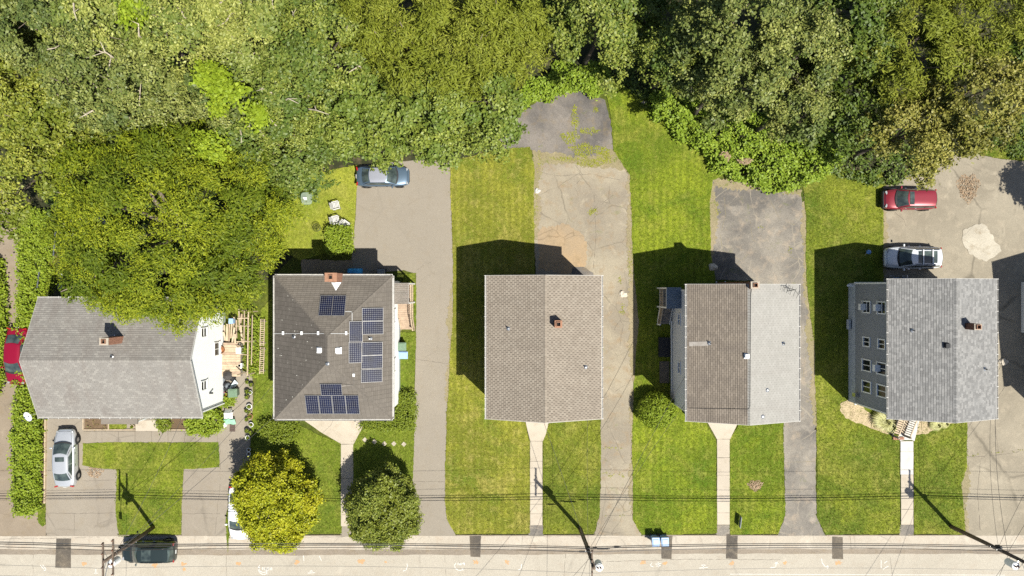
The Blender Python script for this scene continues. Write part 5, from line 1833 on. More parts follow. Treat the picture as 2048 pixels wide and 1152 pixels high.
# white downspout running along the wall foot
m = MB(); m.tube([(wD[0] - 0.12, -2.7, 1.0), (wD[0] - 0.12, -3.6, 0.75), (wD[0] - 0.06, -8.6, 0.7)], 0.045, 8); m.build('drain_pipe', M['white'], hD)
m = MB()
m.box((wD[0] - 0.6, -4.9, 0.2), (0.9, 1.6, 0.4)); m.build('cellar_hatch', M['dark'], hD)
m = MB()
m.box((wD[0] - 0.55, -7.0, 0.09), (0.8, 1.8, 0.18)); m.build('cellar_step', M['patch'], hD)
# caps of bricks-blue pot in front
m = MB(); m.box((14.6, -10.3, 0.35), (0.55, 0.4, 0.5)); tag(m.build('planter', M['bin_blue'], bevel=0.04), 'light blue box against the front wall of the two-tone house', 'planter')

# --- grey house (E)
Ex = (27.92, 35.92, -9.7, 0.67, 6.4, 7.95)
shE = dict(course=0.17, tab=0.22, gap=0.003, cgap=0.001, stagger=0.3, thick=0.008)
hE, wE = house('house', 'slate grey sided house with mottled grey roof and white framed windows', *Ex, 'y', (M['shingle_e'], M['shingle_e']), M['siding_grey'], [shE, dict(shE)], base=1.2, oh=0.12)
for i, (yy, wdt, hh) in enumerate(((-1.5, 0.8, 1.1), (-4.25, 0.62, 0.9), (-6.1, 0.8, 1.25), (-7.8, 0.8, 1.25))):
    window(hE, (wE[0] - 0.02, yy, 3.1), (0, 1), (-1, 0), wdt, hh, 'v' if i > 0 else 'h', ac=(i == 0))
    window(hE, (wE[0] - 0.02, yy, 5.35), (0, 1), (-1, 0), wdt, hh, 'v' if i > 0 else 'h', ac=(i in (0, 2)))
for xx in (29.3, 31.8, 34.4):
    for zz in (2.8, 5.0):
        if not (xx == 31.8 and zz < 3):
            window(hE, (xx, wE[2] - 0.02, zz), (1, 0), (0, -1), 1.0, 1.1, 'h')
door(hE, (31.8, wE[2] - 0.02, 1.2), (1, 0), (0, -1), M['white'])
chimney(hE, 33.05, -2.76, 7.0, 8.6, 0.5, 0.42, 'brick_brown', 'mortar')
pw, pe = plane_of('W', *Ex), plane_of('E', *Ex)
vent_pipe(hE, hit(1825, 661, *pw), 0.3, 0.05)
roof_vent(hE, hit(1893, 691, *pw), 0.32, 0.18, 'dark')
vent_pipe(hE, hit(1969, 738, *pe), 0.3, 0.05)
m = MB(); m.box((wE[0] - 0.2, -8.65, 1.6), (0.3, 0.3, 0.5)); m.build('meter_box', M['steel'], hE)
m = MB(); m.box((wE[0] - 0.25, -3.0, 0.55), (0.18, 0.8, 0.35)); m.build('dryer_vent', M['foundation'], hE)
m = MB(); m.box((wE[0] - 0.25, 0.3 - 0.1, 0.8), (0.5, 0.16, 0.05)); m.build('corner_shelf', M['white'], hE)
# skirt trim at the foot of both short walls
for yy in (wE[2] - 0.06, wE[3] + 0.06):
    m = MB(); m.box(((wE[0] + wE[1]) / 2, yy, 1.2), (wE[1] - wE[0] + 0.2, 0.1, 0.12)); m.build('skirt_trim', M['white'], hE)

# --- house beyond the right edge
hF, wF = house('house', 'house beyond the right edge, known by its long shadow on the parking lot', 43.2, 51.4, -10.3, 0.1, 6.4, 7.95, 'y', (M['shingle_d'], M['shingle_d']), M['siding_white'], [dict(course=0.3, tab=0.6, gap=0.02)] * 2)
hF.rotation_euler.z = math.radians(5.6)
m = MB(); m.box((42.75, -1.6, 0.5), (0.7, 4.2, 1.0)); tag(m.build('bulkhead', M['white'], bevel=0.05), 'white cellar bulkhead at the far right edge in the shade', 'bulkhead')


# ------------------------------------------------------------------ side porches
def porch(label, wallx, s_, yn, ys, roofmat, ystair, steps=6, rzf=1.2, wd=1.15, wood='wood_deck', trim='white', landing=0.0):
    root = thing('side_porch', label, 'porch', (wallx + s_ * wd / 2, (yn + ys) / 2, 0))
    xo = wallx + s_ * wd
    yl = ys - landing
    # floor boards, one by one
    n = int((yn - yl) / 0.15)
    for i in range(n):
        m = MB(); m.box((wallx + s_ * wd / 2, yn - 0.075 - i * 0.15, rzf), (wd, 0.138, 0.04)); m.build('plank', M[wood], root)
    m = MB()
    m.box((xo - s_ * 0.05, (yn + yl) / 2, rzf - 0.12), (0.05, yn - yl, 0.18)); m.box((wallx + s_ * wd / 2, yl + 0.03, rzf - 0.12), (wd - 0.1, 0.05, 0.18)); m.box((wallx + s_ * wd / 2, yn - 0.03, rzf - 0.12), (wd - 0.1, 0.05, 0.18))
    m.build('floor_frame', M[trim], root)
    # roof
    m = MB(); m.box((wallx + s_ * wd / 2, (yn + ys) / 2, 3.66), (wd, yn - ys, 0.14)); rf = m.build('porch_roof', M['white'], root)
    shingles('shingles', (min(wallx, xo), ys, 3.74), (1, 0, 0), (0, 1, 0), [(0, 0), (wd, 0), (wd, yn - ys), (0, yn - ys)], roofmat, rf, course=0.16, tab=0.3, gap=0.008, cgap=0.01)
    for yy in (yn - 0.06, ys + 0.06):
        m = MB(); m.box((xo - s_ * 0.06, yy, 1.8), (0.11, 0.11, 3.56)); m.build('post', M['white'], root)
    # outer railing
    def rail(a, b, drop=0.0):
        a, b = Vector(a), Vector(b)
        m = MB()
        for h in (0.95, 0.12):
            m.bar(a + Vector((0, 0, h)), b + Vector((0, 0, h)), 0.07, 0.05)
        r_ = m.build('railing', M[trim if trim != 'white' else 'wood_light'], root)
        n_ = max(2, int((b - a).length / 0.13))
        for i in range(n_ + 1):
            p = a.lerp(b, i / n_)
            m = MB(); m.box(p + Vector((0, 0, 0.53)), (0.035, 0.035, 0.8)); m.build('baluster', M['wood_light'], r_)
    rail((xo - s_ * 0.06, yn - 0.15, rzf), (xo - s_ * 0.06, yl + 0.05, rzf))
    rail((wallx + s_ * 0.1, yn - 0.06, rzf), (xo - s_ * 0.1, yn - 0.06, rzf))
    # stair going south
    ye = yl - ystair
    for i in range(steps):
        z = rzf * (1 - (i + 1) / (steps + 0.5))
        y_ = yl - ystair * (i + 0.5) / steps
        m = MB(); m.box((wallx + s_ * wd / 2, y_, z), (wd - 0.12, ystair / steps - 0.015, 0.045)); m.build('tread', M[wood], root)
    for xx in (wallx + s_ * 0.08, xo - s_ * 0.06):
        m = MB(); m.bar((xx, yl, rzf - 0.15), (xx, ye, 0.05), 0.05, 0.24); m.build('stringer', M[trim], root)
    rail((xo - s_ * 0.06, yl, rzf), (xo - s_ * 0.06, ye, 0.15))
    m = MB(); m.box((xo - s_ * 0.06, ye, 0.6), (0.1, 0.1, 1.2)); m.build('newel', M[trim], root)
    return root


porch('wooden side porch with grey flat roof at the solar house', wB[1] + 0.03, 1, 0.4, -1.25, M['shingle_porch'], 1.0, 5, 1.2, 1.25, 'wood_deck', 'wood_light', landing=1.2)
porch('shaded side porch with slate blue roof and white posts at the two-tone house', wD[0] - 0.03, -1, 0.05, -1.6, M['shingle_porch_blue'], 1.4, 6, 1.25, 1.15, 'wood_grey', 'white')

# front steps of the grey house
st = thing('front_steps', 'wooden front steps with railings and a brick bottom step', 'steps', (32.12, -11.2, 0))
SX = 32.12
m = MB(); m.box((SX, -9.95, 1.15), (0.9, 1.1, 0.06)); m.build('landing', M['wood_light'], st)
for i in range(6):
    m = MB(); m.box((SX, -10.64 - 0.27 * i, 1.0 - 0.17 * i), (0.86, 0.25, 0.05)); m.build('tread', M['wood_light'], st)
for s_ in (-1, 1):
    m = MB(); m.bar((SX + s_ * 0.46, -10.45, 1.1), (SX + s_ * 0.46, -12.2, 0.05), 0.05, 0.22); m.build('stringer', M['wood_grey'], st)
    m = MB(); m.bar((SX + s_ * 0.49, -9.5, 2.05), (SX + s_ * 0.49, -10.5, 2.05), 0.07, 0.05); m.bar((SX + s_ * 0.49, -10.5, 2.05), (SX + s_ * 0.49, -12.25, 1.0), 0.08, 0.05); m.build('handrail', M['wood_light'], st)
    for k in range(10):
        t = k / 9
        m = MB(); m.box((SX + s_ * 0.49, -10.5 - 1.7 * t, 1.5 - 1.0 * t), (0.045, 0.045, 0.95)); m.build('baluster', M['wood_grey'], st)
    m = MB(); m.box((SX + s_ * 0.49, -12.28, 0.58), (0.11, 0.11, 1.15)); m.build('newel', M['wood_grey'], st)
for i in range(5):
    m = MB(); m.box((SX - .36 + i * 0.18, -12.5, 0.14), (0.165, 0.22, 0.12)); m.build('brick', M['brick'], st)

# ------------------------------------------------------------------ left house deck, timber frame and clutter
deck = thing('deck', 'low weathered deck along the white wall of the left house', 'deck', (*g(467, 716), 0))
xa, ya = g(448, 684); xb, yb = g(487, 752)
nn = int((ya - yb) / 0.2)
for i in range(nn):
    m = MB(); m.box(((xa + xb) / 2, ya - 0.1 - i * 0.2, 0.62 + 0.004 * (i % 3)), (xb - xa - (0.4 if i < 1 else 0), 0.188, 0.04)); m.build('plank', M['wood_light'] if i % 4 else M['wood_deck'], deck)
for xx in (xa + 0.1, xb - 0.1):
    m = MB(); m.box((xx, (ya + yb) / 2, 0.3), (0.08, ya - yb - 0.1, 0.58)); m.build('joist', M['wood_grey'], deck)
tub = thing('wash_tub', 'rust brown oval tub standing on the low deck', 'tub', (*g(448.5, 698), 0.64))
m = MB()
m.lathe([(0.30, 0), (0.33, 0.25), (0.30, 0.25), (0.27, 0.05)], (*g(449.5, 698), 0.66), 18); m.build('basin', simple('rusty brown enamel', (0.28, 0.11, 0.04), 0.5), tub)
m = MB(); m.lathe([(0.1, 0), (0.11, 0.1), (0.05, 0.12)], (*g(449.5, 695.5), 0.74), 12); m.build('lid', M['terracotta'], tub)

fr = thing('pergola', 'open timber frame of pale beams right of the low deck', 'timber frame', (*g(485, 680), 0))
k_ = 1 - 2.1 / HC


def gb(px, py, z):
    return at(px, py, z)


for (a, b, z, w_) in [((497, 622), (495, 752), 2.1, 0.09), ((478, 618), (479, 660), 2.1, 0.08), ((489, 622), (488, 690), 2.1, 0.06), ((505, 630), (503, 730), 2.0, 0.05),
                      ((475, 637), (498, 636), 2.16, 0.07), ((470, 652), (500, 652), 2.16, 0.05), ((473, 683), (500, 683), 2.16, 0.06), ((472, 708), (498, 710), 2.16, 0.05)]:
    m = MB(); m.bar(gb(*a, z), gb(*b, z), w_, 0.09); m.build('beam', M['wood_light'], fr)
for px, py in ((497, 624), (496, 684), (495, 750), (478, 622), (476, 684), (474, 750)):
    p = gb(px, py, 1.0); m = MB(); m.box((gb(px, py, 2.0)[0], gb(px, py, 2.0)[1], 1.03), (0.08, 0.08, 2.05)); m.build('post', M['wood_light'], fr)
pile = thing('lumber_pile', 'loose pale boards leaning and lying beneath the tree by the deck', 'lumber', (*g(458, 660), 0))
rr = random.Random(4)
for i, (a, b) in enumerate([((443, 655), (441, 690)), ((449, 650), (448, 686)), ((454, 648), (454, 682)), ((459, 642), (458, 688)), ((464, 640), (462, 676)), ((469, 655), (464, 690)), ((473, 640), (473, 676)), ((481, 650), (485, 686)), ((470, 668), (471, 712)), ((476, 690), (474, 730)), ((447, 664), (452, 684)), ((468, 634), (467, 662)), ((484, 628), (480, 650))]):
    m = MB(); m.bar(gb(*a, 0.5 + rr.random() * 0.5), gb(*b, 0.15 + rr.random() * 0.4), rr.uniform(0.1, 0.16), 0.035); m.build('board', M['wood_light'] if i % 3 else M['wood_deck'], pile)
# two ladders lying on the fence line
for j, (a, b, lab) in enumerate([((525.5, 638), (524, 692), 'upper of the two wooden ladders lying along the lawn edge'), ((525, 694), (523, 748), 'lower of the two wooden ladders lying along the lawn edge')]):
    ld = thing('ladder', lab, 'ladder', (*g(*a), 0), 0, 'wooden ladders beside the narrow lawn')
    A_, B_ = Vector(at(*a, 0.5)), Vector(at(*b, 0.5))
    d = (B_ - A_).normalized(); sd = Vector((d.y, -d.x, 0)) * 0.16
    for s_ in (-1, 1):
        m = MB(); m.bar(A_ + sd * s_, B_ + sd * s_, 0.05, 0.09); m.build('stile', M['wood_light'], ld)
    for i in range(14):
        p = A_.lerp(B_, (i + .5) / 14); m = MB(); m.bar(p - sd, p + sd, 0.05, 0.04); m.build('rung', M['wood_light'], ld)
    for i in range(2):
        p = A_.lerp(B_, 0.1 + 0.8 * i); m = MB(); m.box((p.x, p.y, 0.23), (0.3, 0.08, 0.46)); m.build('trestle', M['wood_grey'], ld)

# garbage containers
def wheelie(name, label, cat, loc, rz, mat, group=None, lidmat=None, h=1.05, w_=0.62, d_=0.75):
    root = thing(name, label, cat, (0, 0, 0), 0, group)
    m = MB()
    a, b = 0.42, 0.5
    m.add([(-d_ * .36, -w_ * .38, 0.05), (d_ * .30, -w_ * .38, 0.05), (d_ * .30, w_ * .38, 0.05), (-d_ * .36, w_ * .38, 0.05), (-d_ * .46, -w_ * .47, h - .08), (d_ * .42, -w_ * .47, h - .08), (d_ * .42, w_ * .47, h - .08), (-d_ * .46, w_ * .47, h - .08)],
          [(0, 3, 2, 1), (4, 5, 6, 7), (0, 1, 5, 4), (1, 2, 6, 5), (2, 3, 7, 6), (3, 0, 4, 7)])
    m.build('body', mat, root, bevel=0.04)
    m = MB()
    m.box((0, 0, h - 0.04), (d_, w_, 0.06)); m.box((0.05, 0, h + 0.01), (d_ * .72, w_ * .78, 0.05))
    lid = m.build('lid', lidmat or mat, root, bevel=0.03)
    m = MB(); m.tube([(-d_ * .5 - .06, -w_ * .4, h - .1), (-d_ * .5 - .06, w_ * .4, h - .1)], 0.025, 6); m.bar((-d_ * .5 - .06, -w_ * .38, h - .1), (-d_ * .4, -w_ * .38, h - .1), .03, .04); m.bar((-d_ * .5 - .06, w_ * .38, h - .1), (-d_ * .4, w_ * .38, h - .1), .03, .04); m.build('handle', M['dark'], root)
    for s_ in (-1, 1):
        m = MB(); m.tube([(-d_ * .38, s_ * w_ * .38, 0.12), (-d_ * .38, s_ * w_ * .5, 0.12)], 0.12, 12); m.build('wheel', M['dark'], root)
    root.location = loc
    root.rotation_euler.z = rz
    return root


wheelie('trash_bin', 'light blue bin at the kerb, on the driveway side of the pair', 'bin', at(1311, 1083, 0.9)[:2] + (0.02,), PI / 2 * -1, M['bin_blue'], 'light blue bins at the kerb')
wheelie('trash_bin', 'light blue bin at the kerb standing by the dark trench patch', 'bin', at(1329.5, 1083, 0.9)[:2] + (0.02,), PI / 2 * -1 + 0.03, M['bin_blue'], 'light blue bins at the kerb')
wheelie('trash_bin', 'green bin against the east wall of the solar house', 'bin', at(804, 693, 0.9)[:2] + (0.05,), 0, M['bin_green'], lidmat=M['bin_green'], w_=0.68)
wheelie('trash_bin', 'blue recycling bin next to the green bin', 'bin', at(806, 710, 0.7)[:2] + (0.05,), 0, M['bin_blue'], h=0.9, w_=0.6, d_=0.85)
wheelie('trash_bin', 'grey bin in the shade behind the solar house', 'bin', at(762, 547, 0.9)[:2] + (0.02,), -PI / 2, M['bin_grey'])
wheelie('trash_bin', 'faded green bin beside the white side wall of the left house', 'bin', at(466, 786, 0.9)[:2] + (0.02,), 0.05, M['bin_green'], h=1.0, w_=0.7)

# tarp covered grill in shade, left-over goods
m = MB()
vs, fs = [], []
c = at(707, 543, 0.6)
nx, ny = 15, 9
rr = random.Random(6)
for i in range(nx):
    for j in range(ny):
        u, v_ = i / (nx - 1), j / (ny - 1)
        e = min(u, 1 - u, v_, 1 - v_)
        z = 0.9 * min(1, (e * 7) ** 0.5) + rr.uniform(-0.05, 0.05)
        vs.append((c[0] + (u - .5) * 1.15 * (1 + (0.1 if e == 0 else 0)), c[1] + (v_ - .5) * 0.55, max(0.03, z)))
for i in range(nx - 1):
    for j in range(ny - 1):
        fs.append((i * ny + j, (i + 1) * ny + j, (i + 1) * ny + j + 1, i * ny + j + 1))
m.add(vs, fs)
tag(m.build('tarp', M['tarp'], smooth=True), 'bright blue crumpled tarpaulin over goods behind the solar house', 'tarp')


def pot(px, py, label, rad=0.17, ring='plastic_white', plant=True, seed=0, z=0.02, group='potted plants in rows', h=0.28):
    root = thing('flower_pot', label, 'flower pot', (*g(px, py), z), 0, group)
    c_ = (*g(px, py), z)
    m = MB(); m.lathe([(rad * .72, 0), (rad, h), (rad * 1.12, h), (rad * 1.12, h + .03), (rad * .9, h + .03), (rad * .85, h - .05)], c_, 14); m.build('pot', M[ring], root)
    m = MB(); m.lathe([(rad * .84, h - .06), (rad * .84, h - .04)], c_, 12); m.build('potting_soil', M['soil'], root)
    if plant:
        r = np.random.default_rng(seed)
        n = 55
        P = np.stack([c_[0] + r.normal(0, rad * 0.4, n), c_[1] + r.normal(0, rad * .4, n), r.uniform(h, h + .2, n)], 1)
        v, f, a = leaf_cloud(P, np.tile([0, 0, 1.0], (n, 1)), r.uniform(0, 1, n), r, 0.12, 0.06, None, 0.9, 0.5)
        np_mesh('foliage', v, f, M['leaf hedge dark'], root, a)
    return root


potl = [(497, 763, 'dark'), (505, 768, 'dark'), (497, 782, 'dark'), (503.5, 784, 'plastic_white'), (497, 793, 'dark'), (501, 812, 'plastic_white'), (502, 822, 'wood_light'), (496, 820, 'dark'), (503, 832, 'terracotta'), (496, 838, 'dark'), (505, 848, 'plastic_white'), (497, 860, 'dark'), (503, 863, 'dark'), (498, 874, 'plastic_white')]
cols_ = {'dark': 'dark', 'plastic_white': 'white', 'wood_light': 'tan', 'terracotta': 'terracotta'}
ordn = ['first', 'second', 'third', 'fourth', 'fifth', 'sixth', 'seventh', 'eighth', 'ninth', 'tenth', 'eleventh', 'twelfth', 'thirteenth', 'last']
for i, (x_, y_, mt) in enumerate(potl):
    pot(x_, y_, '%s %s plant pot from the back in the row along the side driveway' % (ordn[i], cols_[mt]) if i < 13 else 'white plant pot nearest the street in the row along the driveway', 0.15 + 0.03 * (i % 3), mt, True, i, group='potted plants along the side driveway')
for i, (x_, y_) in enumerate([(500, 898), (500, 906)]):
    pot(x_, y_, ['empty white ring pot in the shade of the yellow tree, the far one', 'empty white ring pot in the shade of the yellow tree, the near one'][i], 0.15, 'plastic_white', False, 30 + i, group='empty white pots')
for i, (x_, y_, lab) in enumerate([(513, 686, 'upper round pot beside the ladders'), (514, 704, 'middle round pot beside the lower ladder'), (514, 724, 'lower round pot beside the lower ladder')]):
    pot(x_, y_, lab, 0.17, 'terracotta' if i else 'dark', True, 60 + i, group='pots beside the ladders')
for i, (x_, y_, lab) in enumerate([(126, 552, 'upper white hoop planter in the shaded backyard at the left'), (124, 573, 'lower white hoop planter in the shaded backyard at the left')]):
    pot(x_, y_, lab, 0.17, 'plastic_white', True, 50 + i, group='white planters in the backyard')
for i, (x_, y_, lab) in enumerate([(268, 852, 'plant pot at the end of the left front lawn strip'), (336, 852, 'plant pot beside the mulch bed by the front door')]):
    pot(x_, y_, lab, 0.17, 'wood_light', True, 70 + i, group='pots before the left house')

# clutter by the side wall
th_ = thing('patio_umbrella', 'dark folded umbrella and bags heaped by the deck', 'umbrella', (*g(455, 748), 0))
m = MB()
c = Vector(at(455, 752, 0.9))
vs = [c + Vector((0, 0, 0.35))]
for k in range(16):
    t = 2 * PI * k / 16
    q = 0.42 if k % 2 else 0.34
    vs.append(c + Vector((math.cos(t) * q, math.sin(t) * q, 0 if k % 2 else 0.06)))
m.add(vs, [(0, 1 + k, 1 + (k + 1) % 16) for k in range(16)])
m.build('canopy', simple('dark brown cloth', (0.055, 0.05, 0.048), 0.8), th_)
m = MB(); m.tube([(c.x, c.y, 0), (c.x, c.y, 1.3)], 0.02, 6); m.build('pole', M['steel'], th_)
for i, (x_, y_, s_, mt, nm, lab) in enumerate([
    (466, 754, 0.3, 'dark', 'garbage_bag', 'black bag right of the dark umbrella'), (451, 768, 0.26, 'dark', 'garbage_bag', 'black bag against the white wall'),
    (458, 770, 0.28, 'bin_grey', 'garbage_bag', 'grey bag between the black bags'), (452, 776, 0.22, 'dark', 'garbage_bag', 'small black bag near the red bucket')]):
    m = MB()
    rr = random.Random(i)
    c_ = (*g(x_, y_), 0.02)
    vs = []
    for a_, (q, z) in enumerate([(0.7, 0), (1, 0.3), (0.85, 0.7), (0.4, 0.95), (0.12, 1.15)]):
        for k in range(10):
            t = 2 * PI * k / 10
            qq = q * s_ * rr.uniform(0.8, 1.15)
            vs.append((c_[0] + math.cos(t) * qq, c_[1] + math.sin(t) * qq, c_[2] + z * s_ * 1.6))
    m.add(vs, [(a_ * 10 + k, a_ * 10 + (k + 1) % 10, (a_ + 1) * 10 + (k + 1) % 10, (a_ + 1) * 10 + k) for a_ in range(4) for k in range(10)] + [[40 + k for k in range(10)]])
    tag(m.build(nm, M[mt], smooth=True), lab, 'bag', 'bags heaped by the white wall')
m = MB(); p = [Vector((*g(*q), z)) for q, z in (((459, 778), 0.3), ((474, 758), 0.5), ((477, 766), 0.1), ((466, 780), 0.08))]
m.add(p + [q - Vector((0, 0, 0.04)) for q in p], [(0, 3, 2, 1), (4, 5, 6, 7), (0, 1, 5, 4), (1, 2, 6, 5), (2, 3, 7, 6), (3, 0, 4, 7)])
tag(m.build('sheet_metal', simple('pale blue sheet', (0.55, 0.62, 0.66), 0.5)), 'pale blue sheet leaning beside the bags', 'sheet')
bk = thing('bucket', 'red bucket against the white wall behind the green bin', 'bucket', (*g(451.5, 787), 0))
m = MB(); m.lathe([(0.14, 0.02), (0.18, 0.34), (0.16, 0.34), (0.12, 0.05)], (*g(451.5, 787), 0), 14); m.build('pail', M['red_plastic'], bk)
m = MB(); c_ = g(451.5, 787); m.tube([(c_[0] - .17, c_[1], .34), (c_[0] - .1, c_[1] + .12, .38), (c_[0] + .1, c_[1] + .12, .38), (c_[0] + .17, c_[1], .34)], 0.008, 5); m.build('handle', M['steel'], bk)
bk = thing('bucket', 'white bucket with lid left of the dark door mat', 'bucket', (*g(451.5, 849), 0))
m = MB(); m.lathe([(0.16, 0.02), (0.2, 0.38)], (*g(451.5, 849), 0), 16); m.build('pail', M['plastic_white'], bk)
m = MB(); m.lathe([(0.215, 0.381), (0.215, 0.41), (0.18, 0.42)], (*g(451.5, 849), 0), 16); m.build('lid', M['plastic_white'], bk)
dm = thing('door_mat', 'dark brown mat with an arched end lying on the driveway', 'mat', (*g(465, 855), 0))
m = MB(); X, Y = g(465, 855); m.prism([(X - .23, Y - .33), (X + .23, Y - .33), (X + .23, Y + .22), (X + .14, Y + .32), (X - .2, Y + .33)], 0.024, 0.045); m.build('mat_base', simple('coir mat', (0.085, 0.06, 0.05), 0.95), dm)
m = MB()
for k in range(4):
    m.box((X, Y - .22 + k * .14, 0.047), (0.34, 0.05, 0.008))
m.build('mat_rib', simple('coir rib', (0.12, 0.085, 0.07), 0.95), dm)
sw = thing('garden_chair', 'white reclining garden chair with a pale green cloth over its foot', 'chair', (*g(462, 832), 0))
X, Y = g(462, 828)
m = MB(); m.box((X, Y - 0.05, 0.42), (0.6, 0.5, 0.05)); m.build('seat', M['plastic_white'], sw, bevel=0.02)
m = MB(); m.box((X, Y + 0.3, 0.62), (0.55, 0.08, 0.5), 0, Matrix.Rotation(0.5, 3, 'X')); m.build('backrest', M['plastic_white'], sw, bevel=0.02)
for sx in (-.26, .26):
    for sy in (-.3, .2):
        m = MB(); m.box((X + sx, Y + sy, 0.2), (0.05, 0.05, 0.4)); m.build('leg', M['plastic_white'], sw)
    m = MB(); m.box((X + sx * 1.1, Y - .02, 0.62), (0.06, 0.5, 0.04)); m.build('armrest', M['plastic_white'], sw)
m = MB()
vs, fs = [], []
rr = random.Random(8)
for i in range(11):
    for j in range(6):
        vs.append((X - 0.5 + i * 0.1, Y - 0.35 - j * 0.09 - 0.03 * math.sin(i), 0.5 - 0.05 * j + rr.uniform(-.02, .02)))
for i in range(10):
    for j in range(5):
        fs.append((i * 6 + j, i * 6 + j + 1, (i + 1) * 6 + j + 1, (i + 1) * 6 + j))
m.add(vs, fs); m.build('cloth_cover', M['green_cloth'], sw, smooth=True)
tb = thing('garden_table', 'small white table inside the timber frame', 'table', (*g(484, 700), 0))
X, Y = g(484, 700)
m = MB(); m.box((X, Y, 0.75), (0.42, 0.55, 0.04)); m.build('table_top', M['plastic_white'], tb, bevel=0.01)
for sx in (-.17, .17):
    for sy in (-.22, .22):
        m = MB(); m.box((X + sx, Y + sy, 0.37), (0.04, 0.04, 0.73)); m.build('leg', M['plastic_white'], tb)
m = MB(); m.box((*g(485.5, 730), 0.35), (0.26, 0.42, 0.5)); m.box((*g(485.5, 730), 0.62), (0.3, 0.46, 0.04)); tag(m.build('storage_box', M['plastic_white'], bevel=0.03), 'white box with lid at the street end of the timber frame', 'box')
m = MB(); m.box((*g(473, 641), 0.9), (0.34, 0.4, 0.5)); m.box((*g(473, 641), 1.17), (0.38, 0.44, 0.04)); tag(m.build('storage_box', M['bin_blue'], bevel=0.03), 'light blue crate on the lumber under the tree edge', 'box')


# lawn chairs
M['chair_white'] = simple('weathered white plastic', (0.52, 0.51, 0.49), 0.6, var=0.15)


def lawn_chair():
    root = thing('lawn_chair', 'white slatted lawn chair', 'chair', (0, 0, 0), 0, 'white lawn chairs behind the solar house')
    for k in range(5):
        m = MB(); m.box((-0.22 + k * 0.11, 0, 0.42), (0.08, 0.56, 0.03)); m.build('slat', M['chair_white'], root)
    for k in range(5):
        m = MB(); m.box((0.33, -0.23 + k * 0.115, 0.68), (0.03, 0.085, 0.55), 0, Matrix.Rotation(0.32, 3, 'Y')); m.build('slat', M['chair_white'], root)
    for s_ in (-1, 1):
        m = MB(); m.box((0.02, s_ * 0.31, 0.64), (0.56, 0.08, 0.035)); m.build('armrest', M['chair_white'], root)
        for xx in (-0.22, 0.24):
            m = MB(); m.box((xx, s_ * 0.3, 0.32), (0.05, 0.04, 0.63)); m.build('leg', M['chair_white'], root)
    return root


lc = lawn_chair()
spots = [(672.5, 411, 0.25, 'white lawn chair farthest back on the pale lawn, alone'), (672, 440, 0.22, 'white lawn chair in the middle, just above the square hedge'), (691, 450, -0.6, 'white lawn chair tucked against the square hedge, half hidden')]
for i, (x_, y_, a_, lab) in enumerate(spots):
    o = lc if i == 0 else copy_tree(lc)
    p = at(x_, y_, 0.5)
    o.location = (p[0], p[1], 0.05)
    o.rotation_euler.z = PI + a_
    o['label'] = lab
# round wire table and a glass table
wt = thing('wire_table', 'round black wire mesh table on the pale lawn', 'table', (*g(633, 456), 0.05))
X, Y = at(633, 455, 0.7)[:2]
m = MB()
m.tube([(X + .32 * math.cos(t * PI / 9), Y + .32 * math.sin(t * PI / 9), 0.7) for t in range(19)], 0.018, 5); m.build('rim', M['black_metal'], wt)
m = MB()
for k in range(-6, 7):
    q = math.sqrt(max(0.01, .32 ** 2 - (k * .05) ** 2))
    m.bar((X + k * .05, Y - q, .7), (X + k * .05, Y + q, .7), .006, .006); m.bar((X - q, Y + k * .05, .7), (X + q, Y + k * .05, .7), .006, .006)
m.build('mesh_top', M['black_metal'], wt)
for k in range(3):
    t = k * 2.1; m = MB(); m.tube([(X, Y, .7), (X + .3 * math.cos(t), Y + .3 * math.sin(t), 0.05)], 0.013, 5); m.build('leg', M['black_metal'], wt)
gt = thing('patio_table', 'rounded glass-topped patio table at the edge of the tree', 'table', (*g(613, 398), 0.05))
X, Y = at(613, 397, 0.7)[:2]
out_ = []
for k in range(24):
    t = 2 * PI * k / 24
    cx_ = abs(math.cos(t)) ** 0.5 * (1 if math.cos(t) > 0 else -1); sy_ = abs(math.sin(t)) ** 0.5 * (1 if math.sin(t) > 0 else -1)
    out_.append((X + .46 * cx_, Y + .5 * sy_))
gm = NT('clear table glass')
pr_ = gm.n('BsdfPrincipled'); pr_.inputs['Base Color'].default_value = (0.35, 0.42, 0.34, 1); pr_.inputs['Roughness'].default_value = 0.1; pr_.inputs['Alpha'].default_value = 0.35
gm.l(pr_.outputs[0], gm.out.inputs[0])
m = MB(); m.prism(out_, 0.7, 0.712); m.build('glass_top', gm.m, gt)
m = MB(); m.tube([(p[0], p[1], 0.7) for p in out_ + out_[:1]], 0.015, 5); m.build('rim', M['bin_green'], gt)
for k in range(4):
    t = PI / 4 + k * PI / 2; m = MB(); m.tube([(X + .38 * math.cos(t), Y + .38 * math.sin(t), .7), (X + .42 * math.cos(t), Y + .42 * math.sin(t), 0.05)], 0.014, 5); m.build('leg', M['bin_green'], gt)
m = MB(); m.box((*at(610, 397, 0.75)[:2], 0.78), (0.3, 0.22, 0.12)); m.box((*at(610, 397, 0.75)[:2], 0.85), (0.2, 0.14, 0.03)); tag(m.build('napkin_box', M['plastic_white'], bevel=0.02), 'small white box lying on the patio table', 'box')
# board along the square hedge
m = MB(); m.bar((*g(706, 460), 0.1), (*g(704.5, 492), 0.1), 0.06, 0.16); tag(m.build('edging_board', M['wood_light']), 'pale edging board between the square hedge and driveway', 'edging board')
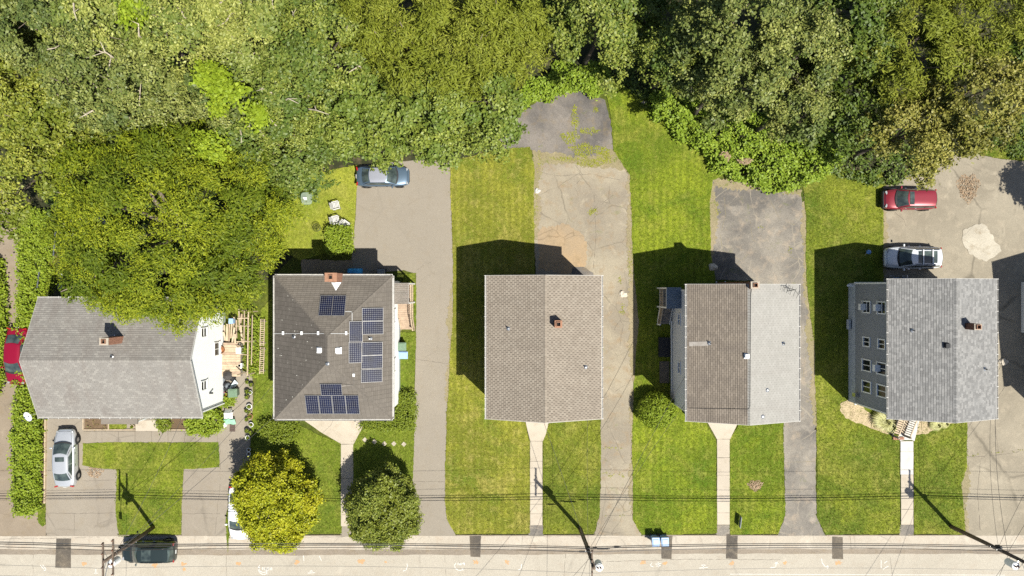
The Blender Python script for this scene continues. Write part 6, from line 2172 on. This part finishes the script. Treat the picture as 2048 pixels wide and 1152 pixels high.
# white fence rail and pipes at the far left backyard
for a, b, lab in (((125, 465), (121, 512), 'pale pipe of the broken wire fence in the left backyard'), ((94, 533), (89, 575), 'grey pipe standing beside the long hedge')):
    m = MB(); m.tube([(*g(*a), 0.9), (*g(*b), 0.9)], 0.05, 6)
    for q in (a, b):
        m.tube([(*g(*q), 0), (*g(*q), 0.95)], 0.03, 6)
    tag(m.build('fence_rail', M['steel']), lab, 'fence rail')
bn = thing('garden_bench', 'white bench showing under the edge of the fine-leaved tree', 'bench', (*g(137, 475), 0))
X, Y = g(136, 474)
for k in range(3):
    m = MB(); m.box((X, Y + k * .13, 0.45), (0.9, 0.11, 0.04)); m.build('slat', M['plastic_white'], bn)
for s_ in (-1, 1):
    m = MB(); m.box((X + s_ * .38, Y + .13, 0.22), (0.06, 0.36, 0.43)); m.build('leg', M['plastic_white'], bn)
m = MB(); X, Y = g(190, 455); m.prism([(X - 1.2, Y - .6), (X + 1.2, Y - .6), (X + 1.2, Y + .7), (X - 1.2, Y + .7)], 1.9, 2.0)
shd = thing('garden_shed', 'white shed glimpsed through the leaves of the big tree', 'shed', (X, Y, 0))
m2 = MB(); m2.add([(X - 1.2, Y - .8, 1.9), (X + 1.2, Y - .8, 1.9), (X + 1.2, Y, 2.4), (X - 1.2, Y, 2.4), (X + 1.2, Y + .8, 1.9), (X - 1.2, Y + .8, 1.9)], [(0, 1, 2, 3), (3, 2, 4, 5)]); m2.build('roof', M['white'], shd)
m2 = MB(); m2.box((X, Y, 0.95), (2.2, 1.4, 1.9)); m2.build('wall', M['siding_pale'], shd)
# timber edging right of the long hedge
ed = thing('timber_edging', 'long pale timber edging between hedge and silver sedan', 'edging', (*g(91, 920), 0))
for i in range(6):
    m = MB(); m.bar((*g(93.5 - i * .3, 838 + i * 28), 0.12), (*g(93.2 - i * .3, 838 + i * 28 + 27.4), 0.12), 0.1, 0.2); m.build('board', M['wood_light'], ed)
bedl = slab('flower_bed', [(84, 838), (92, 838), (90, 1006), (82, 1006)], 0.06, 0.05, M['soil'], 0.03)
# edging of front beds
for pts in ([(168, 836), (168, 859), (272, 859)], [(319, 859), (380, 859)], [(218.5, 836), (218.5, 858)]):
    for a, b in zip(pts[:-1], pts[1:]):
        m = MB(); m.bar((*g(*a), 0.08), (*g(*b), 0.08), 0.07, 0.14); tag(m.build('edging_board', M['wood_light']), {168: 'pale board framing the left mulch bed', 319: 'pale board before the right mulch bed', 218.5: 'pale board between mulch bed and small lawn strip'}[pts[0][0]] + (' along the walk' if b[0] > a[0] + 20 else ' running from the wall'), 'edging board')
mass('plants', 'small green plants scattered in the left mulch bed', 'plants', [(172, 838), (215, 838), (215, 855), (172, 855)], lambda x, y: x * 0 + 0.15, M['leaf rust'], 5, 81, 'stuff', 0.1, 0.06, edge=False)

# stones
def stone(px, py, s_, label, seed, mat='stone'):
    m = MB()
    rr = random.Random(seed)
    bm = bmesh.new()
    bmesh.ops.create_icosphere(bm, subdivisions=3, radius=1)
    c_ = Vector((*g(px, py), s_ * 0.25))
    for v in bm.verts:
        k = 1 + 0.22 * math.sin(v.co.x * 3 + seed) * math.cos(v.co.y * 4 + seed) + 0.1 * math.sin(v.co.z * 7 + v.co.x * 5) + rr.uniform(-.03, .03)
        v.co = v.co * k
    vs = [(c_.x + v.co.x * s_, c_.y + v.co.y * s_ * 0.85, c_.z + v.co.z * s_ * .55) for v in bm.verts]
    fs = [[v.index for v in f.verts] for f in bm.faces]
    bm.free()
    m.add(vs, fs)
    return tag(m.build('boulder', M[mat], smooth=False), label, 'stone')


stone(1246, 588, 0.3, 'pale boulder at the edge of the cracked tan driveway', 3)
stone(1251, 591, 0.17, 'small white stone touching the pale boulder', 7)
stone(2006, 724, 0.34, 'tan boulder at the corner of the shade on the right lot', 5)
stone(1075, 382, 0.24, 'white chunk of concrete at the left edge of the cracked driveway', 9, 'concrete_white')
stone(1288, 206, 0.2, 'pale stone lying on the mown strip below the wood', 11)
stone(1426, 534, 0.36, 'grey stone in the shade behind the two-tone house', 13)
m = MB(); bm = bmesh.new(); bmesh.ops.create_uvsphere(bm, u_segments=20, v_segments=14, radius=0.2)
m.add([v.co + Vector((*at(1737, 504, 0.4)[:2], 0.42)) for v in bm.verts], [[v.index for v in f.verts] for f in bm.faces]); bm.free()
bl = thing('gazing_ball', 'shiny blue ball on a stand in the shaded lawn', 'garden ball', (*at(1737, 504, 0.4)[:2], 0.05)); m.build('ball', M['blue_glaze'], bl, smooth=True)
m = MB()
X, Y = at(1737, 504, 0.4)[:2]
for k in range(3):
    t = 2.1 * k; m.tube([(X, Y, .3), (X + .28 * math.cos(t), Y + .28 * math.sin(t), .05)], .012, 5)
m.build('stand', M['steel'], bl)

# bicycle leaning at the back wall of the grey house
by = thing('bicycle', 'bicycle leaning at the back wall of the grey house, in shade', 'bicycle', (*g(1800, 556), 0))
X0, Y0 = at(1787, 553, 0.4)[:2]
X1 = X0 + 1.05
for i, xx in enumerate((X0, X1)):
    m = MB(); m.tube([(xx + .33 * math.cos(t * PI / 12), Y0 - 0.06 + 0.12 * math.sin(t * PI / 12) * -1, .35 + .33 * math.sin(t * PI / 12)) for t in range(25)], 0.022, 6); wl = m.build('wheel', M['steel'], by)
m = MB()
for a, b in (((X0, .35), (X0 + .35, .75)), ((X0 + .35, .75), (X0 + .45, .33)), ((X0 + .45, .33), (X0, .35)), ((X0 + .36, .72), (X0 + .85, .78)), ((X0 + .45, .33), (X0 + .86, .72)), ((X0 + .86, .9), (X1, .35)), ((X0 + .33, .75), (X0 + .31, .92))):
    m.tube([(a[0], Y0 - .06 - .1 * a[1], a[1]), (b[0], Y0 - .06 - .1 * b[1], b[1])], 0.022, 6)
m.build('frame', M['bin_blue'], by)
m = MB(); m.tube([(X0 + .84, Y0 + .1, .95), (X0 + .86, Y0 - .2, .95), (X0 + .8, Y0 - .35, .95)], 0.016, 6); m.build('handlebar', M['chrome'], by)
m = MB(); m.box((X0 + .31, Y0 - .15, .94), (.25, .13, .06)); m.build('saddle', M['dark'], by, bevel=.02)

# yard sign
sg = thing('yard_sign', 'dark tilted yard sign on the lawn near the street', 'sign', (*g(1476, 1040), 0.05))
X, Y = g(1477, 1040)
m = MB(); m.box((X, Y, 0.45), (0.05, 0.9, 0.6), -0.12, Matrix.Rotation(-0.1, 3, 'Y')); m.build('sign_board', M['bin_grey'], sg)
for s_ in (-.3, .3):
    m = MB(); m.tube([(X, Y + s_, 0), (X, Y + s_, .3)], .012, 5); m.build('stake', M['steel'], sg)


# ------------------------------------------------------------------ vehicles
def paint_mat(name, c, metal=0.35, rough=0.32):
    return simple(name, c, rough, 0.5, metal, var=0.05, scale=0.8, coat=0.8)


M['tyre'] = simple('tyre', (0.018, 0.018, 0.018), 0.8)
M['rim'] = simple('alloy rim', (0.42, 0.42, 0.43), 0.3, metal=0.8)
M['lamp_red'] = simple('tail lamp', (0.35, 0.01, 0.01), 0.2, coat=0.8)
M['lamp_clear'] = simple('head lamp', (0.30, 0.31, 0.32), 0.12, coat=0.9)
M['plate'] = simple('number plate', (0.6, 0.6, 0.58), 0.5)


def patch(m, p00, p10, p11, p01, bulge=(0, 0, 0), nu=8, nv=6, inset=(0, 0, 0, 0), off=None, flip=False, vb=(0, 0, 0)):
    p00, p10, p11, p01 = map(Vector, (p00, p10, p11, p01))
    bulge, vb = Vector(bulge), Vector(vb)
    vs, fs = [], []
    for j in range(nv + 1):
        for i in range(nu + 1):
            u = inset[0] + (1 - inset[0] - inset[1]) * i / nu
            v = inset[2] + (1 - inset[2] - inset[3]) * j / nv
            p = p00 * (1 - u) * (1 - v) + p10 * u * (1 - v) + p11 * u * v + p01 * (1 - u) * v
            p = p + bulge * 4 * u * (1 - u) + vb * 4 * v * (1 - v)
            if off is not None:
                p = p + Vector(off)
            vs.append(p)
    for j in range(nv):
        for i in range(nu):
            q = (j * (nu + 1) + i, j * (nu + 1) + i + 1, (j + 1) * (nu + 1) + i + 1, (j + 1) * (nu + 1) + i)
            fs.append(q[::-1] if flip else q)
    m.add(vs, fs)


def car(label, cat, paint, px, py, heading, L=4.7, W=1.8, H=1.45, style='sedan', sunroof=None, rails=False, hm=0.75, rackbars=False, name='car', bumper=None, roofpaint=None, trim=None):
    root = thing(name, label, cat)
    hw_ = W / 2
    if style == 'sedan':
        st = [(0.0, .72, .72, .38), (.02, .86, .88, .3), (.08, .94, .97, .24), (.2, .99, 1.0, .2), (.35, 1.0, .97, .18), (.6, 1.0, .95, .18), (.73, .99, .93, .18), (.85, .95, .84, .2), (.93, .88, .76, .22), (.98, .76, .66, .28), (1.0, .6, .56, .34)]
        xr0, xr1, xf1, xf0 = .13, .29, .57, .745
    else:
        st = [(0.0, .78, .85, .42), (.015, .88, 1.0, .34), (.06, .95, 1.04, .26), (.2, .99, 1.04, .22), (.4, 1.0, 1.02, .2), (.6, 1.0, 1.0, .2), (.72, .99, .99, .2), (.84, .96, .93, .22), (.92, .90, .86, .25), (.975, .80, .74, .3), (1.0, .66, .62, .36)]
        xr0, xr1, xf1, xf0 = .02, .09, .58, .745
    m = MB()
    NR = 16
    vs = []
    for (s_, wk, zt, zb) in st:
        w_ = hw_ * wk
        x_ = (s_ - 0.5) * L
        half = [(0, zb), (w_ * .75, zb), (w_ * .95, zb + .08), (w_, zb + .28), (w_ * .985, zt - .2), (w_ * .94, zt - .06), (w_ * .8, zt), (w_ * .4, zt + .03), (0, zt + .04)]
        ring = half + [(-y_, z_) for y_, z_ in half[-2:0:-1]]
        vs += [(x_, y_, z_) for y_, z_ in ring]
    NR = 16
    fs = []
    for i in range(len(st) - 1):
        for k in range(NR):
            k2 = (k + 1) % NR
            fs.append((i * NR + k, (i + 1) * NR + k, (i + 1) * NR + k2, i * NR + k2))
    fs.append([k for k in range(NR)])
    fs.append([(len(st) - 1) * NR + k for k in range(NR)][::-1])
    m.add(vs, fs)
    body = m.build('body', paint, root, smooth=True, subsurf=2)
    wb, wr = hw_ * .86, hw_ * .68
    zb_ = 0.98 if style == 'sedan' else 1.02
    X = lambda f: (f - .5) * L
    # corners
    fb = lambda s_: Vector((X(xf0), s_ * wb, zb_ - .03)); ft = lambda s_: Vector((X(xf1), s_ * wr, H - .05))
    rb2 = lambda s_: Vector((X(xr0), s_ * wb * .95, zb_)); rt = lambda s_: Vector((X(xr1), s_ * wr * .97, H - .06))
    fbul, rbul = (0.16, 0, 0.03), (-0.1, 0, 0.02)
    m = MB()
    patch(m, fb(-1), fb(1), ft(1), ft(-1), fbul, flip=False, vb=(0.03, 0, 0.03))
    patch(m, rb2(1), rb2(-1), rt(-1), rt(1), rbul, vb=(-0.02, 0, 0.02))
    for s_ in (-1, 1):
        patch(m, rb2(s_), fb(s_), ft(s_), rt(s_), (0, s_ * .035, 0.0), flip=(s_ > 0), vb=(0, s_ * .03, 0.0), nu=10)
    # roof skin with crown, closes the cabin
    vs, fs = [], []
    nu, nv = 12, 10
    for i in range(nu + 1):
        u = i / nu
        for j in range(nv + 1):
            v = j / nv * 2 - 1
            xr_ = X(xr1) + (X(xf1) - X(xr1)) * u
            if u > .5:
                xr_ += 0.16 * (1 - v * v) * (u - .5) * 2
            else:
                xr_ -= 0.1 * (1 - v * v) * (.5 - u) * 2
            z = H - .05 + .05 * (1 - v ** 4) * (0.4 + .6 * math.sin(PI * u) ** .5 if 0 < u < 1 else .4)
            if abs(v) > .999:
                z = H - .055
            vs.append((xr_, v * wr * (1 + .02 * math.sin(PI * u)) + 0, z))
    for i in range(nu):
        for j in range(nv):
            fs.append((i * (nv + 1) + j, (i + 1) * (nv + 1) + j, (i + 1) * (nv + 1) + j + 1, i * (nv + 1) + j + 1))
    m.build('cabin', paint, root, smooth=True)
    m = MB(); m.add(vs, fs); m.build('roof_panel', roofpaint or paint, root, smooth=True)
    m = MB(); patch(m, fb(-1), fb(1), ft(1), ft(-1), fbul, inset=(.05, .05, .02, .04), off=(.012, 0, .012), vb=(0.03, 0, 0.03)); m.build('windscreen', M['carglass'], root, smooth=True)
    m = MB(); patch(m, rb2(1), rb2(-1), rt(-1), rt(1), rbul, inset=(.07, .07, .1, .06), off=(-.012, 0, .012), vb=(-0.02, 0, 0.02)); m.build('rear_window', M['carglass'], root, smooth=True)
    for s_ in (-1, 1):
        splits = [(.10, .46), (.48, .86)] if style == 'sedan' else [(.05, .33), (.35, .62), (.64, .9)]
        for a_, b_ in splits:
            m = MB(); patch(m, rb2(s_), fb(s_), ft(s_), rt(s_), (0, s_ * .035, 0), inset=(a_, 1 - b_, .12, .1), off=(0, s_ * .01, 0.003), flip=(s_ > 0), vb=(0, s_ * .03, 0)); m.build('side_window', M['carglass'], root, smooth=True)
    # dark cowl under the windscreen
    m = MB(); patch(m, Vector((X(xf0) + .1, -wb * .92, zb_ - .02)), Vector((X(xf0) + .1, wb * .92, zb_ - .02)), Vector((X(xf0) - .03, wb * .94, zb_ + .01)), Vector((X(xf0) - .03, -wb * .94, zb_ + .01)), (0.17, 0, 0.045)); m.build('cowl', M['dark'], root)
    wr_ = .33 if style == 'sedan' else .36
    for fx in (.175, .80):
        for s_ in (-1, 1):
            m = MB(); cx_ = X(fx)
            pr = [(wr_ * .6, -.1), (wr_ * .95, -.1), (wr_, -.06), (wr_, .06), (wr_ * .95, .1), (wr_ * .62, .1)]
            vs = []
            n = 22
            for q, d_ in pr:
                for k in range(n):
                    t = 2 * PI * k / n
                    vs.append((cx_ + q * math.cos(t), s_ * (hw_ - .09 + d_ * 1.05), wr_ + q * math.sin(t)))
            fs = [(i * n + k, i * n + (k + 1) % n, (i + 1) * n + (k + 1) % n, (i + 1) * n + k) for i in range(5) for k in range(n)]
            m.add(vs, fs); wl = m.build('wheel', M['tyre'], root, smooth=True)
            m = MB()
            c_ = Vector((cx_, s_ * (hw_ + .005), wr_))
            vs = [c_]; fs = []
            for k in range(20):
                t = 2 * PI * k / 20
                q = wr_ * .62
                vs.append(c_ + Vector((q * math.cos(t), -s_ * .03, q * math.sin(t))))
            for k in range(20):
                fs.append((0, 1 + k, 1 + (k + 1) % 20))
            m.add(vs, fs); m.build('rim', M['rim'], wl)
            m = MB()
            arch = [(cx_ + (wr_ + .05) * math.cos(t * PI / 12), s_ * (hw_ * .985), wr_ + (wr_ + .05) * math.sin(t * PI / 12)) for t in range(13)]
            m.tube(arch, .035, 6); m.build('wheel_arch', trim or M['dark'], root)
    for s_ in (-1, 1):
        m = MB()
        m.box((X(.69), s_ * (hw_ + .07), zb_ + .03), (.13, .2, .13)); mi = m.build('mirror', paint, root, bevel=.03)
        m = MB(); m.box((X(.955) - .03, s_ * hw_ * .60, .68 if style == 'sedan' else .78), (.16, .30, .10), s_ * -.45); m.build('headlight', M['lamp_clear'], root, bevel=.03)
        m = MB(); m.box((X(.014) + .03, s_ * hw_ * .72, .86 if style == 'sedan' else .98), (.1, .3, .15), s_ * .25); m.build('taillight', M['lamp_red'], root, bevel=.02)
        for fx in (.38, .58):
            m = MB(); m.box((X(fx), s_ * (hw_ + .012), .84), (.16, .03, .03)); m.build('door_handle', M['chrome'] if s_ else None, root)
        # wipers
        m = MB(); m.bar((X(xf0) + .12, s_ * .35 - .1, zb_ + .03), (X(xf0) + .06, s_ * .35 + .35, zb_ + .05), .02, .015); m.build('wiper', M['dark'], root)
    # shut lines of bonnet and boot
    m = MB()
    zt_ = lambda s_: np.interp((s_ - 0), [q[0] for q in st], [q[2] for q in st])
    for s_ in (-1, 1):
        pts = []
        for k in range(8):
            f_ = xf0 + .01 + (.955 - xf0) * k / 7
            w_ = hw_ * np.interp(f_, [q[0] for q in st], [q[1] for q in st])
            pts.append((X(f_), s_ * w_ * (.80 - .08 * k / 7), zt_(f_) + 0.0))
        m.tube(pts, .009, 4)
    pts = [(X(.955) + .05 * (1 - (v / 4) ** 2), v / 4 * hw_ * .66, zt_(.955) + .015) for v in range(-4, 5)]
    m.tube(pts, .009, 4)
    m.build('bonnet_seam', M['dark'], root)
    m = MB(); m.box((X(1.0) - .03, 0, .5), (.06, W * .52, .12)); m.build('grille', M['dark'], root, bevel=.02)
    m = MB(); m.box((X(0) - .01, 0, .72), (.03, .32, .14)); m.build('number_plate', M['plate'], root)
    if bumper:
        m = MB(); m.box((X(.975), 0, .5), (.3, W * .84, .42)); m.build('front_bumper', M['dark'], root, bevel=.12)
    if sunroof:
        a_, b_, wk = sunroof
        m = MB(); patch(m, (X(a_), -wr * wk, H - .01), (X(b_), -wr * wk, H - .01), (X(b_), wr * wk, H - .01), (X(a_), wr * wk, H - .01), (0, 0, 0.012), vb=(0, 0, .016)); m.build('sunroof', M['carglass'], root)
    if rails:
        for s_ in (-1, 1):
            m = MB(); m.tube([(X(xr1 + .03), s_ * wr * .93, H - .0), (X(xr1 + .06), s_ * wr * .93, H + .05), (X(xf1 - .08), s_ * wr * .93, H + .05), (X(xf1 - .04), s_ * wr * .93, H)], .02, 6); m.build('roof_rail', M['black_metal'], root)
    if rackbars:
        for f_ in (.25, .42):
            m = MB(); m.bar((X(f_), -wr * .95, H + .07), (X(f_), wr * .95, H + .07), .09, .03); m.build('crossbar', M['plastic_white'], root)
    p = at(px, py, hm)
    root.location = (p[0], p[1], 0.03)
    root.rotation_euler.z = heading
    return root


D2 = math.radians
P_red = paint_mat('crimson paint', (0.25, 0.002, 0.022), .2)
P_silver = paint_mat('silver paint', (0.52, 0.53, 0.55), .45)
P_green = paint_mat('dark green paint', (0.02, 0.03, 0.028), .2)
P_white = paint_mat('white car paint', (0.75, 0.75, 0.74), .0, .3)
P_blue = paint_mat('slate blue paint', (0.10, 0.15, 0.21), .45)
P_bluer = paint_mat('slate blue roof paint', (0.34, 0.35, 0.40), .3)
P_ruby = paint_mat('ruby paint', (0.23, 0.02, 0.032), .25)
P_pearl = paint_mat('pearl white paint', (0.62, 0.64, 0.67), .1)
car('crimson sedan on the narrow left driveway between two hedges', 'car', P_red, 31.0, 713, D2(-92.5), 4.75, 1.8, 1.42, hm=.9)
car('silver sedan with a small sunroof parked beside the long hedge', 'car', P_silver, 127.5, 917, D2(91), 4.75, 1.78, 1.43, sunroof=(.47, .55, .62), hm=.9)
car('dark green station wagon parked on the street under the leaning pole', 'car', P_green, 294.5, 1105, D2(180), 4.5, 1.78, 1.62, 'suv', sunroof=(.36, .53, .75), rails=True, hm=.95)
car('white sedan half hidden beneath the yellow street tree', 'car', P_white, 477, 1027, D2(-90), 4.5, 1.78, 1.43, hm=.9)
car('slate blue sedan under the maple edge on the wide driveway', 'car', P_blue, 765, 352, D2(0.5), 4.35, 1.72, 1.43, hm=.9, roofpaint=P_bluer)
car('ruby red hatchback with black front under the tan-leaved oak', 'car', P_ruby, 1820.5, 398, D2(180), 4.2, 1.76, 1.55, 'suv', sunroof=(.50, .585, .88), hm=.95, bumper=True)
car('white crossover with roof rack and panoramic roof by the grey house', 'car', P_pearl, 1826.5, 515, D2(180), 4.55, 1.86, 1.62, 'suv', sunroof=(.16, .50, .78), rails=True, rackbars=True, hm=.9)

# ------------------------------------------------------------------ poles and wires
def upole(label, base, top, h, arms, tf=None, lamp=False, r0=0.17):
    bx, by = base
    tx, ty = top
    root = thing('utility_pole', label, 'utility pole', (bx, by, 0))
    m = MB()
    mid = Vector(((bx + tx) / 2 + 0.04, (by + ty) / 2, h / 2))
    m.tube([(bx, by, 0), mid, (tx, ty, h)], [r0, r0 * .88, r0 * .7], 10)
    m.build('pole', M['wood_pole'], root, smooth=True)
    A0, A1 = Vector((bx, by, 0)), Vector((tx, ty, h))
    ins = []
    for (hz, L_, dx) in arms:
        c_ = A0.lerp(A1, hz / h) + Vector((dx, 0, 0))
        m = MB(); m.bar(c_ + Vector((0, -L_ / 2, 0)), c_ + Vector((0, L_ / 2, 0)), .1, .12); am = m.build('crossarm', M['wood_pole'], root)
        for k in (-.47, -.18, .2, .47):
            p = c_ + Vector((0, L_ * k, .06))
            m = MB(); m.lathe([(.03, 0), (.055, .06), (.035, .09), (.055, .12), (.03, .17)], p, 8); m.build('insulator', simple('brown porcelain', (.18, .09, .06), .3) if 'brown porcelain' not in D.materials else D.materials['brown porcelain'], am)
            ins.append(p + Vector((0, 0, .17)))
        for s_ in (-1, 1):
            m = MB(); m.bar(c_ + Vector((0, s_ * L_ * .3, -.04)), c_ + Vector((0, 0, -.55)), .03, .012); m.build('brace', M['steel'], am)
    if tf:
        dx, dy, hz = tf
        c_ = A0.lerp(A1, hz / h) + Vector((dx, dy, 0))
        m = MB(); m.lathe([(.2, 0), (.26, .03), (.27, .8), (.29, .82), (.29, .86), (.2, .93)], (c_.x, c_.y, c_.z - .5), 18); t_ = m.build('transformer', M['siding_white'], root, smooth=False)
        for k in (-1, 1):
            m = MB(); m.lathe([(.05, 0), (.07, .04), (.04, .08), (.065, .12), (.03, .2)], (c_.x + .1 * k, c_.y, c_.z + .42), 8); m.build('bushing', D.materials['brown porcelain'], t_)
        m = MB(); m.bar(c_ + Vector((0, 0, .1)), A0.lerp(A1, hz / h) + Vector((0, 0, .1)), .08, .1); m.build('bracket', M['steel'], t_)
        m = MB(); m.lathe([(.05, 0), (.05, .35)], (c_.x - dx * 1.2, c_.y + .35, c_.z + .1), 8); m.build('fuse_cutout', M['plastic_white'], root)
        m = MB(); m.tube([c_ + Vector((.1, 0, .6)), c_ + Vector((0, .3, .9)), c_ + Vector((-dx * 1.2, .35, .45))], .012, 5); m.build('jumper_wire', M['wire'], root)
    if lamp:
        c_ = A0.lerp(A1, 7.4 / h)
        m = MB(); m.tube([c_, c_ + Vector((-.1, -1.0, .35)), c_ + Vector((-.15, -2.1, .4))], .03, 6); m.build('lamp_arm', M['steel'], root)
        m = MB(); m.box(c_ + Vector((-.15, -2.4, .4)), (.26, .62, .14)); m.build('lamp_head', M['siding_pale'], root, bevel=.05)
    m = MB()
    for k in range(5):
        p = A0.lerp(A1, (4.6 + k * .35) / h); m.bar(p + Vector((0.2 * (-1) ** k, 0, 0)), p, .03, .03)
    m.build('step_bolt', M['steel'], root)
    m = MB(); p = A0.lerp(A1, 5.6 / h); m.box(p + Vector((0, .22, 0)), (.3, .16, .4)); m.build('cable_box', M['dark'], root)
    return root, ins, A0, A1


pA = upole('utility pole at the left, leaning over the dark green wagon, with street lamp', (-29.87, -19.92), (-29.15, -19.55), 8.3, [(8.05, 2.6, -.18), (7.3, 2.6, .18)], (.05, -.5, 6.9), lamp=True)
pC = upole('utility pole in the middle, at the foot of the walk of the tan house', (5.67, -20.05), (5.75, -19.6), 9.3, [(8.9, 2.3, -.1)], (.5, -.3, 7.9))
pE = upole('utility pole at the right, reaching out of the lower right corner', (36.55, -19.85), (36.7, -19.6), 8.9, [(8.5, 2.3, -.1)], (-.45, -.35, 7.6))


def cat(a, b, sag, n=18):
    a, b = Vector(a), Vector(b)
    return [a.lerp(b, i / n) - Vector((0, 0, sag * 4 * (i / n) * (1 - i / n))) for i in range(n + 1)]


def wire(label, a, b, sag, r_=.014, mat='wire', group='wires strung along the street'):
    m = MB(); m.tube(cat(a, b, sag), r_, 5)
    return tag(m.build('overhead_wire', M[mat]), label, 'wire', group)


poles = [('left end', None), ('left pole', pA), ('middle pole', pC), ('right pole', pE), ('right end', None)]
lv = ['north insulators', 'inner north insulators', 'inner south insulators', 'south insulators']
insA, insC, insE = pA[1][:4], pC[1][:4], pE[1][:4]
offL, offR = Vector((-36, 0.3, 0)), Vector((31, -0.2, 0))
for k in (0, 1, 3):
    nm = {0: 'southern', 1: 'middle', 3: 'northern'}[k]
    wire('%s bare top wire running off to the left from the left pole' % nm, insA[k] + offL, insA[k], .7, .011, 'wire_light')
    wire('%s bare top wire between the left and middle poles' % nm, insA[k], insC[k], .8, .011, 'wire_light')
    wire('%s bare top wire between the middle and right poles' % nm, insC[k], insE[k], .7, .011, 'wire_light')
    wire('%s bare top wire running off to the right from the right pole' % nm, insE[k], insE[k] + offR, .6, .011, 'wire_light')
for nm, hz, dy, r_, sg_ in (('upper black cable', 6.4, .16, .022, .75), ('thick black cable', 5.7, .2, .034, .55), ('lower black cable', 5.3, .18, .026, .6)):
    pts = [p[2].lerp(p[3], hz / p[3].z) + Vector((0, dy, 0)) for p in (pA, pC, pE)]
    wire('%s running off to the left from the left pole' % nm, pts[0] + offL, pts[0], sg_, r_)
    wire('%s between the left and middle poles' % nm, pts[0], pts[1], sg_, r_)
    wire('%s between the middle and right poles' % nm, pts[1], pts[2], sg_, r_)
    wire('%s running off to the right from the right pole' % nm, pts[2], pts[2] + offR, sg_, r_)
# splice cases hanging on the thick cable
for px, py, L_, lab in ((1205, 1097, .85, 'long black splice case on the cable right of the middle pole'), (1233, 1093, .32, 'short black splice case farther along the cable'), (1190, 1096, .3, 'small splice case at the middle pole'), (1165, 1103, .5, 'black cable case left of the middle pole')):
    p = Vector(at(px, py, 5.15)); m = MB(); m.tube([p - Vector((L_ / 2, 0, 0)), p + Vector((L_ / 2, 0, 0))], .07, 8)
    m.tube([p - Vector((L_ / 2 + .15, 0, 0)), p + Vector((L_ / 2 + .15, 0, 0))], .035, 6)
    tag(m.build('splice_case', M['wire']), lab, 'splice case', 'cases on the street cable')
# service drops
hp = lambda p, z: p[2].lerp(p[3], z / p[3].z)
GD = 'service wires running from poles to houses'
for lab, a, b, sg_, r_ in [
    ('service wire from the left pole to the left white house', hp(pA, 6.6), (-25.2, -9.9, 4.9), .5, .014),
    ('service wire from the left pole to the solar house', hp(pA, 6.7), (-17.8, -9.6, 5.6), .6, .016),
    ('second wire from the left pole to the solar house, hanging lower', hp(pA, 5.7), (-17.8, -7.0, 5.2), .7, .012),
    ('service wire from the middle pole to the tan house front', hp(pC, 7.0), (2.3, -9.75, 6.9), .4, .014),
    ('second wire from the middle pole to the tan house', hp(pC, 5.8), (5.6, -9.75, 6.3), .4, .012),
    ('service wire from the middle pole to the near corner of the two-tone house', hp(pC, 7.0), (13.0, -6.3, 6.3), .5, .014),
    ('lower wire from the middle pole to the two-tone house', hp(pC, 5.7), (13.0, -8.6, 5.9), .6, .012),
    ('service wire from the right pole to the grey house', hp(pE, 6.6), (35.9, -9.6, 6.3), .4, .014),
    ('second wire from the right pole to the grey house', hp(pE, 5.6), (35.9, -8.4, 5.9), .5, .012),
    ('wire from the right pole to the house beyond the right edge', hp(pE, 6.5), (44.2, -9.8, 6.2), .5, .012),
    ('wire from the right pole crossing the lot toward the shade', hp(pE, 5.5), (43.6, -7.5, 5.6), .5, .012),
    ('wire crossing the street from the middle pole to the lower left', hp(pC, 7.1), (-6.5, -34, 7.5), .6, .012),
    ('second wire crossing the street from the middle pole', hp(pC, 6.6), (0.5, -34, 7.5), .6, .012),
    ('wire crossing the street straight down from the middle pole', hp(pC, 6.9), (5.5, -36, 7.5), .6, .012),
    ('wire crossing the street from the left pole', hp(pA, 7.0), (-29.6, -36, 7.5), .6, .012),
    ('wire crossing the street from the right pole to the lower left', hp(pE, 6.9), (26, -36, 7.5), .6, .012),
    ('second wire crossing the street from the right pole', hp(pE, 6.6), (31, -36, 7.5), .6, .012)]:
    wire(lab, a, b, sg_, r_, group=GD)
